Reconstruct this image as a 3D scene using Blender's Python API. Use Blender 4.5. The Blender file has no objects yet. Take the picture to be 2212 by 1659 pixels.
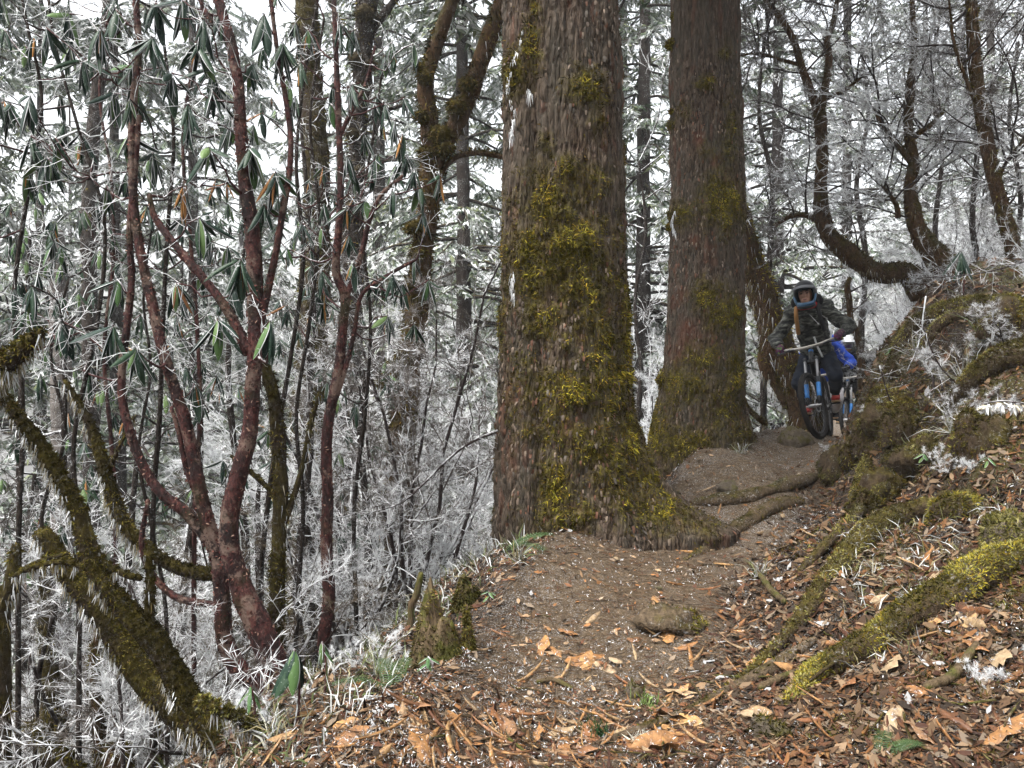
import bpy, math, random
import numpy as np
from mathutils import Vector, Matrix, Euler

# ------------------------------------------------------------------ camera, sky, sun, exposure
scene = bpy.context.scene
CAMZ, FPX, CXP, CYP = 1.2, 1671.0, 1106.0, 829.5      # eye height and focal length (in units of a 2212-wide frame)
cam_data = bpy.data.cameras.new('camera')
cam_data.sensor_width = 36.0
cam_data.lens = 36.0 * FPX / 2212.0
cam_data.clip_start, cam_data.clip_end = 0.05, 1000.0
cam = bpy.data.objects.new('camera', cam_data)
scene.collection.objects.link(cam)
cam.location = (0, 0, CAMZ)
cam.rotation_euler = (math.radians(90), 0, 0)
scene.camera = cam

SUN_EL, SUN_AZ = math.radians(62), math.radians(-130)   # soft light from behind the left shoulder
world = bpy.data.worlds.new('World')
scene.world = world
world.use_nodes = True
wn = world.node_tree.nodes
wl = world.node_tree.links
wn.clear()
w_out = wn.new('ShaderNodeOutputWorld')
w_bg = wn.new('ShaderNodeBackground')
w_sky = wn.new('ShaderNodeTexSky')
w_sky.sky_type = 'NISHITA'
w_sky.sun_disc = False
w_sky.sun_elevation = SUN_EL
w_sky.sun_rotation = SUN_AZ
w_sky.dust_density = 8.0
w_sky.air_density = 1.5
w_tc = wn.new('ShaderNodeTexCoord')
w_sep = wn.new('ShaderNodeSeparateXYZ')
w_max = wn.new('ShaderNodeMath'); w_max.operation = 'MAXIMUM'; w_max.inputs[1].default_value = 0.06
w_cmb = wn.new('ShaderNodeCombineXYZ')
w_hsv = wn.new('ShaderNodeHueSaturation'); w_hsv.inputs['Saturation'].default_value = 0.22
wl.new(w_tc.outputs['Generated'], w_sep.inputs[0])
wl.new(w_sep.outputs[0], w_cmb.inputs[0]); wl.new(w_sep.outputs[1], w_cmb.inputs[1])
wl.new(w_sep.outputs[2], w_max.inputs[0]); wl.new(w_max.outputs[0], w_cmb.inputs[2])
wl.new(w_cmb.outputs[0], w_sky.inputs['Vector'])
wl.new(w_sky.outputs[0], w_hsv.inputs['Color'])
wl.new(w_hsv.outputs[0], w_bg.inputs['Color'])
w_bg.inputs['Strength'].default_value = 0.15
wl.new(w_bg.outputs[0], w_out.inputs[0])

sun_data = bpy.data.lights.new('sun', 'SUN')
sun_data.energy = 0.75
sun_data.angle = math.radians(25)
sun_data.color = (1.0, 0.965, 0.91)
sun = bpy.data.objects.new('sun', sun_data)
scene.collection.objects.link(sun)
_sd = Vector((math.sin(SUN_AZ) * math.cos(SUN_EL), math.cos(SUN_AZ) * math.cos(SUN_EL), math.sin(SUN_EL)))
sun.rotation_euler = _sd.to_track_quat('Z', 'Y').to_euler()

scene.view_settings.view_transform = 'Standard'
scene.view_settings.look = 'None'
scene.view_settings.exposure = 1.95
scene.view_settings.gamma = 1.0
scene.view_settings.use_curve_mapping = False
scene.cycles.use_denoising = True
scene.cycles.max_bounces = 6
scene.cycles.diffuse_bounces = 3
scene.cycles.glossy_bounces = 2
scene.cycles.transmission_bounces = 2
scene.cycles.volume_bounces = 1
scene.cycles.use_adaptive_sampling = True
scene.cycles.adaptive_threshold = 0.02

# ------------------------------------------------------------------ helpers
C = scene.collection
RNG = np.random.default_rng(7)


def at(px, py, Y):
    return np.array([(px - CXP) / FPX * Y, Y, CAMZ - (py - CYP) / FPX * Y])


def path(pts, Y):
    """pixel path -> 3D path; a third entry on a point overrides the depth"""
    return np.array([at(p[0], p[1], p[2] if len(p) > 2 else Y) for p in pts])


def norm(v):
    v = np.asarray(v, float)
    return v / (np.linalg.norm(v, axis=-1, keepdims=True) + 1e-12)


def _h(ix, iy, iz, seed):
    with np.errstate(over='ignore'):
        n = (ix.astype(np.uint32) * np.uint32(374761393) + iy.astype(np.uint32) * np.uint32(668265263)
             + iz.astype(np.uint32) * np.uint32(2147483647) + np.uint32(seed * 974711 + 77))
        n = (n ^ (n >> np.uint32(13))) * np.uint32(1274126177)
        n = n ^ (n >> np.uint32(16))
        n = (n ^ (n >> np.uint32(7))) * np.uint32(2654435761)
        n = n ^ (n >> np.uint32(15))
    return (n & np.uint32(0xFFFFFF)).astype(np.float64) / float(0xFFFFFF)


def vnoise(P, seed=0):
    """value noise in [-1, 1]"""
    P = np.asarray(P, float)
    I = np.floor(P).astype(np.int64)
    f = P - I
    f = f * f * (3 - 2 * f)
    r = 0
    for dx in (0, 1):
        wx = f[:, 0] if dx else 1 - f[:, 0]
        for dy in (0, 1):
            wy = f[:, 1] if dy else 1 - f[:, 1]
            for dz in (0, 1):
                wz = f[:, 2] if dz else 1 - f[:, 2]
                r = r + wx * wy * wz * _h(I[:, 0] + dx, I[:, 1] + dy, I[:, 2] + dz, seed)
    return r * 2 - 1


def fbm(P, octv=3, seed=0, gain=0.5):
    a, s, r, f = 1.0, 0.0, 0, 1.0
    for o in range(octv):
        r = r + a * vnoise(np.asarray(P) * f, seed + o * 13)
        s += a; a *= gain; f *= 2.03
    return r / s


def worley(P, seed=0):
    """F1, F2, cell id"""
    P = np.asarray(P, float)
    I = np.floor(P).astype(np.int64)
    f1 = np.full(len(P), 9.0); f2 = np.full(len(P), 9.0); cid = np.zeros(len(P))
    for dx in (-1, 0, 1):
        for dy in (-1, 0, 1):
            for dz in (-1, 0, 1):
                J = I + np.array([dx, dy, dz])
                c = np.stack([_h(J[:, 0], J[:, 1], J[:, 2], seed + k) for k in (1, 2, 3)], 1)
                d = np.linalg.norm(J + c - P, axis=1)
                m = d < f1
                f2 = np.where(m, f1, np.minimum(f2, d))
                cid = np.where(m, c[:, 0], cid)
                f1 = np.where(m, d, f1)
    return f1, f2, cid


def sstep(a, b, x):
    t = np.clip((np.asarray(x, float) - a) / (b - a), 0, 1)
    return t * t * (3 - 2 * t)


def mesh(name, V, faces, mats, col=None, smooth=True, midx=None):
    """faces: list of int arrays (n,3) or (n,4)"""
    V = np.ascontiguousarray(np.asarray(V, np.float32))
    faces = [np.asarray(f, np.int32) for f in faces if len(f)]
    me = bpy.data.meshes.new(name)
    me.vertices.add(len(V))
    me.vertices.foreach_set('co', V.ravel())
    nl = sum(f.size for f in faces)
    npol = sum(len(f) for f in faces)
    me.loops.add(nl)
    me.polygons.add(npol)
    me.loops.foreach_set('vertex_index', np.concatenate([f.ravel() for f in faces]))
    tot = np.concatenate([np.full(len(f), f.shape[1], np.int32) for f in faces])
    st = np.concatenate([[0], np.cumsum(tot)[:-1]]).astype(np.int32)
    me.polygons.foreach_set('loop_start', st)
    me.polygons.foreach_set('use_smooth', np.full(npol, bool(smooth)))
    for m in (mats if isinstance(mats, (list, tuple)) else [mats]):
        me.materials.append(m)
    if midx is not None:
        me.polygons.foreach_set('material_index', np.asarray(midx, np.int32))
    if col is not None:
        c = np.ones((len(V), 4), np.float32); c[:, :3] = col
        a = me.color_attributes.new('Col', 'FLOAT_COLOR', 'POINT')
        a.data.foreach_set('color', c.ravel())
    me.update()
    me.validate()
    return me


def obj(name, me, parent=None, loc=None, kind=None):
    o = bpy.data.objects.new(name, me)
    C.objects.link(o)
    if parent is not None:
        o.parent = parent
    if loc is not None:
        o.location = loc
    if kind:
        o['kind'] = kind
    return o


def part(name, V, faces, mats, root, col=None, smooth=True, midx=None, kind=None):
    """a mesh given in world coordinates as a child of the thing's (unrotated) root"""
    base = np.array(root.location) if root is not None else np.zeros(3)
    p = root
    while p is not None and p.parent is not None:
        p = p.parent; base = base + np.array(p.location)
    return obj(name, mesh(name, np.asarray(V) - base, faces, mats, col, smooth, midx), root, kind=kind)


def thing(name, label, cat, loc=(0, 0, 0), group=None):
    o = bpy.data.objects.new(name, None)
    C.objects.link(o)
    o.location = [float(v) for v in loc]
    o.empty_display_size = 0.1
    return tag(o, label, cat, group)


def tag(o, label=None, cat=None, group=None, kind=None):
    if label: o['label'] = label
    if cat: o['category'] = cat
    if group: o['group'] = group
    if kind: o['kind'] = kind
    return o


def copy_tree(o, parent=None):
    c = o.copy(); C.objects.link(c); c.parent = parent
    for ch in list(o.children):
        copy_tree(ch, c)
    return c


def catmull(P, n):
    """resample a polyline as a Catmull-Rom curve, n points evenly spaced along it"""
    P = np.asarray(P, float)
    Q = np.vstack([2 * P[0] - P[1], P, 2 * P[-1] - P[-2]])
    out = []
    for i in range(1, len(Q) - 2):
        t = np.linspace(0, 1, 12, endpoint=False)[:, None]
        a, b, c, d = Q[i - 1], Q[i], Q[i + 1], Q[i + 2]
        out.append(0.5 * (2 * b + (c - a) * t + (2 * a - 5 * b + 4 * c - d) * t ** 2 + (3 * b - a - 3 * c + d) * t ** 3))
    out = np.vstack(out + [P[-1:]])
    s = np.concatenate([[0], np.cumsum(np.linalg.norm(np.diff(out[:, :3], axis=0), axis=1))])
    u = np.linspace(0, s[-1], n)
    return np.stack([np.interp(u, s, out[:, k]) for k in range(out.shape[1])], 1), s[-1]


def frames(P):
    T = norm(np.gradient(P, axis=0))
    ref = np.array([0, 1.0, 0]) if abs(T[0][1]) < 0.9 else np.array([1.0, 0, 0])
    n = norm(np.cross(np.cross(T[0], ref), T[0]))
    N = [n]
    for i in range(1, len(P)):
        n = N[-1] - T[i] * np.dot(N[-1], T[i])
        N.append(norm(n))
    N = np.array(N)
    return T, N, np.cross(T, N)


def tube(P, R, K=10, ds=0.05, disp=None, caps=True, close_r=True):
    """tapered, displaced tube along control points P with radii R. Returns V, [quads, tris], Nrm"""
    P = np.asarray(P, float)
    R = np.full(len(P), R, float) if np.isscalar(R) else np.asarray(R, float)
    L0 = np.sum(np.linalg.norm(np.diff(P, axis=0), axis=1))
    n = max(4, int(L0 / ds) + 1)
    Q, L = catmull(np.hstack([P, R[:, None]]), n)
    pts, rad = Q[:, :3], np.maximum(Q[:, 3], 0.0008)
    T, N, B = frames(pts)
    th = np.linspace(0, 2 * math.pi, K, endpoint=False)
    dirs = N[:, None, :] * np.cos(th)[None, :, None] + B[:, None, :] * np.sin(th)[None, :, None]
    rr = np.repeat(rad[:, None], K, 1)
    if disp is not None:
        base = (pts[:, None, :] + dirs * rr[..., None]).reshape(-1, 3)
        rr = rr + disp(base, dirs.reshape(-1, 3), rr.ravel()).reshape(rr.shape)
    V = (pts[:, None, :] + dirs * rr[..., None]).reshape(-1, 3)
    i = np.arange(n - 1)[:, None] * K; j = np.arange(K)[None, :]; j2 = (j + 1) % K
    F = np.stack([i + j, i + j2, i + K + j2, i + K + j], -1).reshape(-1, 4)
    fs = [F]
    if caps:
        V = np.vstack([V, pts[:1] - T[:1] * rad[0] * 0.4, pts[-1:] + T[-1:] * rad[-1] * 0.6])
        a, b = n * K, n * K + 1
        jj = np.arange(K); jn = (jj + 1) % K
        fs.append(np.stack([jn, jj, np.full(K, a)], 1))
        fs.append(np.stack([(n - 1) * K + jj, (n - 1) * K + jn, np.full(K, b)], 1))
    return V, fs


def join(parts):
    """parts: list of (V, faces[, col]) -> V, faces, col"""
    Vs, q, t, cs, off = [], [], [], [], 0
    for p in parts:
        V, fs = p[0], p[1]
        Vs.append(V)
        for f in fs:
            f = np.asarray(f)
            if len(f):
                (q if f.shape[1] == 4 else t).append(f + off)
        if len(p) > 2:
            cs.append(np.broadcast_to(p[2], (len(V), 3)))
        off += len(V)
    fs = ([np.vstack(q)] if q else []) + ([np.vstack(t)] if t else [])
    return np.vstack(Vs), fs, (np.vstack(cs) if cs else None)


def segs_mesh(p0, p1, r0, r1, K=3):
    d = norm(p1 - p0)
    ref = np.where(np.abs(d[:, 2:3]) < 0.9, np.array([[0, 0, 1.0]]), np.array([[1.0, 0, 0]]))
    a = norm(np.cross(d, ref)); b = np.cross(d, a)
    V = []
    for (p, r) in ((p0, r0), (p1, r1)):
        for k in range(K):
            t = 2 * math.pi * k / K
            V.append(p + (a * math.cos(t) + b * math.sin(t)) * r[:, None])
    V = np.stack(V, 1).reshape(-1, 3)
    n = len(p0); o = np.arange(n)[:, None] * (2 * K)
    j = np.arange(K)[None]; j2 = (j + 1) % K
    return V, [np.stack([o + j, o + j2, o + K + j2, o + K + j], -1).reshape(-1, 4)]


def grow(rng, P, D, L, R, levels):
    """level-wise branching; returns per level (p0, p1, r0, r1)"""
    out = []
    P = np.atleast_2d(P).astype(float); D = norm(np.atleast_2d(D)); L = np.atleast_1d(L).astype(float); R = np.atleast_1d(R).astype(float)
    for lv in levels:
        B, ns = len(P), lv.get('n', 3)
        pts = [P]; d = D.copy(); dd = [d]
        for s in range(ns):
            d = norm(d + rng.normal(0, lv.get('wob', 0.15), (B, 3)) + np.array([0, 0, lv.get('up', 0.0)]))
            pts.append(pts[-1] + d * (L / ns)[:, None]); dd.append(d)
        pts = np.stack(pts, 1); dd = np.stack(dd, 1)
        tap = lv.get('tap', 0.5)
        rad = R[:, None] * np.linspace(1, tap, ns + 1)[None]
        out.append((pts[:, :-1].reshape(-1, 3), pts[:, 1:].reshape(-1, 3), rad[:, :-1].ravel(), rad[:, 1:].ravel()))
        c = lv.get('c', 0)
        if not c:
            break
        t = rng.uniform(lv.get('t0', 0.2), 1.0, (B, c))
        t[:, -1] = 1.0
        seg = np.minimum((t * ns).astype(int), ns - 1); fr = (t * ns - seg)[..., None]
        bi = np.arange(B)[:, None]
        cp = pts[bi, seg] * (1 - fr) + pts[bi, seg + 1] * fr
        cd = dd[bi, seg + 1]
        pr = rng.normal(0, 1, cp.shape); pr[..., 2] *= lv.get('flat', 1.0)
        pr = norm(pr - cd * np.sum(pr * cd, -1, keepdims=True))
        A = rng.normal(lv.get('ang', 0.8), 0.18, t.shape)[..., None]
        A[:, -1] *= 0.3
        nd = norm(cd * np.cos(A) + pr * np.sin(A))
        P = cp.reshape(-1, 3); D = nd.reshape(-1, 3)
        L = (L[:, None] * lv.get('ratio', 0.5) * (1.15 - 0.55 * t) * rng.uniform(0.6, 1.2, t.shape)).ravel()
        R = (rad[bi, seg] * lv.get('rr', 0.55)).ravel()
        R = np.maximum(R, lv.get('rmin', 0.002))
    return out


def cat_levels(lv):
    return [np.concatenate([l[k] for l in lv]) for k in range(4)]


def face_data(V, fs):
    """centres, normals, areas of the quads/tris of a mesh"""
    cs, ns, ar = [], [], []
    for f in fs:
        f = np.asarray(f)
        a, b, c = V[f[:, 0]], V[f[:, 1]], V[f[:, 2]]
        d = V[f[:, 3]] if f.shape[1] == 4 else c
        n = np.cross(c - a, d - b) if f.shape[1] == 4 else np.cross(b - a, c - a)
        l = np.linalg.norm(n, axis=1)
        cs.append((a + b + c + d) / 4 if f.shape[1] == 4 else (a + b + c) / 3); ns.append(n / (l[:, None] + 1e-12)); ar.append(l / 2)
    return np.vstack(cs), np.vstack(ns), np.concatenate(ar)


def scatter(rng, V, fs, n, weight=None):
    """n points with normals on a surface; weight(centres, normals) -> multiplier"""
    c, nn, ar = face_data(V, fs)
    w = ar.copy()
    if weight is not None:
        w = w * weight(c, nn)
    if w.sum() <= 0:
        return np.zeros((0, 3)), np.zeros((0, 3))
    i = rng.choice(len(c), n, p=w / w.sum())
    s = np.sqrt(ar[i])[:, None] * 0.5
    t = rng.normal(0, 1, (n, 3)); t -= nn[i] * np.sum(t * nn[i], 1, keepdims=True)
    return c[i] + t * s * 0.6, nn[i]


def blades(rng, P, N, length, width, spread=0.6, down=0.3, colors=None, lv=0.5, two=False):
    """thin triangular blades standing on points"""
    n = len(P)
    L = length * rng.uniform(1 - lv, 1 + lv, n)[:, None]
    d = norm(N + rng.normal(0, spread, (n, 3)) + np.array([0, 0, -down]))
    side = norm(np.cross(d, rng.normal(0, 1, (n, 3))))
    w = width * rng.uniform(0.6, 1.4, n)[:, None]
    if two:
        mid = P + d * L * 0.55
        d2 = norm(d + np.array([0, 0, -0.6]) + rng.normal(0, 0.2, (n, 3)))
        tip = mid + d2 * L * 0.5
        V = np.stack([P - side * w * .7, P + side * w * .7, mid + side * w, mid - side * w, tip], 1).reshape(-1, 3)
        o = np.arange(n)[:, None] * 5
        fs = [np.hstack([o, o + 1, o + 2, o + 3]), np.hstack([o + 3, o + 2, o + 4])]
        k = 5
    else:
        V = np.stack([P - side * w, P + side * w, P + d * L], 1).reshape(-1, 3)
        fs = [np.arange(n * 3).reshape(-1, 3)]
        k = 3
    col = None
    if colors is not None:
        cc = np.asarray(colors, float)
        m = cc[rng.integers(0, len(cc), n)] * rng.uniform(0.75, 1.25, (n, 1))
        col = np.repeat(m, k, 0)
    return V, fs, col


def trsf(rng_R, T, tv, tf):
    """instances of a template: rotations (n,3,3) incl. scale, translations (n,3)"""
    n, k = len(T), len(tv)
    V = (np.einsum('nij,kj->nki', rng_R, tv) + T[:, None, :]).reshape(-1, 3)
    return V, [(np.asarray(f)[None] + (np.arange(n) * k)[:, None, None]).reshape(-1, np.asarray(f).shape[1]) for f in tf]


def basis(X, Zhint):
    """rotation matrices whose x axis is X and whose z axis is near Zhint: columns x, y, z"""
    X = norm(X); Y = norm(np.cross(Zhint, X)); Z = np.cross(X, Y)
    return np.stack([X, Y, Z], -1)

# ------------------------------------------------------------------ materials


class NT:
    def __init__(s, name, rough=0.8, spec=0.3):
        s.m = bpy.data.materials.new(name); s.m.use_nodes = True
        s.t = s.m.node_tree; s.n = s.t.nodes; s.b = s.n['Principled BSDF']
        s.b.inputs['Roughness'].default_value = rough
        s.b.inputs['Specular IOR Level'].default_value = spec
        s.tc = None

    def link(s, a, b): s.t.links.new(a, b)

    def co(s, scale=(1, 1, 1)):
        if s.tc is None: s.tc = s.n.new('ShaderNodeTexCoord')
        mp = s.n.new('ShaderNodeMapping'); mp.inputs['Scale'].default_value = scale
        s.link(s.tc.outputs['Object'], mp.inputs[0]); return mp.outputs[0]

    def noise(s, scale, detail=3, rough=0.6, vec=None, dist=0.0):
        nd = s.n.new('ShaderNodeTexNoise'); nd.inputs['Scale'].default_value = scale
        nd.inputs['Detail'].default_value = detail; nd.inputs['Roughness'].default_value = rough
        nd.inputs['Distortion'].default_value = dist
        s.link(vec if vec is not None else s.co(), nd.inputs['Vector']); return nd.outputs['Fac']

    def voro(s, scale, vec=None, feature='DISTANCE_TO_EDGE'):
        nd = s.n.new('ShaderNodeTexVoronoi'); nd.feature = feature; nd.inputs['Scale'].default_value = scale
        s.link(vec if vec is not None else s.co(), nd.inputs['Vector']); return nd.outputs[0]

    def ramp(s, fac, stops):
        r = s.n.new('ShaderNodeValToRGB'); e = r.color_ramp.elements
        while len(e) < len(stops): e.new(0.5)
        for k, (p, c) in enumerate(stops):
            e[k].position = p; e[k].color = (c, c, c, 1) if np.isscalar(c) else (*c, 1)
        s.link(fac, r.inputs[0]); return r.outputs[0]

    def mix(s, fac, a, b, mode='MIX'):
        m = s.n.new('ShaderNodeMix'); m.data_type = 'RGBA'; m.blend_type = mode
        for sock, v in ((m.inputs[0], fac), (m.inputs[6], a), (m.inputs[7], b)):
            if hasattr(v, 'is_linked'): s.link(v, sock)
            elif np.isscalar(v): sock.default_value = v
            else: sock.default_value = (*v, 1)
        return m.outputs[2]

    def math(s, op, a, b=0.0):
        m = s.n.new('ShaderNodeMath'); m.operation = op
        for k, v in ((0, a), (1, b)):
            if hasattr(v, 'is_linked'): s.link(v, m.inputs[k])
            else: m.inputs[k].default_value = v
        return m.outputs[0]

    def attr(s, name='Col'):
        a = s.n.new('ShaderNodeAttribute'); a.attribute_name = name; return a.outputs['Color']

    def sep(s, c):
        p = s.n.new('ShaderNodeSeparateColor'); s.link(c, p.inputs[0]); return p.outputs

    def nz(s):
        g = s.n.new('ShaderNodeNewGeometry'); p = s.n.new('ShaderNodeSeparateXYZ')
        s.link(g.outputs['Normal'], p.inputs[0]); return p.outputs

    def rnd(s):
        o = s.n.new('ShaderNodeObjectInfo'); return o.outputs['Random']

    def bump(s, h, strength=0.5, dist=0.02):
        b = s.n.new('ShaderNodeBump'); b.inputs['Strength'].default_value = strength; b.inputs['Distance'].default_value = dist
        s.link(h, b.inputs['Height']); s.link(b.outputs[0], s.b.inputs['Normal'])

    def done(s, col, k=1.0):
        if k != 1.0: col = s.mix(1.0, col, (k, k, k), 'MULTIPLY')
        if hasattr(col, 'is_linked'): s.link(col, s.b.inputs['Base Color'])
        else: s.b.inputs['Base Color'].default_value = (*col, 1)
        return s.m


M = {}
FROST = (0.70, 0.715, 0.73)

# flaky grey-brown bark of the big conifers; Col: R moss film, G raw red patch, B height of the plate
n = NT('bark', 0.9, 0.15)
v = n.co((1, 1, 0.2))
big = n.noise(6, 4, 0.6, v); fine = n.noise(55, 4, 0.7, v)
c = n.ramp(fine, [(0.30, (0.018, 0.012, 0.009)), (0.48, (0.07, 0.047, 0.034)), (0.70, (0.22, 0.165, 0.125))])
c = n.mix(n.ramp(big, [(0.42, 0), (0.62, 0.7)]), c, (0.095, 0.085, 0.068))
at_ = n.sep(n.attr())
c = n.mix(n.math('MULTIPLY', at_[2], 0.55), c, n.mix(fine, (0.09, 0.066, 0.05), (0.26, 0.205, 0.155)))
c = n.mix(at_[1], c, n.mix(fine, (0.10, 0.042, 0.028), (0.20, 0.095, 0.065)))
mcol = n.ramp(n.noise(30, 4), [(0.3, (0.055, 0.05, 0.010)), (0.5, (0.13, 0.105, 0.018)), (0.7, (0.22, 0.19, 0.03))])
c = n.mix(n.math('MULTIPLY', at_[0], n.ramp(n.noise(24, 4), [(0.35, 0.15), (0.6, 1)])), c, mcol)
h = n.math('ADD', n.math('MULTIPLY', n.ramp(n.voro(32, v), [(0.0, 0), (0.25, 1)]), 0.6), fine)
n.bump(h, 1.0, 0.02)
M['bark'] = n.done(c, 0.72)

# red peeling bark of the rhododendrons
n = NT('red_bark', 0.7, 0.25)
v = n.co((1, 1, 0.5))
a = n.noise(14, 6, 0.72, v, 0.4); b = n.noise(60, 5, 0.75, n.co((1, 1, 0.7)))
c = n.ramp(a, [(0.36, (0.012, 0.006, 0.006)), (0.46, (0.045, 0.015, 0.014)), (0.54, (0.10, 0.028, 0.025)), (0.61, (0.15, 0.055, 0.045)), (0.70, (0.27, 0.165, 0.125))])
c = n.mix(n.ramp(b, [(0.46, 0), (0.60, 0.85)]), c, (0.022, 0.010, 0.009))
c = n.mix(n.ramp(n.noise(4, 4), [(0.55, 0), (0.68, 0.75)]), c, (0.05, 0.043, 0.014))
c = n.mix(n.ramp(n.noise(5, 5, 0.75), [(0.54, 0), (0.60, 0.85)]), c, n.mix(b, (0.13, 0.085, 0.065), (0.36, 0.25, 0.20)))
n.bump(n.math('ADD', b, a), 1.0, 0.015)
M['red_bark'] = n.done(c, 0.72)
n = NT('bark_flake', 0.7, 0.2)
n.b.inputs['Roughness'].default_value = 0.7
M['flake'] = n.done(n.attr())

# dark bark with moss on the upper sides and a little rime
def mossy_bark(name, moss_lo, moss_hi, dark, light, frost=0.3, k_=0.75):
    n = NT(name, 0.92, 0.12)
    f = n.noise(45, 4, 0.7, n.co((1, 1, 0.4)))
    c = n.ramp(f, [(0.3, dark), (0.7, light)])
    mo = n.ramp(n.noise(22, 5, 0.7), [(0.3, (0.022, 0.019, 0.006)), (0.5, (0.058, 0.046, 0.012)), (0.7, (0.13, 0.105, 0.022))])
    g = n.nz()
    k = n.math('ADD', n.math('MULTIPLY', g[2], 0.25), n.noise(5, 4))
    c = n.mix(n.ramp(k, [(moss_lo, 0), (moss_hi, 1)]), c, mo)
    fr = n.math('MULTIPLY', n.ramp(n.noise(70, 3, 0.7), [(0.55, 0), (0.68, 1)]), n.ramp(n.noise(7, 2), [(0.45, 0), (0.6, frost)]))
    c = n.mix(fr, c, FROST)
    n.bump(n.math('ADD', f, n.noise(22, 5, 0.7)), 0.8, 0.02)
    return n.done(c, k_)
M['mossy'] = mossy_bark('mossy_bark', 0.36, 0.58, (0.016, 0.011, 0.008), (0.09, 0.065, 0.045), 0.3, 0.65)
M['brownmoss'] = mossy_bark('brown_mossy_bark', 0.48, 0.7, (0.03, 0.018, 0.010), (0.17, 0.095, 0.045), 0.25, 0.6)
M['darkbark'] = mossy_bark('dark_bark', 0.66, 0.8, (0.010, 0.008, 0.007), (0.06, 0.046, 0.038), 0.6)
M['greybark'] = mossy_bark('grey_bark', 0.62, 0.8, (0.07, 0.06, 0.055), (0.20, 0.18, 0.165), 0.8)
M['root'] = mossy_bark('root_bark', 0.50, 0.72, (0.03, 0.021, 0.013), (0.125, 0.09, 0.058), 0.35)
M['bareroot'] = mossy_bark('bare_root_bark', 0.66, 0.82, (0.045, 0.032, 0.02), (0.19, 0.14, 0.09), 0.5)

def attr_mat(name, rough=0.85, spec=0.2, trans=0.0):
    n = NT(name, rough, spec)
    c = n.attr()
    if trans:
        n.b.inputs['Subsurface Weight'].default_value = 0.0
    return n.done(c)
M['moss'] = attr_mat('moss_tuft', 0.95, 0.08)
M['litter'] = attr_mat('leaf_litter', 0.75, 0.25)

# twigs: dark wood coated in rime, thicker on the weather side
def twig_mat(name, lo, hi, wood):
    n = NT(name, 0.75, 0.3)
    g = n.nz()
    k = n.math('ADD', n.math('ADD', n.math('MULTIPLY', g[2], 0.12), n.math('MULTIPLY', g[0], -0.05)), n.noise(9, 3, 0.7))
    k = n.math('ADD', k, n.math('MULTIPLY', n.math('SUBTRACT', n.rnd(), 0.62), 0.34))
    return n.done(n.mix(n.ramp(k, [(lo, 0), (hi, 1)]), wood, FROST))
M['frost_twig'] = twig_mat('frosted_twig', 0.36, 0.50, (0.10, 0.085, 0.075))
M['twig'] = twig_mat('twig', 0.52, 0.70, (0.028, 0.019, 0.017))
M['brown_twig'] = twig_mat('brown_twig', 0.44, 0.60, (0.085, 0.062, 0.036))
M['redtwig'] = twig_mat('red_twig', 0.56, 0.74, (0.055, 0.019, 0.018))
n = NT('rime', 0.6, 0.4); M['frost'] = n.done(n.mix(n.noise(30, 2), (0.40, 0.415, 0.43), (0.56, 0.57, 0.58)))

n = NT('conifer_needles', 0.8, 0.2)
M['needle'] = n.done(n.attr())

def leaf_mat(name, a, b, rough=0.52):
    n = NT(name, rough, 0.3)
    r = n.rnd()
    c = n.mix(r, a, b)
    sp = n.ramp(n.noise(120, 3, 0.7), [(0.62, 0), (0.74, 0.5)])
    c = n.mix(sp, c, FROST)
    n.bump(n.noise(60, 2), 0.25, 0.004)
    return n.done(c)
M['leaf'] = leaf_mat('rhododendron_leaf', (0.006, 0.024, 0.016), (0.016, 0.042, 0.018))
M['leaf_light'] = leaf_mat('young_leaf', (0.045, 0.11, 0.03), (0.10, 0.16, 0.05))
M['leaf_dead'] = leaf_mat('dead_leaf', (0.35, 0.17, 0.04), (0.16, 0.06, 0.02), 0.6)
n = NT('fallen_leaf', 0.55, 0.35)
r = n.rnd()
c = n.ramp(r, [(0.0, (0.10, 0.038, 0.018)), (0.2, (0.36, 0.17, 0.055)), (0.4, (0.46, 0.25, 0.09)), (0.55, (0.26, 0.105, 0.04)), (0.72, (0.42, 0.31, 0.18)), (0.86, (0.50, 0.29, 0.11)), (1.0, (0.30, 0.21, 0.12))])
c = n.mix(n.ramp(n.noise(28, 4, 0.7), [(0.38, 0), (0.64, 0.85)]), c, (0.07, 0.034, 0.018))
c = n.mix(n.ramp(n.noise(90, 3, 0.75), [(0.62, 0), (0.72, 0.8)]), c, FROST)
n.bump(n.noise(60, 3), 0.4, 0.004)
M['fallen'] = n.done(c, 0.95)
n = NT('tan_leaf', 0.6, 0.3)
c = n.ramp(n.noise(18, 5, 0.7), [(0.3, (0.25, 0.16, 0.085)), (0.55, (0.46, 0.345, 0.21)), (0.8, (0.56, 0.45, 0.30))])
n.bump(n.noise(40, 4), 0.5, 0.005)
M['tan'] = n.done(c, 0.75)

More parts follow.
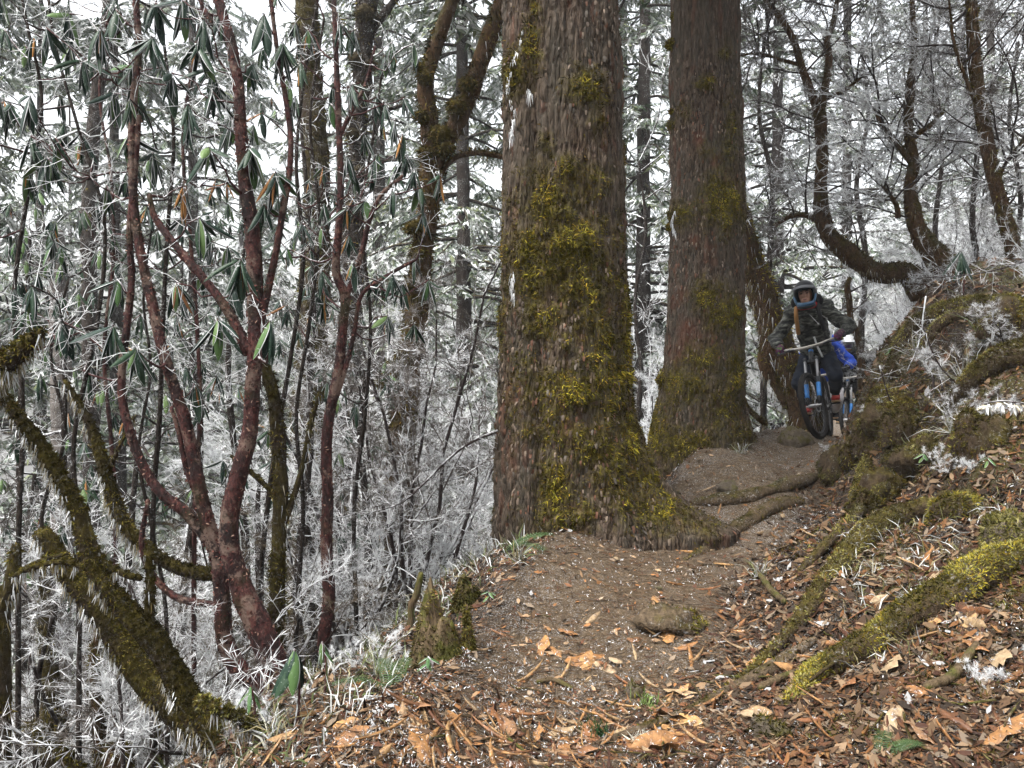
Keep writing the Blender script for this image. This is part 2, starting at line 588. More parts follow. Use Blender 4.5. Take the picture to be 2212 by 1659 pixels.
# ground; Col: R trail, G moss, B frost
n = NT('forest_floor', 0.95, 0.1)
a_ = n.sep(n.attr())
f = n.noise(38, 6, 0.75); f2 = n.noise(9, 4, 0.6)
soil = n.ramp(f, [(0.3, (0.012, 0.008, 0.006)), (0.5, (0.038, 0.026, 0.017)), (0.7, (0.10, 0.07, 0.045))])
trail = n.ramp(f, [(0.28, (0.05, 0.034, 0.02)), (0.5, (0.145, 0.102, 0.062)), (0.72, (0.27, 0.20, 0.125))])
c = n.mix(a_[0], soil, trail)
mo = n.ramp(n.noise(50, 5, 0.7), [(0.3, (0.04, 0.036, 0.010)), (0.5, (0.10, 0.085, 0.02)), (0.72, (0.21, 0.18, 0.04))])
c = n.mix(a_[1], c, mo)
fr = n.math('MULTIPLY', n.ramp(n.noise(130, 4, 0.8), [(0.52, 0), (0.62, 1)]), n.math('MULTIPLY', a_[2], n.ramp(f2, [(0.35, 0.2), (0.6, 1)])))
c = n.mix(fr, c, FROST)
n.bump(n.math('ADD', f, n.noise(120, 4, 0.8)), 0.9, 0.02)
M['ground'] = n.done(c, 0.8)
n = NT('stone', 0.85, 0.2)
f = n.noise(16, 5, 0.7)
c = n.ramp(f, [(0.3, (0.075, 0.06, 0.045)), (0.7, (0.22, 0.18, 0.135))])
g = n.nz()
c = n.mix(n.ramp(n.math('ADD', n.noise(12, 4), n.math('MULTIPLY', g[2], 0.1)), [(0.52, 0), (0.66, 0.8)]), c, (0.11, 0.10, 0.025))
n.bump(n.noise(30, 6, 0.75), 0.8, 0.02)
M['stone'] = n.done(c, 0.7)
n = NT('old_wood', 0.9, 0.12)
f = n.noise(40, 5, 0.75, n.co((1, 1, 0.15)))
c = n.ramp(f, [(0.3, (0.055, 0.036, 0.02)), (0.6, (0.20, 0.145, 0.085)), (0.8, (0.30, 0.24, 0.15))])
c = n.mix(n.ramp(n.noise(9, 4), [(0.44, 0), (0.58, 0.95)]), c, n.ramp(n.noise(50, 4), [(0.3, (0.045, 0.05, 0.012)), (0.7, (0.15, 0.15, 0.035))]))
n.bump(f, 0.9, 0.015)
M['oldwood'] = n.done(c, 0.65)

def plain(name, col, rough=0.5, spec=0.4, metal=0.0, var=0.0):
    n = NT(name, rough, spec)
    n.b.inputs['Metallic'].default_value = metal
    if var:
        return n.done(n.mix(n.ramp(n.noise(9, 4, 0.7), [(0.35, 0), (0.65, 1)]), tuple(x * (1 - var) for x in col), tuple(min(1, x * (1 + var)) for x in col)))
    return n.done(col)

# ------------------------------------------------------------------ terrain
_TY = np.array([-30, -5, 0, 2.4, 3.3, 4.6, 5.6, 7.0, 8.5, 9.5, 10.5, 11.5, 13, 20, 40, 120])
_TX = np.array([-6, -1, -0.1, 0.21, 0.38, 0.89, 1.55, 2.34, 3.33, 3.9, 4.5, 5.0, 5.7, 9, 17, 50])
_TZ = np.array([-1.2, -0.4, -0.17, 0.0, 0.074, 0.178, 0.29, 0.46, 0.60, 0.56, 0.36, 0.28, 0.22, 0.6, 2.0, 6])


def trail_x(y): return np.interp(y, _TY, _TX)


_CP = np.array([at(*p) for p in [
    (1250, 1659, 2.4), (1300, 1400, 3.3), (1400, 1200, 4.6), (1230, 1160, 4.75), (1550, 1105, 5.6), (1650, 1005, 7.0), (1768, 947, 8.5), (1700, 965, 7.9), (1620, 980, 7.7),
    (880, 1430, 3.3), (1000, 1275, 4.05), (1100, 1195, 4.6), (540, 1659, 2.42), (760, 1500, 2.95), (1150, 1500, 2.95), (1500, 1500, 2.9),
    (600, 1490, 3.6), (500, 1659, 2.7), (720, 1450, 3.9), (850, 1350, 4.4),
    (1858, 880, 7.3), (1910, 735, 6.7), (2000, 665, 6.2), (2212, 622, 5.8), (2110, 645, 6.2), (2212, 612, 6.8), (2000, 650, 7.2), (2110, 630, 7.5), (2106, 640, 6.8), (1890, 815, 7.0),
    (1775, 1005, 6.8), (1700, 1100, 5.6), (1650, 1250, 4.2), (1600, 1450, 3.1), (1700, 1610, 2.5), (1740, 970, 7.9), (1815, 955, 8.3), (1720, 1015, 6.8), (1800, 1050, 6.2),
    (1900, 1100, 5.0), (1900, 910, 6.3), (2100, 900, 5.2), (2212, 1000, 4.2), (2212, 1250, 3.1), (2000, 1350, 3.0),
    (2212, 1500, 2.5), (2000, 1570, 2.5), (2212, 780, 5.0), (2050, 1100, 4.3), (1800, 1200, 4.2), (1850, 985, 6.3)]]
    + [(-3, 3, -1.9), (-3, 6, -2.6), (-1.6, 6, -1.5), (-1.2, 8, -1.4), (0.2, 8, -0.5), (1.0, 7, 0.1), (1.6, 8.6, 0.25), (2.4, 8.2, 0.6), (3.6, 9.0, 0.6),  (2.6, 10.5, 0.1), (-6, 4, -4.4), (-1.9, 1.5, -1.0),
       (-2.2, 4.3, -1.3), (-0.6, 6.0, -0.6), (0, 1, -0.1), (4.3, 10.0, 0.36), (5.0, 11.5, 0.28), (5.7, 13, 0.22), (6.4, 11.5, 1.2), (3.6, 12.5, -0.1), (7.3, 13, 1.2), (6, 8, 2.25), (5, 5, 2.1), (3, 2.5, 0.9), (2, 1, 0.3), (-0.6, 1.0, -0.15), (-1.5, 10, -2.0)])


def h_base(x, y):
    s = x - trail_x(y)
    tz = np.interp(y, _TY, _TZ)
    lo = -np.maximum(-s - 0.55, 0)
    drop = np.where(lo > -40, 0.72 * lo, -28.8 + (lo + 40) * 0.15)
    q = np.maximum(s - 0.6, 0)
    bank = 1.1 * np.minimum(q, 1.3) + 0.16 * np.maximum(q - 1.3, 0) * np.minimum(1, 25 / (q + 1e-6))
    far = sstep(8.6, 10.2, y)
    k = 0.12 + 0.88 * sstep(2.0, 6.5, y)
    bank = bank * k * (1 - far) + far * 0.55 * q
    return tz + drop + bank


_CR = _CP[:, 2] - h_base(_CP[:, 0], _CP[:, 1])
_K = np.exp(-((_CP[:, None, :2] - _CP[None, :, :2]) ** 2).sum(-1) / (2 * 0.62 ** 2))
_W = np.linalg.solve(_K + 0.02 * np.eye(len(_CP)), _CR)


def height(x, y, rough=True):
    x = np.atleast_1d(np.asarray(x, float)); y = np.atleast_1d(np.asarray(y, float))
    z = h_base(x, y)
    m = (np.abs(x) < 12) & (y > -4) & (y < 18)
    if m.any():
        d2 = (x[m][:, None] - _CP[None, :, 0]) ** 2 + (y[m][:, None] - _CP[None, :, 1]) ** 2
        z[m] += np.exp(-d2 / (2 * 0.62 ** 2)) @ _W
    if rough:
        s = np.abs(x - trail_x(y))
        off = sstep(0.45, 1.1, s)
        P = np.stack([x, y, np.zeros_like(x)], 1)
        bk = off * sstep(0.2, 0.9, x - trail_x(y)) * sstep(2.6, 4.5, y)
        z = z + 0.15 * bk * (1 - 2 * np.abs(fbm(P * 1.9, 3, 7))) - 0.06 * bk
        z = z + (0.012 + 0.085 * off) * fbm(P * 2.3, 3, 5) + (0.010 + 0.02 * off) * fbm(P * 9, 3, 11)
        z = z + off * 0.25 * sstep(4, 14, np.abs(x)) * fbm(P * 0.5, 3, 21)
    return z


def ground_n(x, y):
    e = 0.03
    gx = (height(x + e, y) - height(x - e, y)) / (2 * e); gy = (height(x, y + e) - height(x, y - e)) / (2 * e)
    return norm(np.stack([-gx, -gy, np.ones_like(gx)], 1))


def axis(lo, hi, c, n, k):
    u = np.linspace(-1, 1, n)
    a = np.sinh(k * u) / math.sinh(k)
    return np.where(a < 0, c + a * (c - lo), c + a * (hi - c))


gx_ = axis(-60, 55, 0.9, 330, 4.6)
gy_ = np.concatenate([np.linspace(-14, 1.2, 26), 1.2 + (np.linspace(0, 1, 330)[1:] ** 2.6) * 68])
GX, GY = np.meshgrid(gx_, gy_)
gxr, gyr = GX.ravel(), GY.ravel()
GZ = height(gxr, gyr)
gV = np.stack([gxr, gyr, GZ], 1)
nx_, ny_ = len(gx_), len(gy_)
i_ = (np.arange(ny_ - 1)[:, None] * nx_ + np.arange(nx_ - 1)[None]).ravel()
gF = np.stack([i_, i_ + 1, i_ + nx_ + 1, i_ + nx_], 1)
P_ = np.stack([gxr, gyr, np.zeros_like(gxr)], 1)
s_ = gxr - trail_x(gyr) + 0.25 * fbm(P_ * 1.8, 2, 31)
g_trail = 1 - sstep(0.35, 0.85, np.abs(s_))
g_moss = sstep(0.0, 0.35, fbm(P_ * 1.6, 3, 41)) * sstep(0.7, 1.3, np.abs(s_)) * 0.9
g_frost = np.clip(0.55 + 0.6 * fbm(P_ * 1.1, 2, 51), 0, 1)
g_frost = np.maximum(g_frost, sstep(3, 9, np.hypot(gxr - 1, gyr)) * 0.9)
ground = obj('forest_ground', mesh('forest_ground', gV, [gF], M['ground'], np.stack([g_trail, g_moss, g_frost], 1)), kind='structure')
ground['label'] = 'steep forest slope with a worn dirt trail running over it'


def on_ground(px, py, d0=1.5, d1=16):
    """where the sight line through a picture point meets the ground"""
    Y = np.linspace(d0, d1, 600)
    X = (px - CXP) / FPX * Y; Z = CAMZ - (py - CYP) / FPX * Y
    hit = np.nonzero(Z <= height(X, Y))[0]
    k = hit[0] if len(hit) else len(Y) - 1
    return np.array([X[k], Y[k], float(height(X[k:k + 1], Y[k:k + 1])[0])])

# ------------------------------------------------------------------ the two big conifers by the trail
MOSS_BRIGHT = [tuple(0.9 * q for q in w) for w in [(0.26, 0.22, 0.025), (0.20, 0.18, 0.025), (0.32, 0.26, 0.03), (0.13, 0.12, 0.02), (0.24, 0.16, 0.02)]]
MOSS_DARK = [tuple(0.62 * q for q in w) for w in [(0.09, 0.085, 0.015), (0.055, 0.055, 0.012), (0.14, 0.12, 0.02), (0.10, 0.065, 0.015), (0.19, 0.16, 0.03)]]
MOSS_DEEP = [(0.045, 0.036, 0.010), (0.03, 0.024, 0.008), (0.075, 0.058, 0.014), (0.11, 0.09, 0.02), (0.055, 0.035, 0.012)]
MOSS_BROWN = [tuple(0.62 * q for q in w) for w in [(0.13, 0.085, 0.02), (0.19, 0.12, 0.025), (0.08, 0.06, 0.015), (0.16, 0.13, 0.025)]]
MOSS_PALE = [tuple(0.62 * q for q in w) for w in [(0.34, 0.32, 0.10), (0.26, 0.24, 0.06), (0.42, 0.38, 0.16), (0.16, 0.16, 0.04), (0.22, 0.18, 0.05)]]
RIME = [(0.62, 0.635, 0.65), (0.72, 0.73, 0.74), (0.5, 0.515, 0.53)]


def proj(V):
    return CXP + V[:, 0] / V[:, 1] * FPX, CYP - (V[:, 2] - CAMZ) / V[:, 1] * FPX


def patches(V, N, spots, seed, edge=0.9):
    """0..1 mask of patches given as (px, py, rx, ry, strength) on the camera-facing side of a trunk at its own place"""
    px, py = proj(V)
    m = np.zeros(len(V))
    for (x, y, rx, ry, k) in spots:
        d = ((px - x) / rx) ** 2 + ((py - y) / ry) ** 2
        m = np.maximum(m, (1.3 if seed in (23,) else 1.0) * k * np.exp(-d * 0.9))
    front = sstep(-0.35, 0.1, -(N * norm(V - np.array([0, 0, CAMZ]))).sum(1))
    back = 0.35 * (fbm(V * 2.2, 3, seed + 5) > 0.25)
    m = m * front + back * (1 - front)
    m = m + 0.5 * fbm(V * 9, 3, seed) * (m > 0.08) + 0.25 * fbm(V * 28, 2, seed + 2) * (m > 0.08)
    return np.clip(m, 0, 1)


def big_tree(name, label, x0, Y, zb, ztop, edge, K, dz, flare, spots, reds, seed, lean=0.0, groove=None, n_moss=20000, plate=(24, 0.017)):
    """edge(z) -> radius; flare: list of (angle, width, amp, z0, h)"""
    root = thing(name, label, 'tree', (x0, Y, zb))
    zs = np.concatenate([np.arange(zb, 4.6, dz), np.arange(4.6, ztop, 0.15)])
    th = np.linspace(0, 2 * math.pi, K, endpoint=False)
    Z, TH = np.meshgrid(zs, th, indexing='ij')
    z, t = Z.ravel(), TH.ravel()
    cx = x0 + lean * (z - zb) + 0.02 * np.sin(z * 1.3 + seed); cy = np.full_like(cx, Y)
    r = edge(z)
    for (a, w, amp, z0, hh) in flare:
        dth = np.abs((t - a + math.pi) % (2 * math.pi) - math.pi)
        r = r + amp * np.exp(-(dth / w) ** 2) * np.exp(-np.maximum(z - z0, 0) / hh)
    if groove is not None:
        ga = groove(z)
        dth = (t - ga + math.pi) % (2 * math.pi) - math.pi
        r = r - 0.055 * np.exp(-(dth / 0.10) ** 2)
    dirs = np.stack([np.cos(t), np.sin(t), np.zeros_like(t)], 1)
    B = np.stack([cx, cy, z], 1) + dirs * r[:, None]
    r = r + 0.022 * fbm(B * np.array([3, 3, 1.2]), 3, seed) + 0.016 * (1 - 2 * np.abs(fbm(B * np.array([13, 13, 2.2]), 2, seed + 3)))
    W = B * np.array([plate[0], plate[0], plate[0] * 0.2]); W = W + 0.45 * np.stack([vnoise(W * 0.6, seed + 7), vnoise(W * 0.6, seed + 8), vnoise(W * 0.6, seed + 9)], 1)
    f1, f2, cid = worley(W, seed)
    pl = sstep(0.02, 0.34, f2 - f1)
    hgt = pl * (0.3 + 0.8 * cid)
    W2 = B * np.array([60, 60, 16]); g1, g2, _ = worley(W2, seed + 4)
    r = r + plate[1] * hgt + 0.0035 * sstep(0, 0.3, g2 - g1) + 0.003 * fbm(B * 60, 2, seed + 1)
    moss0 = patches(B, dirs, spots, seed)
    r = r + 0.05 * moss0 * (0.6 + 0.5 * fbm(B * 12, 2, seed + 6)) * (1 - 0.6 * hgt * 0)
    V = np.stack([cx, cy, z], 1) + dirs * r[:, None]
    n = len(zs)
    i = np.arange(n - 1)[:, None] * K; j = np.arange(K)[None]; j2 = (j + 1) % K
    F = np.stack([i + j, i + j2, i + K + j2, i + K + j], -1).reshape(-1, 4)
    red = patches(B, dirs, reds, seed + 50) if reds else np.zeros(len(V))
    red = np.clip(red * 1.3 - 0.35, 0, 1) + 0.5 * (cid > 0.93)
    col = np.stack([np.clip(moss0 * 1.2, 0, 1), np.clip(red, 0, 1) * (1 - moss0), np.clip(hgt * (cid > 0.45), 0, 1)], 1)
    part('trunk', V, [F], M['bark'], root, col)
    # moss tufts on the patches
    rng = np.random.default_rng(seed)
    c, nn, ar = face_data(V, [F])
    wm = moss0[F[:, 0]] ** 1.5
    vis = np.where(c[:, 2] < 4.6, 1.0, 0.15)
    i = rng.choice(len(c), n_moss, p=(ar * wm * vis) / (ar * wm * vis).sum())
    br = sstep(0.55, 0.95, moss0[F[i, 0]])
    sel = rng.uniform(0, 1, n_moss) < br * 0.75
    out = []
    for mask, cols, L in ((sel, MOSS_BRIGHT, 0.028), (~sel, MOSS_DARK + MOSS_BROWN, 0.022)):
        if mask.any():
            k = i[mask]
            b_ = blades(rng, c[k] + rng.normal(0, 0.004, (len(k), 3)), nn[k], L, 0.0036, 0.65, 0.55, cols)
            out.append((b_[0], b_[1], b_[2] * np.repeat(0.4 + 1.1 * sstep(-0.4, 0.4, fbm(c[k] * 11, 2, seed + 31)), 3)[:, None]))
    Vm, fm, cm = join(out)
    part('moss', Vm, fm, M['moss'], root, cm, kind='stuff')
    # loose bark flakes standing off the trunk
    wf = (1 - moss0[F[:, 0]]) * (c[:, 2] < 4.7) * (0.3 + (fbm(c * 1.5, 2, seed + 9) > 0))
    nf = int(n_moss * 0.16)
    i = rng.choice(len(c), nf, p=(ar * wf) / (ar * wf).sum())
    tang = norm(np.cross(nn[i], np.array([0, 0, 1.0])))
    R = np.stack([tang, np.cross(nn[i], tang), nn[i]], -1)
    R = R @ np.array([Matrix.Rotation(a, 3, 'X') for a in rng.normal(0.0, 0.25, nf)]) * rng.uniform(0.7, 1.6, nf)[:, None, None]
    tv = np.array([(-.009, -.024, 0), (.008, -.021, .001), (.010, .0, .005), (.007, .022, .002), (-.006, .025, 0), (-.010, .001, .004)]) * 0.6
    Vf, ff = trsf(R, c[i] + nn[i] * 0.004, tv, [np.array([(0, 1, 2, 5), (5, 2, 3, 4)])])
    base = np.array([(0.12, 0.09, 0.068), (0.07, 0.05, 0.036), (0.19, 0.145, 0.11), (0.10, 0.085, 0.07), (0.13, 0.065, 0.042)])
    cf = np.repeat(base[rng.integers(0, len(base), nf)] * rng.uniform(0.7, 1.25, (nf, 1)), 6, 0)
    part('bark_flakes', Vf, ff, M['flake'], root, cf, smooth=False, kind='stuff')
    return root, V, F, moss0, rng


def fringe(rng, root, pts3, n, length, name='frost_fringe'):
    """rime icicles hanging along given points"""
    k = rng.integers(0, len(pts3), n)
    P = pts3[k] + rng.normal(0, 0.006, (n, 3))
    V, fs, col = blades(rng, P, np.tile([0, 0, -1.0], (n, 1)), length, 0.0035, 0.22, 0.3, RIME)
    return part(name, V, fs, M['moss'], root, col, kind='stuff')


def frost_edge(rng, root, pxs, Y, n, length):
    pts = catmull(path(pxs, Y), 120)[0]
    return fringe(rng, root, pts, n, length)


X1, Y1 = (1211 - CXP) / FPX * 5.15, 5.15
T1, V1, F1_, m1, rg1 = big_tree(
    'hemlock_tree', 'thick moss-streaked conifer with a buttress root beside the trail, nearest big trunk', X1, Y1, -0.35, 13.0,
    lambda z: 0.402 - 0.010 * z, 300, 0.0125,
    [(0.05, 0.42, 0.74, 0.22, 0.33), (-0.85, 0.4, 0.20, 0.18, 0.4), (-1.75, 0.3, 0.07, 0.1, 0.4), (1.6, 0.5, 0.25, 0.1, 0.4), (0.0, 0.9, 0.06, 0.2, 0.5)],
    [(1210, 545, 95, 80, 1.15), (1195, 440, 65, 60, 1.0), (1150, 600, 50, 55, 1.0), (1215, 370, 55, 40, 0.6), (1120, 165, 26, 50, 1.1), (1150, 95, 20, 55, 1.05),
     (1255, 195, 34, 45, 0.75), (1290, 250, 20, 60, 0.5), (1285, 390, 30, 40, 0.6), (1265, 690, 60, 60, 0.75), (1170, 690, 45, 60, 0.75), (1290, 770, 45, 110, 0.7),
     (1220, 850, 80, 70, 0.75), (1325, 840, 36, 120, 0.8), (1250, 950, 110, 60, 0.7), (1200, 1040, 36, 90, 0.95), (1310, 1000, 50, 90, 0.75), (1370, 1010, 40, 60, 0.7),
     (1215, 1110, 60, 60, 0.8), (1160, 25, 12, 30, 0.9), (1085, 690, 12, 60, 0.8), (1300, 590, 30, 90, 0.5), (1430, 1085, 110, 50, 0.85), (1530, 1140, 50, 22, 0.7), (1400, 1020, 40, 50, 0.9), (1350, 930, 25, 90, 0.9), (1340, 700, 14, 120, 0.7), (1250, 620, 80, 60, 0.8), (1140, 780, 30, 60, 0.5), (1180, 320, 20, 30, 0.4)],
    [(1120, 860, 25, 60, 0.9), (1260, 830, 16, 20, 1), (1230, 935, 22, 40, 1), (1250, 730, 16, 14, 0.9), (1310, 660, 12, 50, 0.7), (1110, 990, 18, 50, 0.7), (1240, 1090, 14, 20, 0.8), (1370, 1090, 20, 20, 0.6)],
    11, groove=lambda z: -math.pi / 2 - np.interp(z, [-0.4, 0.6, 1.3, 2.0, 4.2, 12], [0.30, 0.34, 0.42, 0.62, 0.55, 0.5]), n_moss=30000)
frost_edge(rg1, T1, [(1128, 60), (1122, 100), (1108, 130), (1097, 175), (1100, 215), (1110, 240)], Y1 - 0.36, 70, 0.03)
frost_edge(rg1, T1, [(1112, 240), (1108, 270), (1104, 300)], Y1 - 0.36, 60, 0.05)
frost_edge(rg1, T1, [(1108, 590), (1104, 615), (1112, 650)], Y1 - 0.36, 60, 0.045)
frost_edge(rg1, T1, [(1140, 195), (1146, 205)], Y1 - 0.43, 30, 0.06)

X2, Y2 = (1520 - CXP) / FPX * 8.1, 8.1
T2, V2, F2_, m2, rg2 = big_tree(
    'hemlock_tree', 'straight reddish-brown conifer with moss clumps, between the nearest trunk and the cyclist', X2, Y2, 0.05, 15.0,
    lambda z: 0.385 - 0.011 * (z - 0.4) + 0.05 * np.exp(-np.maximum(z - 0.35, 0) / 0.5), 230, 0.018,
    [(0.1, 0.45, 0.30, 0.45, 0.25), (-0.9, 0.5, 0.10, 0.4, 0.3), (3.0, 0.5, 0.16, 0.4, 0.45), (1.6, 0.5, 0.2, 0.4, 0.4)],
    [(1560, 440, 34, 50, 1.0), (1470, 465, 26, 22, 0.95), (1548, 420, 20, 14, 0.9), (1530, 180, 14, 12, 1), (1512, 185, 10, 8, 0.9), (1562, 115, 12, 12, 0.9), (1560, 680, 30, 40, 0.9),
     (1530, 640, 30, 30, 0.75), (1480, 830, 45, 35, 0.95), (1430, 820, 16, 24, 1), (1520, 780, 40, 30, 0.7), (1420, 930, 30, 60, 0.9), (1470, 960, 70, 40, 0.8), (1560, 880, 40, 60, 0.6),
     (1580, 810, 20, 60, 0.7), (1480, 240, 14, 20, 0.5), (1455, 270, 8, 12, 1), (1575, 300, 16, 80, 0.5), (1440, 490, 8, 16, 1), (1530, 330, 18, 20, 0.4), (1590, 930, 40, 30, 0.6)],
    [(1490, 740, 34, 60, 1), (1540, 760, 20, 40, 0.8), (1510, 300, 16, 30, 0.8), (1500, 520, 12, 16, 1), (1545, 350, 14, 20, 0.8), (1470, 640, 20, 30, 0.7), (1540, 560, 12, 40, 0.6), (1500, 150, 10, 20, 0.6)],
    23, lean=0.006, n_moss=16000, plate=(22, 0.018))
frost_edge(rg2, T2, [(1456, 455), (1452, 480), (1458, 505)], Y2 - 0.33, 50, 0.06)


def clump(rng, root, c, r, n_, cols, L=0.05, squash=0.8, name='moss_clump'):
    """a rounded tuft of moss grown out from a branch or trunk"""
    n = int(n_ * 1.8)
    d = norm(rng.normal(0, 1, (n, 3)))
    P = np.asarray(c) + d * np.asarray([r, r, r * squash]) * (0.75 + 0.25 * rng.uniform(0, 1, (n, 1)))
    V, fs, col = blades(rng, P, d, L * 0.5, 0.006, 0.6, 0.8, cols)
    col = col * np.repeat(0.4 + 0.9 * rng.uniform(0, 1, n), 3)[:, None]
    # a core so that the clump is not see-through
    K = 8
    th = np.linspace(0, 2 * math.pi, K, endpoint=False)
    rows = []
    for ph in np.linspace(-1.2, 1.2, 5):
        rows.append(np.stack([np.cos(th) * math.cos(ph), np.sin(th) * math.cos(ph), np.full(K, math.sin(ph))], 1))
    cv = np.vstack(rows)
    cv = np.asarray(c) + cv * np.asarray([r, r, r * squash]) * (0.9 + 0.25 * vnoise(cv * 2 + np.asarray(c)[None] * 3, 3))[:, None]
    i = np.arange(4)[:, None] * K; j = np.arange(K)[None]; j2 = (j + 1) % K
    cf = np.stack([i + j, i + j2, i + K + j2, i + K + j], -1).reshape(-1, 4)
    Vj, fj, cj = join([(V, fs, col), (cv, [cf, np.array([[0, 1, 2, 3], [0, 3, 4, 7], [4, 5, 6, 7]])[:, ::-1], np.array([[32, 33, 34, 35], [32, 35, 36, 39], [36, 37, 38, 39]])], np.array(cols).mean(0) * 0.6)])
    return part(name, Vj, fj, M['moss'], root, cj, kind='stuff')


for (px, py, r) in ((1452, 95, 15), (1462, 35, 12), (1468, 130, 9), (1447, 490, 8), (1428, 820, 11), (1452, 240, 6)):
    clump(rg2, T2, at(px, py, Y2 - 0.05), r * Y2 / FPX, 260, MOSS_BROWN + MOSS_BRIGHT, 0.05)

# ------------------------------------------------------------------ generic limbs


def limb(root, name, pxs, widths, Y, mat, K=9, ds=0.05, amp=0.12, freq=9, seed=0, pts=None):
    """one branch or trunk along pixel points at depth Y; widths in pixels at that depth"""
    P = path(pxs, Y) if pts is None else np.asarray(pts)
    w = np.interp(np.linspace(0, 1, len(P)), np.linspace(0, 1, len(widths)), widths)
    R = w / 2 / FPX * P[:, 1] if pts is None else w
    f = lambda b, d, r: r * (amp * fbm(b * freq, 3, seed) + 0.6 * amp * fbm(b * freq * 0.35, 2, seed + 1))
    V, fs = tube(P, R, K, ds, f)
    part(name, V, fs, mat, root)
    return V, fs, P


def add_moss(root, rng, V, fs, n, cols, L=0.03, w=0.004, up=True, down=0.4, spread=0.6):
    wt = (lambda c, nn: (0.15 + np.clip(nn[:, 2] + 0.45, 0, 1.5)) * (fbm(c * 3, 2, 77) > -0.35)) if up else (lambda c, nn: 0.2 + (fbm(c * 4, 2, 78) > 0) * 1.0)
    P, N = scatter(rng, V, fs, n, wt)
    Vb, fb, cb = blades(rng, P, N, L, w, spread, down, cols)
    cb = cb * np.repeat(0.35 + 1.1 * sstep(-0.35, 0.45, fbm(P * 7, 2, 83)), 3)[:, None]
    part('moss', Vb, fb, M['moss'], root, cb, kind='stuff')


def add_rime(root, rng, V, fs, n, L=0.05, w=0.003, name='frost_fringe'):
    """rime hanging from the underside"""
    P, N = scatter(rng, V, fs, n, lambda c, nn: np.clip(-nn[:, 2] + 0.1, 0, 1) * (fbm(c * 6, 2, 79) > -0.1))
    Vb, fb, cb = blades(rng, P, N * 0.3 + np.array([0, 0, -1.0]), L, w, 0.22, 0.4, RIME + [(0.20, 0.165, 0.09), (0.12, 0.095, 0.04), (0.27, 0.24, 0.17)])
    part(name, Vb, fb, M['moss'], root, cb, kind='stuff')


def add_flakes(root, rng, V, fs, n, size=0.02):
    P, N = scatter(rng, V, fs, n)
    cols = [(0.12, 0.04, 0.032), (0.07, 0.018, 0.016), (0.23, 0.14, 0.105), (0.025, 0.010, 0.009), (0.16, 0.065, 0.05), (0.03, 0.014, 0.012)]
    tg_ = rng.normal(0, 1, P.shape); tg_ = norm(tg_ - N * (tg_ * N).sum(1, keepdims=True))
    Vb, fb, cb = blades(rng, P, norm(N * 0.2 + tg_), size, size * 0.5, 0.1, 0, cols)
    part('bark_flakes', Vb, fb, M['flake'], root, cb, kind='stuff')


def foot(root_pts, drop=0.35):
    """carry the lowest point of a stem down into the slope"""
    p = np.asarray(root_pts[0])
    z = float(height(p[0:1], p[1:2])[0])
    q = p.copy(); q[2] = min(z - 0.1, p[2] - 0.05)
    return np.vstack([q, root_pts])


def feather(rng, seg, per, L, w):
    """tiny tapering rime spikes along twigs, one triangle each"""
    p0, p1, _, _ = seg
    n = len(p0) * per
    t = rng.uniform(0, 1, (n, 1)); k = np.repeat(np.arange(len(p0)), per)
    b = p0[k] * (1 - t) + p1[k] * t
    d = norm(norm(p1[k] - p0[k]) * 0.9 + rng.normal(0, 0.6, (n, 3)))
    sd = norm(np.cross(d, rng.normal(0, 1, (n, 3)))) * (w * rng.uniform(0.6, 1.3, (n, 1)))
    return np.stack([b - sd, b + sd, b + d * (L * rng.uniform(0.4, 1.4, (n, 1)))], 1).reshape(-1, 3), [np.arange(n * 3).reshape(-1, 3)]

# ------------------------------------------------------------------ leaves (shared meshes)
def leaf_mesh(name, L, W, curl, bend, mats, wav=0.0, nu=6, tipsharp=0.9, twist=0.0):
    """leaf along +x, upper side +z; edges rolled under by curl, drooping by bend; outer strips carry rime"""
    u = np.linspace(0, 1, nu + 1)
    vs = np.array([-1, -0.88, 0, 0.88, 1])
    prof = np.sin(np.pi * np.clip(u * 0.94 + 0.05, 0, 1)) ** 0.62
    prof[-1] = 0.06; prof[0] = 0.12
    a = -bend * u
    x = np.concatenate([[0], np.cumsum(np.cos((a[1:] + a[:-1]) / 2))]) * L / nu
    z = np.concatenate([[0], np.cumsum(np.sin((a[1:] + a[:-1]) / 2))]) * L / nu
    V = []
    for k in range(nu + 1):
        w = W / 2 * prof[k]
        ph = vs * curl
        yy = w * (np.sin(ph) / curl if curl > 1e-3 else vs)
        zz = -w * ((1 - np.cos(ph)) / curl if curl > 1e-3 else 0 * vs) + wav * W * math.sin(k * 2.1) * vs
        tx, tz = math.cos(a[k]), math.sin(a[k])
        ct, st = math.cos(twist * u[k]), math.sin(twist * u[k])
        yy, zz = yy * ct - zz * st, yy * st + zz * ct
        V.append(np.stack([x[k] - tz * zz, yy, z[k] + tx * zz], 1))
    V = np.vstack(V)
    F, mi = [], []
    for k in range(nu):
        for j in range(4):
            F.append((k * 5 + j, k * 5 + j + 1, (k + 1) * 5 + j + 1, (k + 1) * 5 + j)); mi.append(1 if j in (0, 3) else 0)
    return mesh(name, V, [np.array(F)[:, ::-1]], mats, midx=mi if len(mats) > 1 else None)


LEAVES = [leaf_mesh('rhododendron_leaf', 0.16, w, cu, be, [M['leaf'], M['frost']]) for (w, cu, be) in
          ((0.050, 1.9, 0.35), (0.046, 2.3, 0.2), (0.055, 1.5, 0.5), (0.044, 2.5, 0.7))]
LEAVES_LIGHT = [leaf_mesh('rhododendron_leaf', 0.15, 0.055, 1.2, 0.5, [M['leaf_light'], M['frost']])]
LEAVES_DEAD = [leaf_mesh('rhododendron_leaf', 0.15, 0.04, 2.6, 0.3, [M['leaf_dead'], M['leaf_dead']])]
BUD = None


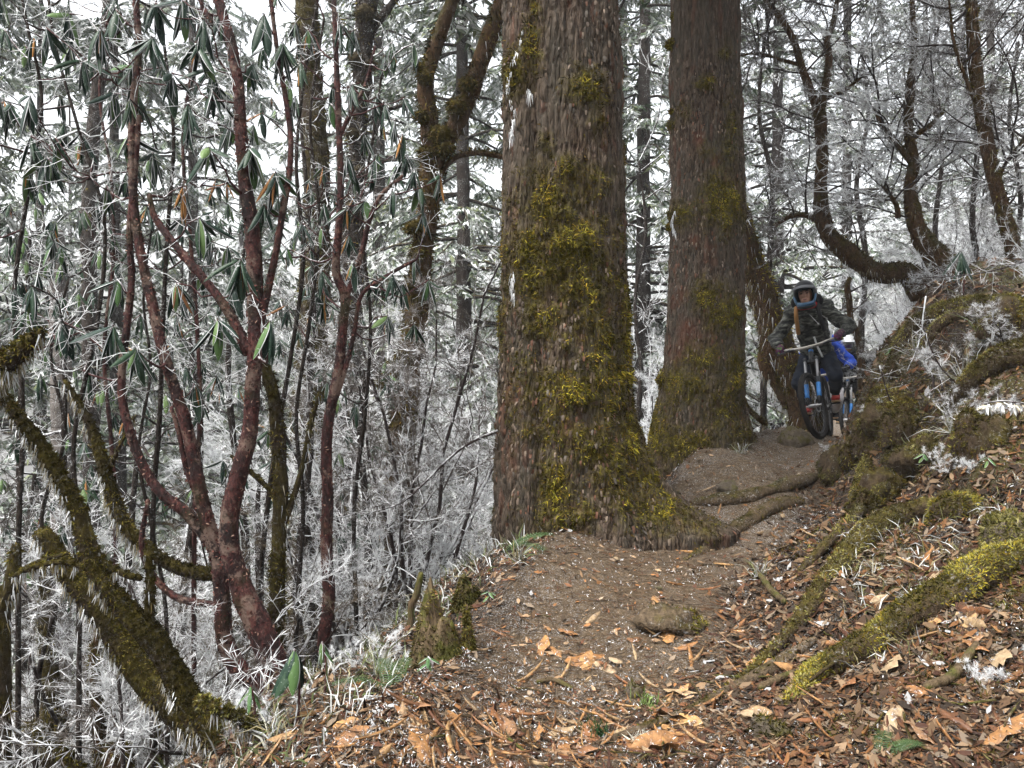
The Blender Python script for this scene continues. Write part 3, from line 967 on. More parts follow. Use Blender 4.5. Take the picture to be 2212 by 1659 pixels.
def whorl(rng, root, c, size, n, droop=1.0, axis_=None, name='leaf'):
    """n single leaves hanging round a shoot tip, each an object"""
    base = np.array(root.location)
    a0 = rng.uniform(0, 6.28)
    made = 0
    for k in range(n):
        az = a0 + 6.283 * k / n + rng.normal(0, 0.22)
        el = -droop * rng.uniform(0.75, 1.35)
        if rng.uniform() < 0.1: el *= 0.3
        d = Vector((math.cos(az) * math.cos(el), math.sin(az) * math.cos(el), math.sin(el)))
        z = Vector((-math.cos(az) * math.sin(el), -math.sin(az) * math.sin(el), math.cos(el)))
        y = z.cross(d)
        R = Matrix((d, y, z)).transposed() @ Matrix.Rotation(rng.normal(0, 0.3), 3, 'X')
        r = rng.uniform()
        me = LEAVES_DEAD[0] if r < 0.05 else LEAVES_LIGHT[0] if r < 0.15 else LEAVES[rng.integers(0, 4)]
        o = bpy.data.objects.new(name, me); C.objects.link(o); o.parent = root
        s = size * rng.uniform(0.65, 1.2)
        o.matrix_local = Matrix.Translation(Vector(np.asarray(c) - base) + d * 0.006) @ (R.to_4x4()) @ Matrix.Diagonal((s, s, s, 1))
        made += 1
    return made


def branch_net(rng, root, nodes, node_r, targets, mat, r_tip=0.0042, sag=0.14, name='branch'):
    """join each target to the nearest lower node of the tree by a curved branch; returns branch paths"""
    nodes = list(map(np.asarray, nodes)); nr = list(node_r)
    order = sorted(range(len(targets)), key=lambda i: min(np.linalg.norm(targets[i] - q) for q in nodes))
    geo = []
    for i in order:
        t = np.asarray(targets[i])
        A = np.array(nodes)
        dv = t - A
        d = np.linalg.norm(dv, axis=1) + np.where(dv[:, 2] < 0.05, 0.5, 0) + np.array([0.25 if r < r_tip * 1.2 else 0 for r in nr])
        k = int(np.argmin(d)); p = A[k]
        L = np.linalg.norm(t - p)
        m1_ = p + (t - p) * 0.35 + np.array([0, 0, -sag * L]) + rng.normal(0, 0.07 * L, 3)
        m2_ = p + (t - p) * 0.72 + np.array([0, 0, -sag * 0.5 * L]) + rng.normal(0, 0.06 * L, 3)
        pts = np.array([p, m1_, m2_, t])
        r0 = min(nr[k] * 0.6, r_tip + 0.012 * L); r0 = max(r0, r_tip * 1.3)
        V, fs = tube(pts, [r0, r0 * 0.75, r0 * 0.55, r_tip], 5, 0.06, lambda b, dd, r: r * 0.2 * vnoise(b * 30, 4))
        part(name, V, fs, mat, root)
        geo.append((V, fs))
        q = catmull(pts, 8)[0]
        for j in range(2, 8):
            nodes.append(q[j]); nr.append(r0 + (r_tip - r0) * j / 7)
    return geo


def side_twigs(rng, root, geo, n, L, mat, name='twigs', r=0.0022, up=0.1):
    """fine rimed side shoots along branches, one part"""
    V, fs, _ = join([(g[0], g[1]) for g in geo])
    P, N = scatter(rng, V, fs, n)
    lv = grow(rng, P, norm(N + rng.normal(0, 0.5, N.shape) + np.array([0, 0, up])), L * rng.uniform(0.4, 1.4, n), np.full(n, r),
              [dict(n=3, wob=0.22, c=4, t0=0.3, ang=0.75, ratio=0.5, rr=0.75, rmin=0.0014, up=0.02), dict(n=2, wob=0.25)])
    Vt, ft = segs_mesh(*cat_levels(lv))
    part(name, Vt, ft, mat, root, kind='stuff')


# ------------------------------------------------------------------ red-barked rhododendrons on the slope edge
def rhodo(label, stems, Y, whorls, seed, wsize=1.0, wn=(6, 10), leaf_cap=296, flakes=2600, twn=90, twL=0.18, mat='red_bark', twmat='redtwig'):
    rng = np.random.default_rng(seed)
    P0 = path(stems[0][0], Y)
    root = thing('rhododendron_tree', label, 'tree', P0[0])
    geo, nodes, nr = [], [], []
    for k, (pxs, wd) in enumerate(stems):
        P = path(pxs, Y)
        w = np.interp(np.linspace(0, 1, len(P)), np.linspace(0, 1, len(wd)), wd) / 2 / FPX * P[:, 1]
        if pxs[-1][1] < 45:
            P = np.vstack([P, P[-1] + norm(P[-1] - P[-2]) * 2.2]); w = np.concatenate([w, [w[-1] * 0.55]])
        if k == 0:
            P = foot(P); w = np.concatenate([[w[0] * 1.15], w])
        f = lambda b, d, r: r * (0.10 * fbm(b * 10, 3, seed) + 0.07 * fbm(b * 40, 2, seed + 1))
        V, fs = tube(P, w, 12, 0.03, f)
        part('trunk' if k == 0 else 'stem', V, fs, M[mat], root)
        geo.append((V, fs))
        q = catmull(np.hstack([P, w[:, None]]), 40)[0]
        for j in range(6, 40, 1):
            nodes.append(q[j, :3]); nr.append(q[j, 3])
    Vj, fj, _ = join(geo)
    add_flakes(root, rng, Vj, fj, flakes, 0.013)
    tg = [at(p[0], p[1], (p[2] if len(p) > 2 else Y) + rng.normal(0, 0.18)) for p in whorls]
    net = branch_net(rng, root, nodes, nr, tg, M[twmat])
    if net and twn:
        side_twigs(rng, root, net, twn, twL, M['frost_twig'])
    c = 0
    for t in tg:
        nn = int(rng.integers(wn[0], wn[1]))
        if c + nn > leaf_cap: break
        c += whorl(rng, root, t, wsize, nn, droop=rng.uniform(0.95, 1.3))
    # little rime crusts on the shoot tips
    if tg:
        P = np.repeat(np.array(tg), 14, 0) + rng.normal(0, 0.012, (len(tg) * 14, 3))
        Vb, fb, cb = blades(rng, P, norm(rng.normal(0, 1, P.shape)), 0.018, 0.004, 0.4, 0, RIME)
        part('frost_crust', Vb, fb, M['moss'], root, cb, kind='stuff')
    return root, geo, rng


R1 = rhodo('tall red-barked rhododendron with a thick pale peeling base and steep forked trunk', [
    ([(600, 1470), (562, 1360), (530, 1290), (497, 1190), (497, 1110), (520, 1010), (540, 930), (546, 830), (552, 740), (551, 620), (545, 500), (530, 400), (521, 290), (514, 180), (498, 90), (472, 0), (450, -80)],
     [62, 56, 48, 42, 40, 36, 33, 32, 35, 33, 30, 27, 25, 23, 21, 18]),
    ([(538, 765), (505, 695), (470, 640), (430, 590), (375, 525), (335, 470), (322, 420)], [24, 21, 18, 15, 11]),
    ([(558, 720), (580, 620), (597, 540), (612, 450), (624, 380), (628, 300), (615, 200), (600, 120), (590, 40)], [18, 15, 13, 11, 9]),
    ([(500, 95), (470, 60), (440, 20), (415, -40)], [16, 12, 8])], 3.9,
    [(427, 93), (458, 144), (371, 158), (406, 224), (451, 318), (542, 318), (595, 371), (395, 402), (546, 136), (458, 196), (570, 441), (504, 612), (470, 690, 3.6),
     (626, 185), (584, 693), (336, 7), (395, 0), (381, 612), (440, 40), (500, 250), (480, 20), (570, 30), (610, 90), (430, 470), (520, 560)], 101, wsize=1.2, leaf_cap=230)
R2 = rhodo('slender dark-red rhododendron leaning left from the base of the pale peeling trunk', [
    ([(575, 1495), (520, 1450), (487, 1385), (480, 1290), (470, 1200), (447, 1125), (432, 1060), (416, 980), (397, 900), (371, 820), (347, 740), (330, 660), (313, 590), (296, 500), (288, 420), (285, 300), (290, 200), (300, 100), (292, -20)],
     [42, 38, 34, 31, 28, 25, 23, 21, 19, 17, 15, 13]),
    ([(462, 1185), (405, 1112), (345, 1062), (306, 1000), (280, 930), (264, 860), (265, 780), (276, 690), (284, 600), (280, 500), (291, 380), (300, 250)], [24, 21, 18, 16, 14, 11]),
    ([(440, 1100), (405, 1020), (385, 930), (370, 880)], [14, 11, 8]),
    ([(485, 1312), (440, 1303), (380, 1290), (330, 1242), (306, 1175), (320, 1080)], [17, 15, 13, 9])], 4.05,
    [(217, 60), (287, 142), (65, 207), (60, 359), (119, 298), (102, 340), (277, 292), (66, 294), (175, 287), (140, 266), (21, 224), (294, 752, 3.6), (192, 784), (133, 693),
     (255, 605), (245, 703), (63, 668), (230, 400), (180, 130), (250, 20), (330, 80), (150, 30), (330, 330), (245, 200), (420, 829), (100, 60)], 102, wsize=1.15, leaf_cap=230)
R3 = rhodo('thin straight red-stemmed rhododendron standing right of the pale peeling trunk', [
    ([(706, 1460), (700, 1380), (711, 1290), (705, 1180), (708, 1080), (705, 980), (711, 900), (731, 800), (741, 700), (745, 640), (726, 585), (731, 500), (736, 400), (731, 250), (726, 120), (720, -30)],
     [28, 27, 25, 23, 21, 20, 16, 13, 10]),
    ([(746, 645), (768, 590), (785, 530), (800, 470), (825, 420), (870, 380)], [14, 11, 8]),
    ([(712, 900), (745, 800), (765, 720), (780, 640), (830, 600), (900, 560)], [12, 9, 6]),
    ([(731, 300), (760, 240), (790, 180), (810, 100)], [10, 8, 5])], 4.6,
    [(764, 66), (848, 91), (894, 94), (761, 182), (813, 210), (873, 210), (831, 224), (852, 259), (785, 287), (869, 290), (817, 332), (750, 336), (876, 336), (761, 371), (803, 360), (855, 357),
     (894, 367), (950, 378), (908, 399), (915, 455), (848, 409), (750, 448), (789, 430), (761, 567), (848, 591), (925, 605), (838, 682), (894, 700), (869, 612), (813, 591),
     (714, 224), (735, 49), (721, 182), (693, 490), (654, 483), (620, 535), (665, 63), (650, 133), (700, 612), (696, 584)], 103, wsize=0.95, wn=(5, 8), leaf_cap=280, flakes=1500)


# slender crossing rhododendron stems that fill the upper part of the thicket
def slender(label, pxs, w0, Y, seed, nw=12, mat='red_bark', lean=None):
    rng = np.random.default_rng(seed)
    P = path(pxs, Y)
    root = thing('rhododendron_sapling', label, 'tree', foot(P)[0], 'slender rhododendron stems')
    Pf = foot(P)
    wd = np.linspace(w0, w0 * 0.45, len(Pf)) / 2 / FPX * Y
    V, fs = tube(Pf, wd, 8, 0.05, lambda b, d, r: r * (0.18 * fbm(b * 9, 3, seed)))
    part('trunk', V, fs, M[mat], root)
    q = catmull(P, 24)[0]
    k = rng.integers(8, 24, nw)
    tg = [q[i] + np.array([rng.normal(0, 0.28), rng.normal(0, 0.25), rng.uniform(0.12, 0.5)]) for i in k]
    net = branch_net(rng, root, list(q[6:]), [0.012] * 18, tg, M['twig' if rng.uniform() < .6 else 'redtwig'])
    side_twigs(rng, root, net + [(V, fs)], 70, 0.24, M['twig'], name='dark_twigs')
    side_twigs(rng, root, net, 60, 0.16, M['frost_twig'])
    for t in tg: whorl(rng, root, t, 0.95, int(rng.integers(4, 8)), droop=rng.uniform(0.9, 1.3))


for k, (lab, pxs, w0, Y) in enumerate([
        ('black slender stem crossing in front of the forked red trunks near the top', [(330, 1150), (345, 900), (352, 700), (362, 500), (375, 300), (355, 100), (330, -30)], 13, 4.3),
        ('dark thin stem bending left across the upper picture corner', [(170, 1200), (160, 950), (210, 700), (225, 480), (170, 280), (120, 100), (100, -40)], 12, 4.2),
        ('thin red stem rising between the two leaning rhododendrons', [(420, 1150), (432, 900), (425, 700), (410, 500), (395, 300), (420, 120), (440, -20)], 12, 4.6),
        ('dark stem leaning right behind the pale peeling trunk', [(560, 1300), (590, 1000), (630, 760), (655, 560), (640, 350), (660, 150), (690, -20)], 13, 5.2),
        ('thin dark stem close to the picture edge, topped with drooping leaves', [(40, 1200), (50, 900), (30, 650), (60, 420), (90, 220), (60, 60), (40, -40)], 12, 4.4),
        ('slim red stem left of the slender leaning rhododendron', [(250, 1180), (240, 950), (225, 760), (245, 560), (240, 380), (215, 200), (235, 20)], 11, 4.9),
        ('wavy dark stem just left of the thin straight red one', [(640, 1350), (655, 1100), (640, 900), (668, 700), (690, 480), (670, 260), (700, 40)], 12, 5.0),
        ('dark wand-like stem right of the thin straight red one', [(770, 1350), (765, 1100), (790, 880), (800, 680), (780, 480), (805, 300), (830, 120)], 11, 5.4),
        ('thin black stem between the leaning mossy limb and the red stems', [(360, 1350), (330, 1150), (300, 980), (325, 800), (310, 640), (330, 480)], 10, 4.5),
        ('crooked dark stem low at the picture edge', [(80, 1500), (120, 1300), (90, 1120), (140, 940), (110, 760), (150, 600)], 12, 4.7)]):
    slender(lab, pxs, w0, Y, 500 + k, 12 if k < 8 else 6, 'red_bark' if 'red' in lab.split(' ')[1:3] else 'darkbark')

# smaller, farther rhododendron bushes under the taller trees
def bush(label, base_px, Y, box, nw, seed, wsize=1.0):
    rng = np.random.default_rng(seed)
    b = at(base_px[0], base_px[1], Y)
    b[2] = min(b[2], float(height(b[0:1], b[1:2])[0]))
    root = thing('rhododendron_bush', label, 'shrub', b, 'rhododendron bushes on the slope')
    tg = [at(rng.uniform(box[0], box[2]), rng.uniform(box[1], box[3]), Y + rng.normal(0, 0.5)) for _ in range(nw)]
    top = at((box[0] + box[2]) / 2, (box[1] + box[3]) / 2, Y)
    st = np.array([b, b + (top - b) * 0.4 + rng.normal(0, 0.1, 3), b + (top - b) * 0.75 + rng.normal(0, 0.1, 3), top])
    V, fs = tube(st, [0.045, 0.038, 0.028, 0.015], 8, 0.06, lambda p, d, r: r * 0.25 * fbm(p * 9, 2, seed))
    part('trunk', V, fs, M['darkbark'], root)
    q = catmull(st, 20)[0]
    net = branch_net(rng, root, list(q[5:]), [0.03] * 15, tg, M['twig'], r_tip=0.004)
    side_twigs(rng, root, net, 60, 0.22, M['frost_twig'], r=0.003)
    for t in tg:
        whorl(rng, root, t, wsize, int(rng.integers(5, 8)), droop=rng.uniform(0.9, 1.25))
    return root


for k, (lab, bp, Y, box, nw) in enumerate([
        ('low rhododendron bush with drooping leaves between the leaning red stems', (430, 1150), 6.5, (300, 560, 520, 900), 26),
        ('leafy rhododendron bush half hidden behind frosty twigs at the picture edge, upper slope', (150, 1150), 6.2, (20, 560, 260, 900), 26),
        ('sparse rhododendron bush behind the thin straight red stem', (680, 1200), 7.0, (600, 560, 730, 900), 20),
        ('dark rhododendron bush under the mossy leaning trunk', (120, 1500), 5.6, (20, 1000, 200, 1300), 16),
        ('small-leaved rhododendron bush hanging low below the thin red stem', (690, 1400), 7.5, (600, 1000, 830, 1250), 26),
        ('rhododendron bush reaching up behind the thin red crown', (690, 900), 7.5, (560, 60, 740, 480), 26)]):
    bush(lab, bp, Y, box, nw, 200 + k, 1.0 if k != 4 else 0.8)
for k, (lab, bp, Y, box, nw) in enumerate([
        ('dark-leaved rhododendron bush low behind the slender leaning stems', (300, 1250), 6.0, (180, 820, 420, 1080), 24),
        ('dark-leaved rhododendron bush at the picture edge above the mossy stub', (40, 1000), 6.8, (-10, 380, 140, 640), 24),
        ('dark-leaved rhododendron bush behind the forked red trunk', (520, 1100), 7.2, (420, 380, 640, 660), 26),
        ('dark-leaved rhododendron bush low behind the pale peeling trunk', (560, 1350), 6.6, (480, 900, 640, 1150), 22),
        ('dark-leaved rhododendron bush beside the forked tree, right of the thin red stem', (790, 1250), 7.4, (720, 620, 860, 980), 24),
        ('dark-leaved rhododendron bush near the bottom picture corner', (60, 1600), 6.4, (0, 900, 150, 1150), 20)]):
    bush(lab, bp, Y, box, nw, 230 + k, 1.0)

# ------------------------------------------------------------------ mossy trunks leaning over the lower slope
def mossy_tree(name, label, limbs, Y, mat, nm, nr, seed, cols=None, mL=0.028, rL=0.05, cat='tree', base_foot=True, amp=0.22, freq=10, mw=0.0042):
    rng = np.random.default_rng(seed)
    P0 = path(limbs[0][0], Y)
    root = thing(name, label, cat, P0[0])
    geo = []
    for k, (pxs, wd) in enumerate(limbs):
        P = path(pxs, Y)
        w = np.interp(np.linspace(0, 1, len(P)), np.linspace(0, 1, len(wd)), wd) / 2 / FPX * P[:, 1]
        if pxs[-1][1] < 45:
            P = np.vstack([P, P[-1] + norm(P[-1] - P[-2]) * 2.2]); w = np.concatenate([w, [w[-1] * 0.55]])
        if k == 0 and base_foot:
            P = foot(P); w = np.concatenate([[w[0] * 1.15], w])
        f = lambda b, d, r: r * (amp * fbm(b * freq, 3, seed) + amp * 0.8 * fbm(b * freq * 0.35, 2, seed + 1))
        V, fs = tube(P, w, 12, 0.04, f)
        part('trunk' if k == 0 else 'branch', V, fs, M[mat], root)
        geo.append((V, fs))
    Vj, fj, _ = join(geo)
    if nm: add_moss(root, rng, Vj, fj, nm, cols or (MOSS_DEEP + MOSS_DARK), mL, mw)
    if nr: add_rime(root, rng, Vj, fj, nr, rL)
    return root, geo, rng


mossy_tree('mossy_tree', 'moss-furred tree leaning left over the slope with rime hanging beneath it', [
    ([(505, 1640), (432, 1560), (372, 1450), (322, 1370), (262, 1310), (216, 1250), (190, 1190), (166, 1100), (122, 1020), (76, 950), (32, 890), (-20, 820)], [62, 56, 50, 46, 42, 38, 36, 32, 28, 24]),
    ([(330, 1385), (322, 1330), (325, 1260), (318, 1190)], [24, 18, 14]),
    ([(215, 1240), (170, 1220), (120, 1215), (60, 1230), (20, 1250)], [18, 14, 9]),
    ([(190, 1130), (220, 1210), (270, 1240), (305, 1250)], [12, 16, 12])], 3.05, 'mossy', 14000, 2200, 301, mL=0.013, mw=0.0022, rL=0.035)
mossy_tree('mossy_tree', 'dark moss-covered trunk leaning just behind the furred leaning tree', [
    ([(495, 1675), (425, 1575), (352, 1510), (292, 1440), (252, 1380), (212, 1318), (150, 1240), (90, 1150)], [66, 62, 58, 50, 44, 36])], 3.5, 'mossy', 7000, 1000, 302, mL=0.014, mw=0.0024)
mossy_tree('mossy_tree', 'black mossy limb curving up left from beside the pale peeling base', [
    ([(482, 1235), (440, 1240), (370, 1222), (312, 1180), (266, 1130), (240, 1060), (212, 965), (182, 890), (140, 822)], [34, 30, 28, 28, 30, 26, 18, 10]),
    ([(230, 1030), (260, 960), (290, 900)], [10, 7])], 4.15, 'mossy', 3200, 900, 303, base_foot=False, mL=0.018, mw=0.003)
mossy_tree('mossy_tree', 'upright dark mossy trunk just behind the pale peeling rhododendron', [
    ([(596, 1420), (598, 1300), (602, 1180), (606, 1060), (600, 930), (590, 850), (568, 780), (560, 720)], [34, 33, 32, 34, 30, 26, 18]),
    ([(606, 1150), (632, 1080), (655, 1000), (668, 930), (690, 850)], [15, 13, 9]),
    ([(606, 1090), (575, 1050), (530, 1010), (500, 985)], [14, 12, 8])], 4.7, 'mossy', 3200, 300, 304, mL=0.022)
mossy_tree('dead_stub', 'mossy broken stub poking in from the picture edge above the leaning tree', [
    ([(-40, 830), (10, 790), (50, 752), (92, 715)], [52, 44, 34, 14])], 2.9, 'mossy', 1500, 350, 305, mL=0.02, base_foot=False, cat='branch')
mossy_tree('dead_stub', 'short upright mossy stub near the lower picture edge', [
    ([(0, 1350), (18, 1290), (30, 1235), (34, 1180)], [42, 36, 30, 18]), ([(30, 1240), (90, 1210), (150, 1195)], [12, 9, 6])], 3.3, 'mossy', 1500, 250, 306, mL=0.02, cat='branch')
mossy_tree('mossy_tree', 'thin dark trunk rising through frosty scrub low on the slope', [
    ([(112, 1700), (112, 1600), (108, 1480), (100, 1380), (104, 1300), (92, 1210)], [44, 42, 36, 30, 22])], 5.0, 'mossy', 2500, 500, 307)
mossy_tree('mossy_tree', 'slim crooked mossy trunk beside a round stump on the lower slope', [
    ([(222, 1720), (216, 1600), (208, 1500), (204, 1420), (214, 1330), (200, 1260)], [26, 24, 20, 16])], 4.6, 'brownmoss', 1500, 250, 308)
mossy_tree('tree_stump', 'round-topped brown stump at the bottom of the slope', [
    ([(255, 1720), (254, 1680), (252, 1640), (252, 1612)], [66, 62, 58, 42])], 4.4, 'brownmoss', 1500, 120, 309, cat='stump')
mossy_tree('fallen_branch', 'mossy branch lying low below the leaning tree trunk', [
    ([(60, 1570), (100, 1600), (140, 1630), (175, 1670)], [20, 24, 26])], 4.2, 'mossy', 1200, 120, 310, base_foot=False, cat='branch')
mossy_tree('fallen_branch', 'moss-covered log sloping down to the trail edge', [
    ([(430, 1512), (480, 1535), (525, 1556), (590, 1600)], [24, 26, 28, 24])], 2.75, 'mossy', 2200, 120, 311, MOSS_DARK + MOSS_PALE, mL=0.016, base_foot=False, cat='log')
mossy_tree('mossy_tree', 'dark upright trunk behind the slim crooked mossy one', [
    ([(345, 1760), (342, 1650), (350, 1560), (346, 1480)], [32, 30, 28, 24])], 4.6, 'mossy', 1200, 250, 312)

# trunks further down the slope
mossy_tree('forked_tree', 'lumpy orange-brown tree forking into two mossy limbs, left of the nearest big trunk', [
    ([(850, 1420), (854, 1330), (858, 1200), (862, 1050), (872, 900), (893, 720), (910, 560), (926, 430), (940, 330)], [80, 74, 68, 62, 54, 50, 48, 56]),
    ([(936, 345), (925, 240), (920, 175), (945, 90), (975, 5), (995, -60)], [42, 32, 34, 28, 30]),
    ([(948, 335), (1000, 240), (1038, 130), (1078, 20), (1100, -40)], [40, 38, 32, 28]),
    ([(930, 430), (970, 350), (1030, 330), (1090, 340)], [14, 14, 12])], 8.0, 'brownmoss', 5500, 500, 321, MOSS_BROWN + MOSS_DEEP, mL=0.06, mw=0.009, rL=0.09, amp=0.3, freq=5)
FT = bpy.data.objects['forked_tree']
_r = np.random.default_rng(5)
for (px, py, r) in ((918, 165, 24), (910, 250, 20), (1010, 180, 24), (985, 230, 26), (950, 290, 34), (918, 330, 22), (892, 490, 26), (900, 545, 22), (845, 800, 34), (825, 825, 22), (870, 770, 24), (905, 145, 16), (960, 320, 28), (890, 610, 20)):
    clump(_r, FT, at(px, py, 7.85), r * 7.85 / FPX * 0.8, 220, MOSS_BROWN + MOSS_DEEP + MOSS_DARK + MOSS_BROWN, 0.08)
mossy_tree('mossy_tree', 'broad brown trunk behind the thin red stem, patched with moss', [
    ([(655, 1500), (660, 1300), (664, 1100), (668, 900), (676, 700), (684, 500), (680, 300), (666, 120), (660, -40)], [84, 80, 74, 66, 58, 52, 46])], 9.0, 'mossy', 3500, 300, 322, mL=0.06, mw=0.008)
mossy_tree('mossy_tree', 'black snaggy trunk with moss lumps behind the thin red crown', [
    ([(742, 1500), (748, 1200), (752, 950), (760, 650), (766, 450), (776, 280), (786, 120), (792, -40)], [60, 54, 50, 46, 44]),
    ([(775, 270), (830, 240), (880, 225)], [18, 12, 8]), ([(786, 110), (740, 60), (720, 20)], [16, 12, 8]), ([(790, 80), (830, 30), (860, -10)], [20, 16, 12])], 10.0, 'darkbark', 2500, 300, 323, mL=0.08, mw=0.01, amp=0.4, freq=4)
TB = [o for o in bpy.data.objects if o.parent is None and o.get('label', '').startswith('black snaggy')][0]
for (px, py, r) in ((790, 30, 30), (770, 130, 26), (785, 190, 24), (765, 290, 24), (775, 370, 20), (762, 450, 24), (800, 140, 18), (820, 225, 12)):
    clump(_r, TB, at(px, py, 9.9), r * 9.9 / FPX * 0.8, 160, [(0.05, 0.04, 0.02), (0.03, 0.025, 0.015), (0.08, 0.06, 0.03)], 0.1)
mossy_tree('bare_tree', 'narrow brown trunk far behind the leaning red stems', [
    ([(196, 1300), (198, 1000), (194, 700), (192, 450), (205, 250), (230, 60), (235, -40)], [34, 32, 30, 26, 22])], 11.0, 'darkbark', 600, 100, 324, mL=0.07, mw=0.01)
mossy_tree('bare_tree', 'pale grey trunk far down the slope near the picture edge', [
    ([(132, 1400), (134, 1150), (133, 900), (128, 700), (120, 500)], [44, 42, 40, 34])], 12.0, 'greybark', 300, 100, 325, mL=0.07)
mossy_tree('mossy_tree', 'orange mossy trunk leaning behind the cyclist, hung with rime', [
    ([(1745, 920), (1722, 850), (1692, 765), (1655, 665), (1618, 565), (1592, 470), (1570, 370)], [70, 66, 60, 60, 56, 50]),
    ([(1640, 640), (1660, 720), (1655, 790), (1690, 850), (1700, 880)], [30, 26, 34, 20])], 10.3, 'brownmoss', 3500, 900, 326, MOSS_BROWN + MOSS_BRIGHT, mL=0.05, mw=0.008, rL=0.14, amp=0.3, freq=5)
mossy_tree('fallen_branch', 'short mossy root curling off the slope left of the stone beside the cyclist', [
    ([(1600, 850), (1618, 885), (1640, 905), (1655, 915)], [10, 14, 12])], 8.8, 'brownmoss', 300, 60, 327, base_foot=False, cat='root')

# ------------------------------------------------------------------ bare, rimed trees on the right bank
def twig_crown(rng, root, paths_r, n1, L1, levels, name='twigs', mat='frost_twig', thick='twig', t0=0.25, up=0.25):
    """branches and rimed twigs grown off given limbs: [(path, radius)]"""
    P, D, R = [], [], []
    for (p, r) in paths_r:
        q = catmull(p, 30)[0]
        k = rng.integers(int(30 * t0), 30, n1)
        T = norm(np.gradient(q, axis=0))
        d = norm(np.cross(T[k], rng.normal(0, 1, (n1, 3)))) + T[k] * 0.35 + np.array([0, 0, up])
        P.append(q[k]); D.append(d); R.append(np.full(n1, r))
    P, D, R = np.vstack(P), norm(np.vstack(D)), np.concatenate(R)
    lv = grow(rng, P, D, L1 * rng.uniform(0.5, 1.3, len(P)), R, levels)
    V, fs = segs_mesh(*cat_levels(lv[:1]), K=4)
    part('branches', V, fs, M[thick], root, kind='stuff')
    V, fs, _ = join([segs_mesh(*cat_levels(lv[1:3])), feather(rng, cat_levels(lv[2:3]), 4, 0.07, 0.0026)])
    part(name, V, fs, M[mat], root, kind='stuff')


TW = lambda rm=0.004: [dict(n=5, wob=0.16, c=7, t0=0.2, ang=0.7, ratio=0.55, rr=0.6, rmin=rm, up=0.03, flat=0.6),
                       dict(n=4, wob=0.18, c=6, t0=0.2, ang=0.75, ratio=0.5, rr=0.75, rmin=rm * 0.85, flat=0.6),
                       dict(n=3, wob=0.22, c=3, t0=0.3, ang=0.8, ratio=0.5, rr=0.8, rmin=rm * 0.75), dict(n=2, wob=0.2)]


def bare_tree(label, limbs, Y, mat, seed, n1=10, L1=1.1, nm=1500, nr=200, rm=0.005, cols=None, base_foot=True):
    root, geo, rng = mossy_tree('bare_tree', label, limbs, Y, mat, nm, nr, seed, cols or MOSS_BROWN + MOSS_DARK, mL=0.045, mw=0.007, rL=0.08, amp=0.22, freq=7, base_foot=base_foot)
    pr = [(path(l[0], Y), 0.012) for l in limbs]
    twig_crown(rng, root, pr, n1, L1, TW(rm))
    return root


bare_tree('curved mossy tree arching up from the bank to a dark fork above the cyclist', [
    ([(1990, 640), (1960, 590), (1900, 592), (1850, 562), (1800, 520), (1776, 470), (1772, 400), (1776, 330), (1771, 245)], [52, 50, 46, 44, 42, 34, 26, 24, 26]),
    ([(1771, 250), (1758, 215), (1730, 140), (1716, 90), (1690, 45), (1660, 5), (1640, -30)], [20, 16, 14, 12]),
    ([(1771, 245), (1782, 190), (1791, 130), (1786, 90), (1800, 50), (1812, -20)], [18, 16, 13, 10]),
    ([(1772, 480), (1740, 465), (1700, 470), (1660, 500)], [16, 12, 8]),
    ([(1730, 140), (1690, 130), (1640, 115), (1600, 120)], [9, 7, 4]), ([(1785, 215), (1830, 190), (1870, 160)], [9, 7, 4])], 9.0, 'brownmoss', 401, n1=7, L1=0.9, nr=500, base_foot=False)
bare_tree('mossy tree with a swollen base on the bank, between the curved and the slanting trees', [
    ([(2060, 640), (2030, 560), (1990, 510), (1972, 450), (1966, 400), (1974, 350), (1962, 280), (1966, 190), (1975, 100), (1970, 0)], [60, 56, 44, 34, 26, 22, 20, 18, 14, 10]),
    ([(1968, 350), (1930, 300), (1900, 260), (1890, 235)], [14, 11, 7]), ([(1966, 300), (2010, 270), (2040, 240)], [14, 10, 6]), ([(1940, 470), (1935, 440), (1905, 400)], [12, 10, 7])], 8.6, 'brownmoss', 402, n1=8, L1=1.1)
bare_tree('straight dark trunk slanting up along the picture edge above the bank', [
    ([(2215, 640), (2195, 560), (2160, 430), (2132, 310), (2112, 190), (2102, 70), (2094, -40)], [40, 34, 30, 27, 25, 22]),
    ([(2120, 250), (2090, 180), (2060, 90), (2050, 0)], [9, 7, 5]), ([(2150, 400), (2180, 340), (2215, 300)], [10, 8, 6])], 7.6, 'brownmoss', 403, n1=9, L1=1.1, cols=MOSS_DARK)
bare_tree('thin crooked sapling with knobs behind the cyclist', [
    ([(1862, 800), (1853, 730), (1838, 690), (1834, 645), (1830, 620), (1836, 600)], [16, 14, 12, 15, 10])], 10.4, 'brownmoss', 404, n1=5, L1=0.5, nm=300, nr=60)
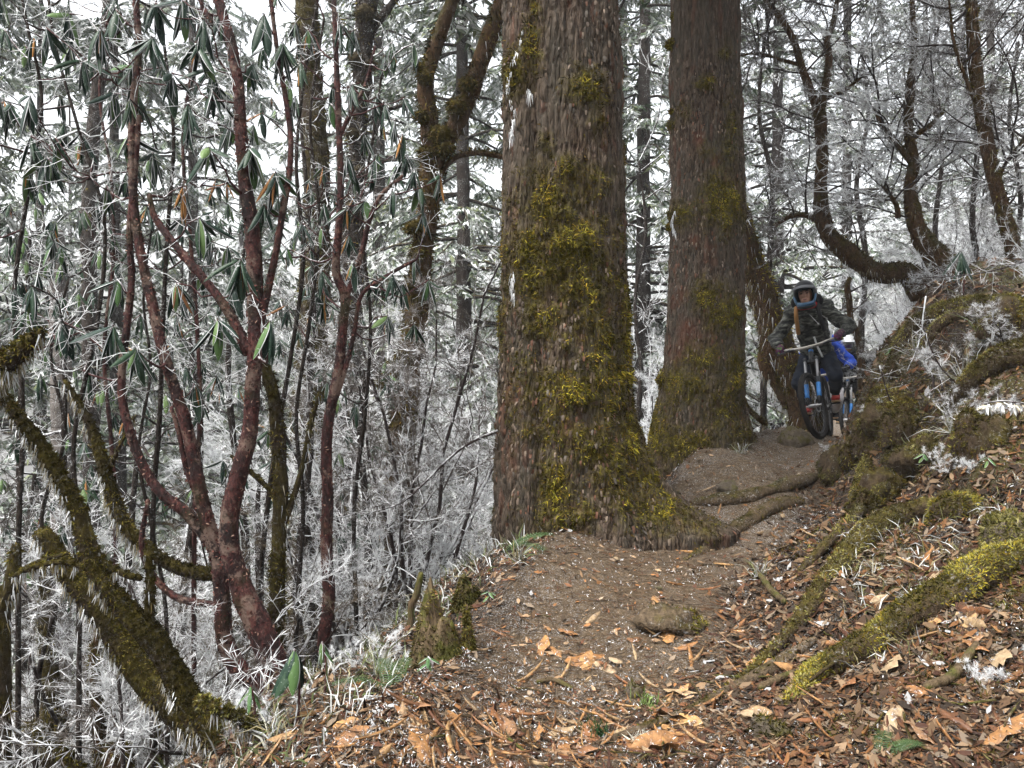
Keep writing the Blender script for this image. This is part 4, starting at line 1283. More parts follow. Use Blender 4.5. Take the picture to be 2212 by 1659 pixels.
for k, (lab, pts, wd, Y) in enumerate([
        ('spindly frosted tree filling the gap right of the second big trunk', [(1650, 780), (1660, 600), (1668, 400), (1640, 250), (1650, 80)], [14, 12, 9, 6], 11.0),
        ('spindly frosted tree behind the slanting trunk at the picture edge', [(2120, 620), (2100, 480), (2110, 300), (2080, 120), (2090, 0)], [14, 12, 9, 6], 10.5),
        ('spindly frosted tree behind the curved mossy trunk', [(1860, 720), (1870, 560), (1850, 400), (1875, 250), (1860, 100)], [14, 12, 9, 6], 12.5),
        ('spindly frosted tree leaning behind the swollen-based one', [(2040, 640), (2020, 500), (2035, 330), (2010, 180), (2030, 40)], [12, 10, 8, 5], 11.5),
        ('spindly frosted tree in the gap between the two big trunks', [(1375, 950), (1385, 800), (1372, 650), (1395, 500), (1380, 350)], [12, 10, 8, 5], 12.0),
        ('spindly frosted tree at the upper right picture corner', [(2190, 600), (2205, 420), (2180, 260), (2200, 90)], [12, 10, 8, 5], 9.5)]):
    bare_tree(lab, [(pts, wd)], Y, 'darkbark', 420 + k, n1=11, L1=1.5, nm=0, nr=60, rm=0.007)

# ------------------------------------------------------------------ rimed shrubs (a few kinds, copied)
def shrub_kind(seed, hgt, n, spread, flat, rm, c=(9, 7, 5), mat='frost_twig', per=4):
    rng = np.random.default_rng(seed)
    D = np.stack([rng.normal(0, spread, n), rng.normal(0, spread, n), np.ones(n)], 1)
    P = np.stack([rng.normal(0, 0.10, n), rng.normal(0, 0.10, n), np.full(n, -0.15)], 1)
    lv = grow(rng, P, D, hgt * rng.uniform(0.6, 1.05, n), np.full(n, 0.010 + 0.004 * hgt), [
        dict(n=8, wob=0.14, c=c[0], t0=0.2, ang=0.8, ratio=0.38, rr=0.42, rmin=rm, up=0.02, flat=flat, tap=0.3),
        dict(n=5, wob=0.20, c=c[1], t0=0.15, ang=0.75, ratio=0.42, rr=0.65, rmin=rm * 0.8, flat=flat, tap=0.5),
        dict(n=3, wob=0.26, c=c[2], t0=0.2, ang=0.8, ratio=0.42, rr=0.75, rmin=rm * 0.6, flat=flat, tap=0.6),
        dict(n=2, wob=0.3, tap=0.5)])
    me0 = mesh('stems', *segs_mesh(*cat_levels(lv[:1]), K=5), M['twig'])
    tw = segs_mesh(*cat_levels(lv[1:]))
    V, fs, _ = join([tw, feather(rng, cat_levels(lv[2:]), per, 0.035 + 0.012 * hgt, rm * 0.5)])
    me1 = mesh('twigs', V, fs, M[mat])
    return me0, me1


SHRUBS = [shrub_kind(11, 3.2, 5, 0.35, 0.35, 0.0032, (10, 8, 5)), shrub_kind(12, 2.6, 6, 0.5, 0.3, 0.0030, (10, 7, 5)), shrub_kind(13, 3.8, 4, 0.25, 0.5, 0.0034, (11, 8, 5)), shrub_kind(14, 1.6, 7, 0.6, 0.5, 0.0026, (8, 6, 5)),
          shrub_kind(15, 0.7, 7, 0.7, 0.8, 0.0018, (7, 5, 4)), shrub_kind(16, 2.2, 6, 0.5, 0.6, 0.0030, (9, 7, 5), 'brown_twig', 3)]


def shrub(kind, x, y, s, rz, label, group, tilt=(0, 0), z=None):
    z = float(height(np.array([x]), np.array([y]))[0]) if z is None else z
    r = thing('frosted_shrub', label, 'shrub', (x, y, z - 0.05), group)
    r.rotation_euler = (tilt[0], tilt[1], rz); r.scale = (s, s, s)
    obj('stems', SHRUBS[kind][0], r); t = obj('twigs', SHRUBS[kind][1], r, kind='stuff')
    return r


rs = np.random.default_rng(77)


def zone(x, y):
    px = CXP + x / y * FPX
    z = [(-999, 120, 'at the picture edge'), (120, 260, 'left of the slender leaning rhododendron'), (260, 420, 'behind the slender leaning rhododendron'), (420, 560, 'behind the pale peeling trunk'), (560, 680, 'between the pale peeling trunk and the thin red stem'),
         (680, 800, 'behind the thin red stem'), (800, 930, 'around the forked tree'), (930, 1600, 'beside the nearest big trunk'), (1600, 1720, 'between the second big trunk and the cyclist'), (1720, 1850, 'straight behind the cyclists'), (1850, 1980, 'behind the curved mossy tree'), (1980, 2080, 'behind the swollen-based tree'), (2080, 9999, 'behind the slanting trunk at the picture edge')]
    w = [t for a, b, t in z if a <= px < b] or ['just out at the picture edge']
    return ('farther ' if y > 13 else 'middle-distance ' if y > 8.5 else 'nearer ') + '%s ' + w[0]


# left slope: rows of scrub stepping down the hill
for k in range(28):
    y = rs.uniform(5.5, 15); u = rs.uniform(-0.68, 0.0)
    x = u * y
    if CXP + x / y * FPX > 880: y = rs.uniform(9.8, 15); x = u * y
    shrub(int(rs.choice([0, 1, 2, 3, 5, 5])), x, y, rs.uniform(0.9, 1.6), rs.uniform(0, 6.28), zone(x, y) % 'rimed slope shrub', 'frosted scrub on the slope below the trail', (rs.normal(0, .12), rs.normal(0, .12)))
for k in range(16):
    x = rs.uniform(-5, -1.6); y = rs.uniform(4.2, 6.5)
    shrub(int(rs.choice([3, 5, 5, 5])), x, y, rs.uniform(0.7, 1.1), rs.uniform(0, 6.28), zone(x, y) % 'low rimed bush', 'low frosted bushes under the leaning trunks', (rs.normal(0, .15), rs.normal(0, .15)))
# dense spray between the forked tree and the nearest trunk
for (px, Y, s, kd, lab) in ((900, 6.9, 1.2, 0, 'dense white spray of rimed twigs just left of the nearest big trunk'), (800, 7.2, 1.35, 1, 'rimed bush spreading in front of the forked tree, above the pointed stump'),
                            (930, 10.5, 1.3, 1, 'rimed bush far behind the dense white spray'), (900, 9.5, 1.5, 0, 'rimed bush behind the forked tree'), (560, 6.4, 1.2, 1, 'rimed bush behind the pale peeling rhododendron base')):
    x = (px - CXP) / FPX * Y
    shrub(kd, x, Y, s, rs.uniform(0, 6.28), lab, None)
# behind the riders and on the right hillside
for k in range(24):
    y = rs.uniform(11.5, 19); u = rs.uniform(0.16, 0.68)
    x = u * y
    if abs(x - float(trail_x(y))) < 1.1: x += 2.2
    shrub(int(rs.integers(0, 4)), x, y, rs.uniform(0.7, 1.2), rs.uniform(0, 6.28), zone(x, y) % 'pale rimed thicket shrub', 'frosted thicket behind the cyclists', (rs.normal(0, .1), rs.normal(0, .1)))
for k in range(14):
    x = rs.uniform(3.7, 6.5); y = rs.uniform(6.3, 9.5)
    if x - float(trail_x(y)) < 1.0: x = float(trail_x(y)) + 1.3
    shrub(int(rs.choice([3, 4, 4])), x, y, rs.uniform(0.6, 1.1), rs.uniform(0, 6.28), zone(x, y) % 'rimed bank-top shrublet', 'frosted shrublets on top of the bank', (rs.normal(0, .2), rs.normal(0, .2)))
for (px, py, s, lab) in ((2060, 800, 0.75, 'rimed shoot on the bank below its mossy crest'), (2140, 900, 0.6, 'pale rimed shoot on the bank near the picture edge, level with the front wheel'), (1980, 1010, 0.45, 'small rimed shoot in the middle of the bank'), (1900, 900, 0.5, 'rimed shoot at the bank edge beside the cyclist'),
                         (2190, 720, 0.7, 'rimed bush at the picture edge on the upper bank'), (2195, 1480, 0.35, 'little rimed twig sprig above the dry leaves in the lower corner'), (1790, 970, 0.28, 'little rimed sprig in front of the front wheel'),
                         (840, 1440, 0.45, 'small frosted sprig on the trail edge left of the pointed stump'), (560, 1560, 0.5, 'frosted sprig at the foot of the red rhododendrons'), (2090, 1000, 0.4, 'small rimed sprig on the bank under the mossy ledge')):
    p = on_ground(px, py)
    shrub(4, p[0], p[1], s, rs.uniform(0, 6.28), lab, None, z=p[2])

# ------------------------------------------------------------------ rimed conifers fading into the mist
NEEDLE = np.array([(0.07, 0.10, 0.065), (0.10, 0.13, 0.09), (0.28, 0.305, 0.29), (0.42, 0.44, 0.435), (0.17, 0.20, 0.155), (0.12, 0.14, 0.075), (0.52, 0.535, 0.535)])


def conifer_kind(seed, H, nb, Lm, z0):
    rng = np.random.default_rng(seed)
    V, fs = tube([(0, 0, -1), (0.05, 0, H * 0.35), (-0.03, 0.04, H * 0.7), (0, 0, H)], [0.20, 0.15, 0.09, 0.02], 9, 0.4, lambda b, d, r: r * 0.3 * fbm(b * 4, 2, seed))
    trunk = mesh('trunk', V, fs, M['darkbark'])
    zb = z0 + (H - z0) * rng.uniform(0, 1, nb) ** 1.15
    fr = (zb - z0) / (H - z0)
    L = Lm * (1 - fr) ** 0.65 * rng.uniform(0.65, 1.15, nb) + 0.3
    az = rng.uniform(0, 6.283, nb)
    NS = 9
    d = np.stack([np.cos(az), np.sin(az), rng.uniform(-0.15, 0.25, nb)], 1)
    pts = [np.stack([np.zeros(nb), np.zeros(nb), zb], 1)]; dd = norm(d)
    for s in range(NS):
        dd = norm(dd + np.array([0, 0, -0.07]) + rng.normal(0, 0.06, (nb, 3)) + (np.array([0, 0, 0.10]) if s > 6 else 0))
        pts.append(pts[-1] + dd * (L / NS)[:, None])
    pts = np.stack(pts, 1)
    rad = (0.012 + 0.011 * L)[:, None] * np.linspace(1, 0.15, NS + 1)[None]
    Vb, fb = segs_mesh(pts[:, :-1].reshape(-1, 3), pts[:, 1:].reshape(-1, 3), rad[:, :-1].ravel(), rad[:, 1:].ravel(), 4)
    branches = mesh('branches', Vb, fb, M['darkbark'])
    # side sprays
    ns = 17
    t = rng.uniform(0.22, 1.0, (nb, ns)) * NS
    sg = np.minimum(t.astype(int), NS - 1); f = (t - sg)[..., None]
    bi = np.arange(nb)[:, None]
    p = pts[bi, sg] * (1 - f) + pts[bi, sg + 1] * f
    T = norm(pts[bi, sg + 1] - pts[bi, sg])
    side = norm(np.cross(T, np.array([0, 0, 1.0]))) * rng.choice([-1, 1], (nb, ns))[..., None]
    sd = norm(side * 0.8 + T * 0.75 + rng.normal(0, 0.15, p.shape) + np.array([0, 0, -0.18]))
    sl = (L[:, None] * 0.26 * (1.25 - t / NS) * rng.uniform(0.6, 1.2, t.shape) + 0.22)
    p, sd, sl = p.reshape(-1, 3), sd.reshape(-1, 3), sl.ravel()
    # needles-bearing blades along each spray, drooping
    nk = 15
    k = np.tile(np.linspace(0.05, 1, nk), (len(p), 1)) + rng.normal(0, 0.03, (len(p), nk))
    base = p[:, None] + sd[:, None] * (k * sl[:, None])[..., None] + np.array([0, 0, -1.0]) * ((k ** 2) * sl[:, None] * 0.22)[..., None]
    lat = norm(np.cross(sd, np.array([0, 0, 1.0])))[:, None] * rng.choice([-1, 1], k.shape)[..., None]
    bd = norm(lat * 0.75 + sd[:, None] * 0.8 + np.array([0, 0, -0.45]) + rng.normal(0, 0.3, base.shape))
    bl = (0.17 * rng.uniform(0.6, 1.3, k.shape) * (1.25 - 0.5 * k))[..., None]
    w = norm(np.cross(bd, rng.normal(0, 1, bd.shape) + np.array([0, 0, 1.2]))) * 0.026
    a, b, c = base - w, base + w, base + bd * bl
    V = np.stack([a, b, c], 2).reshape(-1, 3)
    n = len(V) // 3
    spc = rng.integers(0, len(NEEDLE), len(p))
    ci = np.where(rng.uniform(0, 1, (len(p), nk)) < 0.55, spc[:, None], rng.integers(0, len(NEEDLE), (len(p), nk)))
    col = np.repeat(NEEDLE[ci].reshape(-1, 3) * rng.uniform(0.8, 1.2, (n, 1)), 3, 0)
    crown = mesh('crown', V, [np.arange(n * 3).reshape(-1, 3)], M['needle'], col)
    return trunk, branches, crown


CON = [conifer_kind(31, 24, 165, 3.6, 0.6), conifer_kind(32, 20, 150, 3.2, 0.4), conifer_kind(33, 28, 175, 4.0, 0.8)]


def conifer(kind, x, y, s, rz, label, group='misty conifers behind', z=None):
    z = float(height(np.array([x]), np.array([y]), False)[0]) if z is None else z
    r = thing('conifer_tree', label, 'tree', (x, y, z - 0.4), group)
    r.rotation_euler = (0, 0, rz); r.scale = (s, s, s)
    obj('trunk', CON[kind][0], r); obj('branches', CON[kind][1], r, kind='stuff'); obj('crown', CON[kind][2], r, kind='stuff')


rc = np.random.default_rng(88)
for (px, Y, kd, s, lab) in (
        (1000, 13, 0, 0.9, 'rimed conifer with dark low boughs just left of the nearest big trunk'),
        (1390, 15, 1, 1.0, 'rimed conifer showing between the two big trunks'),
        (1345, 21, 2, 1.0, 'pale misty conifer beside the right side of the nearest big trunk'),
        (1680, 17, 0, 0.9, 'rimed conifer right of the second big trunk, behind the cyclist'),
        (1830, 22, 2, 0.85, 'conifer rising behind the fork of the curved mossy tree'),
        (2140, 21, 0, 0.8, 'rimed conifer behind the slanting trunk above the bank'),
        (2000, 27, 2, 0.8, 'far pale conifer above the middle of the bank'),
        (820, 18, 2, 1.1, 'rimed conifer behind the forked tree'),
        (420, 19, 2, 1.1, 'tall misty conifer behind the forked red stems'),
        (250, 14, 1, 1.1, 'rimed conifer behind the slender leaning rhododendron'),
        (90, 17, 0, 1.1, 'greenish conifer at the upper picture edge behind the rhododendrons'),
        (-20, 12, 1, 1.0, 'rimed conifer cut by the picture edge opposite the bank'),
        (1120, 24, 1, 1.3, 'far pale conifer behind the nearest big trunk'),
        (1560, 26, 0, 1.0, 'far pale conifer behind the second big trunk'),
        (150, 28, 2, 1.2, 'far pale conifer behind the picture-edge rhododendron shoots'),
        (2230, 22, 2, 0.9, 'misty conifer cut by the picture edge above the bank'),
        (520, 34, 2, 1.3, 'farthest pale conifer behind the pale peeling trunk'),
        (930, 33, 2, 1.4, 'farthest pale conifer behind the forked tree limbs')):
    conifer(kd, (px - CXP) / FPX * Y * 1.2, Y * 1.2, s * 1.1, rc.uniform(0, 6.28), lab)
# more of the same forest down the slope, fading out
for k in range(9):
    y = rc.uniform(24, 48); u = rc.uniform(-0.75, -0.02); x = u * y
    conifer(int(rc.integers(0, 3)), x, y, rc.uniform(0.7, 1.0), rc.uniform(0, 6.28), zone(x, y) % 'misty far-rank conifer', 'misty conifers down the slope')
# unseen conifers added behind the camera to hold back the frontal light
for k, (x, y) in enumerate([(-4.5, -3.5), (-1.5, -6.5), (2.8, -5.0), (6.0, -3.0), (-7.5, -1.0), (-9.0, 3.0), (0.5, -10.0), (5.5, -9.0)]):
    conifer(k % 3, x, y, 0.9, k * 1.7, 'unseen conifer added behind the camera to cut the frontal light', 'unseen conifers added behind the camera')
# crowns of the two big trunks, unseen above the picture, added to cut overhead light
for (t, kd, zz, s_) in ((T1, 2, 6.0, 1.0), (T2, 0, 6.5, 1.0)):
    for nm, me in (('branches', CON[kd][1]), ('crown', CON[kd][2])):
        o = obj(nm, me, t, (0, 0, zz), 'stuff'); o.scale = (s_, s_, 0.7)

# ------------------------------------------------------------------ cyclists and bicycles
CM = {
    'tyre': plain('tyre_rubber', (0.022, 0.020, 0.019), 0.85, 0.2, var=0.35), 'rim': plain('rim_black', (0.02, 0.02, 0.022), 0.4),
    'spoke': plain('spoke_steel', (0.25, 0.25, 0.26), 0.35, 0.5, 0.8), 'metal': plain('alloy', (0.42, 0.42, 0.43), 0.35, 0.5, 0.7),
    'black': plain('frame_black', (0.012, 0.013, 0.016), 0.35, 0.5), 'blue': plain('fork_blue', (0.02, 0.19, 0.55), 0.4, 0.5), 'grey': plain('stanchion_grey', (0.22, 0.22, 0.23), 0.3, 0.5, 0.4),
    'bar': plain('handlebar_silver', (0.42, 0.39, 0.35), 0.4, 0.5, 0.2), 'grip': plain('grip_rubber', (0.015, 0.015, 0.016), 0.8),
    'skin': plain('skin', (0.36, 0.19, 0.125), 0.55, 0.35, var=0.12), 'eye': plain('eye_dark', (0.012, 0.009, 0.008), 0.25, 0.5), 'brow': plain('brow_black', (0.012, 0.010, 0.009), 0.8), 'lip': plain('lips', (0.23, 0.085, 0.07), 0.5),
    'white': plain('helmet_white', (0.62, 0.63, 0.64), 0.3, 0.5), 'hblack': plain('helmet_black', (0.010, 0.011, 0.014), 0.35, 0.5), 'hblue': plain('helmet_blue', (0.045, 0.115, 0.21), 0.4, 0.5, var=0.2),
    'hgrey': plain('helmet_grey', (0.10, 0.105, 0.115), 0.4, 0.5, var=0.25),
    'red': plain('collar_red', (0.42, 0.012, 0.014), 0.75), 'strap': plain('strap_tan', (0.30, 0.15, 0.045), 0.8), 'cord': plain('cord_grey', (0.35, 0.35, 0.35), 0.7), 'navy': plain('trouser_navy', (0.012, 0.016, 0.026), 0.85, 0.2, var=0.4),
    'shoe': plain('shoe_red', (0.40, 0.035, 0.03), 0.7, var=0.25), 'sole': plain('shoe_sole', (0.42, 0.27, 0.15), 0.8), 'sock': plain('sock_white', (0.5, 0.5, 0.5), 0.9), 'blackcloth': plain('black_cloth', (0.010, 0.010, 0.011), 0.85, 0.2, var=0.4),
    'bluecloth': plain('blue_cloth', (0.022, 0.075, 0.46), 0.75, 0.25, var=0.3), 'palecloth': plain('pale_cloth', (0.45, 0.42, 0.42), 0.8, 0.2, var=0.2), 'lens': plain('goggle_lens', (0.06, 0.02, 0.09), 0.1, 0.6), 'pack': plain('pack_black', (0.012, 0.012, 0.013), 0.8),
}
n = NT('quilted_jacket', 0.75, 0.25)
v = n.co((2.2, 1.0, 3.4))
k_ = n.noise(9, 4, 0.6, v, 0.6)
c = n.ramp(k_, [(0.42, (0.012, 0.013, 0.013)), (0.52, (0.050, 0.052, 0.046)), (0.64, (0.15, 0.155, 0.135))])
n.bump(n.noise(16, 3, 0.6, v), 0.5, 0.02)
CM['jacket'] = n.done(c)
n = NT('patterned_glove', 0.7, 0.3)
c = n.ramp(n.noise(26, 2, 0.5), [(0.38, (0.012, 0.01, 0.02)), (0.47, (0.12, 0.01, 0.05)), (0.53, (0.035, 0.012, 0.06)), (0.62, (0.07, 0.13, 0.03)), (0.7, (0.2, 0.17, 0.04))])
CM['glove'] = n.done(c)


def torus(R, r, n1=48, n2=10, yc=0.0, bump=None):
    a = np.linspace(0, 2 * math.pi, n1, endpoint=False); b = np.linspace(0, 2 * math.pi, n2, endpoint=False)
    A, B = np.meshgrid(a, b, indexing='ij')
    rr = r if bump is None else r * (1 + bump(A, B))
    V = np.stack([(R + rr * np.cos(B)) * np.cos(A), yc + rr * np.sin(B), (R + rr * np.cos(B)) * np.sin(A)], -1).reshape(-1, 3)
    i = np.arange(n1)[:, None]; j = np.arange(n2)[None]
    F = np.stack([i * n2 + j, i * n2 + (j + 1) % n2, ((i + 1) % n1) * n2 + (j + 1) % n2, ((i + 1) % n1) * n2 + j], -1).reshape(-1, 4)
    return V, [F]


def rod(p0, p1, r0, r1=None, K=10):
    return tube(np.array([p0, p1], float), [r0, r0 if r1 is None else r1], K, 1.0)


def boxm(c, s, R=None):
    V = np.array([(x, y, z) for z in (-1, 1) for y in (-1, 1) for x in (-1, 1)], float) * np.array(s) / 2
    if R is not None: V = V @ np.array(R).T
    return V + np.array(c), [np.array([(0, 2, 3, 1), (4, 5, 7, 6), (0, 1, 5, 4), (2, 6, 7, 3), (0, 4, 6, 2), (1, 3, 7, 5)])]


def ell(c, s, R=None, n1=20, n2=12):
    a = np.linspace(0, 2 * math.pi, n1, endpoint=False); ph = np.linspace(-math.pi / 2 + 0.05, math.pi / 2 - 0.05, n2)
    V = np.vstack([np.stack([np.cos(a) * math.cos(t), np.sin(a) * math.cos(t), np.full(n1, math.sin(t))], 1) for t in ph]) * np.array(s)
    i = np.arange(n2 - 1)[:, None] * n1; j = np.arange(n1)[None]; j2 = (j + 1) % n1
    F = np.stack([i + j, i + j2, i + n1 + j2, i + n1 + j], -1).reshape(-1, 4)
    V = np.vstack([V, [[0, 0, -s[2]]], [[0, 0, s[2]]]])
    k = np.arange(n1); kn = (k + 1) % n1; o = (n2 - 1) * n1
    T = np.vstack([np.stack([kn, k, np.full(n1, n1 * n2)], 1), np.stack([o + k, o + kn, np.full(n1, n1 * n2 + 1)], 1)])
    if R is not None: V = V @ np.array(R).T
    return V + np.array(c), [F, T]


def lpart(name, geos, mat, root, smooth=True, kind=None):
    V, fs, _ = join([(g[0], g[1]) for g in geos])
    return obj(name, mesh(name, V, fs, mat, smooth=smooth), root, kind=kind)


def blob(name, geos, mat, root, voxel=0.012, it=6, noise=None, mats=None):
    """closed shapes merged into one continuous surface"""
    V, fs, _ = join([(g[0], g[1]) for g in geos])
    me = mesh(name + '_raw', V, fs, mat)
    t = bpy.data.objects.new('merge', me); C.objects.link(t)
    m = t.modifiers.new('r', 'REMESH'); m.mode = 'VOXEL'; m.voxel_size = voxel; m.use_smooth_shade = True
    if it:
        s = t.modifiers.new('s', 'SMOOTH'); s.factor = 0.5; s.iterations = it
    dg = bpy.context.evaluated_depsgraph_get()
    out = bpy.data.meshes.new_from_object(t.evaluated_get(dg))
    bpy.data.objects.remove(t); bpy.data.meshes.remove(me)
    out.name = name
    if not out.materials: out.materials.append(mat)
    if noise:
        co = np.empty(len(out.vertices) * 3, np.float32); out.vertices.foreach_get('co', co); co = co.reshape(-1, 3)
        no = np.empty(len(out.vertices) * 3, np.float32); out.vertices.foreach_get('normal', no); no = no.reshape(-1, 3)
        co = co + no * (noise[0] * fbm(co * np.array(noise[1]), 3, 17))[:, None].astype(np.float32)
        out.vertices.foreach_set('co', co.ravel().astype(np.float32)); out.update()
    return obj(name, out, root)


STEER = math.radians(-13)        # bars turned to the rider's right
HB = np.array([0.352, 0, 0.965]); HA = norm(np.array([-0.407, 0, 0.914]))
_sm = np.array(Matrix.Rotation(STEER, 3, Vector(HA)))


def steer(p): return (np.atleast_2d(p) - HB) @ _sm.T + HB


def sg(g): return (steer(g[0]), g[1])


def wheel(root, c, st):
    w = bpy.data.objects.new('wheel', None); C.objects.link(w); w.parent = root
    mv = lambda g: (steer(g[0] + c), g[1]) if st else (g[0] + c, g[1])
    kn = lambda A, B: 0.10 * (np.cos(A * 52) > 0) * (np.cos(B) > 0.25) * (np.cos(B * 3 + np.floor(A * 52 / math.pi) * 1.2) > -0.2)
    lpart('tyre', [mv(torus(0.343, 0.030, 156, 14, 0, kn))], CM['tyre'], w)
    lpart('rim', [mv(torus(0.305, 0.013, 48, 8))], CM['rim'], w)
    lpart('hub', [mv(rod((0, -0.05, 0), (0, 0.05, 0), 0.022))], CM['metal'], w)
    sp = []
    for k in range(28):
        a = 2 * math.pi * k / 28; b = a + (0.35 if k % 2 else -0.35)
        sp.append(mv(rod((0.02 * math.cos(b), 0.03 if k % 4 < 2 else -0.03, 0.02 * math.sin(b)), (0.30 * math.cos(a), 0, 0.30 * math.sin(a)), 0.0013, K=4)))
    lpart('spokes', sp, CM['spoke'], w, kind='stuff')
    lpart('brake_disc', [mv((torus(0.075, 0.010, 30, 4)[0] * np.array([1, 0.12, 1]) + np.array([0, 0.045, 0]), torus(0.075, 0.010, 30, 4)[1]))], CM['metal'], w)
    return w


def make_bike(label, frame_mat, fork_mat):
    r = thing('mountain_bike', label, 'bicycle')
    FA, RA, BB = np.array([0.65, 0, 0.37]), np.array([-0.55, 0, 0.37]), np.array([-0.11, 0, 0.335])
    crown, htop = np.array([0.388, 0, 0.875]), np.array([0.335, 0, 0.992])
    wheel(r, FA, True); wheel(r, RA, False)
    st = np.array([-0.24, 0, 0.80])
    fr = lpart('frame', [rod(crown + (0.01, 0, 0.0), htop, 0.026), tube(np.array([htop - HA * 0.03, (0.12, 0, 0.83), st + (0, 0, -0.03)]), [0.02, 0.02, 0.017], 10, 0.05), tube(np.array([crown + HA * 0.03, (0.16, 0, 0.58), BB]), [0.028, 0.03, 0.028], 10, 0.05),
                         rod(BB, st, 0.018)] + [rod(BB + (0, s * 0.035, 0), RA + (0, s * 0.065, 0), 0.012) for s in (-1, 1)] + [rod(st + (0, s * 0.03, -0.08), RA + (0, s * 0.065, 0), 0.009) for s in (-1, 1)], frame_mat, r)
    lpart('rear_shock', [rod((0.06, 0, 0.68), (-0.12, 0, 0.55), 0.02)], CM['metal'], r)
    fk = lpart('fork', [sg(rod(crown + (0.0, -0.075, 0.0), crown + (0.0, 0.075, 0.0), 0.024))] + [sg(rod(crown + (0.012, s * 0.066, -0.03), crown + (0.012, s * 0.066, 0.045), 0.022)) for s in (-1, 1)], CM['black'], r)
    for s in (-1, 1):
        top = crown + np.array([0.015, s * 0.066, 0.02]); low = FA + np.array([-0.02, s * 0.066, 0.02])
        lpart('stanchion', [sg(rod(top, top + (low - top) * 0.45, 0.016))], CM['grey'], fk)
        lpart('fork_leg', [sg(rod(top + (low - top) * 0.42, low, 0.023, 0.024))], CM['black'], fk)
        a, b = top + (low - top) * 0.55, top + (low - top) * 0.85
        lpart('fork_panel', [sg(rod(a, b, 0.0255))], fork_mat, fk)
    lpart('fork_arch', [sg(tube(np.array([top_ + (low_ - top_) * 0.45 for top_, low_ in [(crown + np.array([0.015, -0.066, 0.02]), FA + np.array([-0.02, -0.066, 0.02]))]] + [crown + np.array([0.10, 0.0, -0.19])] + [crown + np.array([0.015, 0.066, 0.02]) + (FA - crown - np.array([0.035, 0, 0.0])) * 0.45]), [0.014, 0.016, 0.014], 8, 0.02))], CM['black'], fk)
    lpart('axle', [sg(rod(FA + (0, -0.085, 0), FA + (0, 0.085, 0), 0.012))], CM['metal'], fk)
    stem = lpart('stem', [sg(rod(htop, htop + HA * 0.06, 0.019)), sg(rod(htop + HA * 0.045, htop + HA * 0.05 + np.array([0.05, 0, 0.01]), 0.021))], CM['black'], r)
    bc = htop + HA * 0.05 + np.array([0.05, 0, 0.012])
    lpart('stem_ring', [sg(rod(htop + HA * -0.005, htop + HA * 0.018, 0.029))], fork_mat, stem)
    hb = lpart('handlebar', [sg(tube(bc + np.array([(-0.045, -0.39, 0.03), (-0.02, -0.25, 0.025), (0, -0.10, 0.0), (0, 0.10, 0.0), (-0.02, 0.25, 0.025), (-0.045, 0.39, 0.03)]), [0.012, 0.013, 0.017, 0.017, 0.013, 0.012], 10, 0.02))], CM['bar'], r)
    for s in (-1, 1):
        lpart('grip', [sg(rod(bc + (-0.03, s * 0.27, 0.028), bc + (-0.046, s * 0.40, 0.031), 0.017))], CM['grip'], hb)
        lpart('brake_lever', [sg(tube(bc + np.array([(-0.02, s * 0.22, 0.02), (0.035, s * 0.24, 0.0), (0.05, s * 0.30, -0.012), (0.045, s * 0.36, -0.02)]), [0.010, 0.009, 0.007, 0.006], 6, 0.02)), sg(rod(bc + (0.0, s * 0.17, 0.0), bc + (0.015, s * 0.24, 0.0), 0.013))], CM['black'], hb)
        lpart('brake_cable', [sg(tube(np.array([bc + (0.015, s * 0.18, 0.0), bc + (0.10, s * 0.09, -0.02), bc + (0.11, s * 0.03, -0.10), bc + (0.04, s * 0.04, -0.17)]), 0.0035, 5, 0.02))], CM['black'], hb)
    sd = lpart('saddle', [ell((-0.29, 0, 0.90), (0.13, 0.065, 0.028)), ell((-0.20, 0, 0.905), (0.10, 0.028, 0.022))], CM['blackcloth'], r)
    lpart('seat_post', [rod(st, (-0.275, 0, 0.885), 0.015)], CM['black'], r)
    ck = lpart('crank', [rod(BB + (0, -0.07, 0), BB + (0, 0.07, 0), 0.02), rod(BB + (0, 0.075, 0), BB + (-0.155, 0.08, 0.06), 0.013), rod(BB + (0, -0.075, 0), BB + (0.155, -0.08, -0.06), 0.013), (torus(0.075, 0.006, 28, 4)[0] + BB + np.array([0, -0.05, 0]), torus(0.075, 0.006, 28, 4)[1])], CM['black'], r)
    for (x, y, z) in ((-0.155, 0.14, 0.06), (0.155, -0.14, -0.06)):
        lpart('pedal', [boxm(BB + (x, y, z), (0.095, 0.10, 0.018))], CM['black'], ck)
    return r, bc


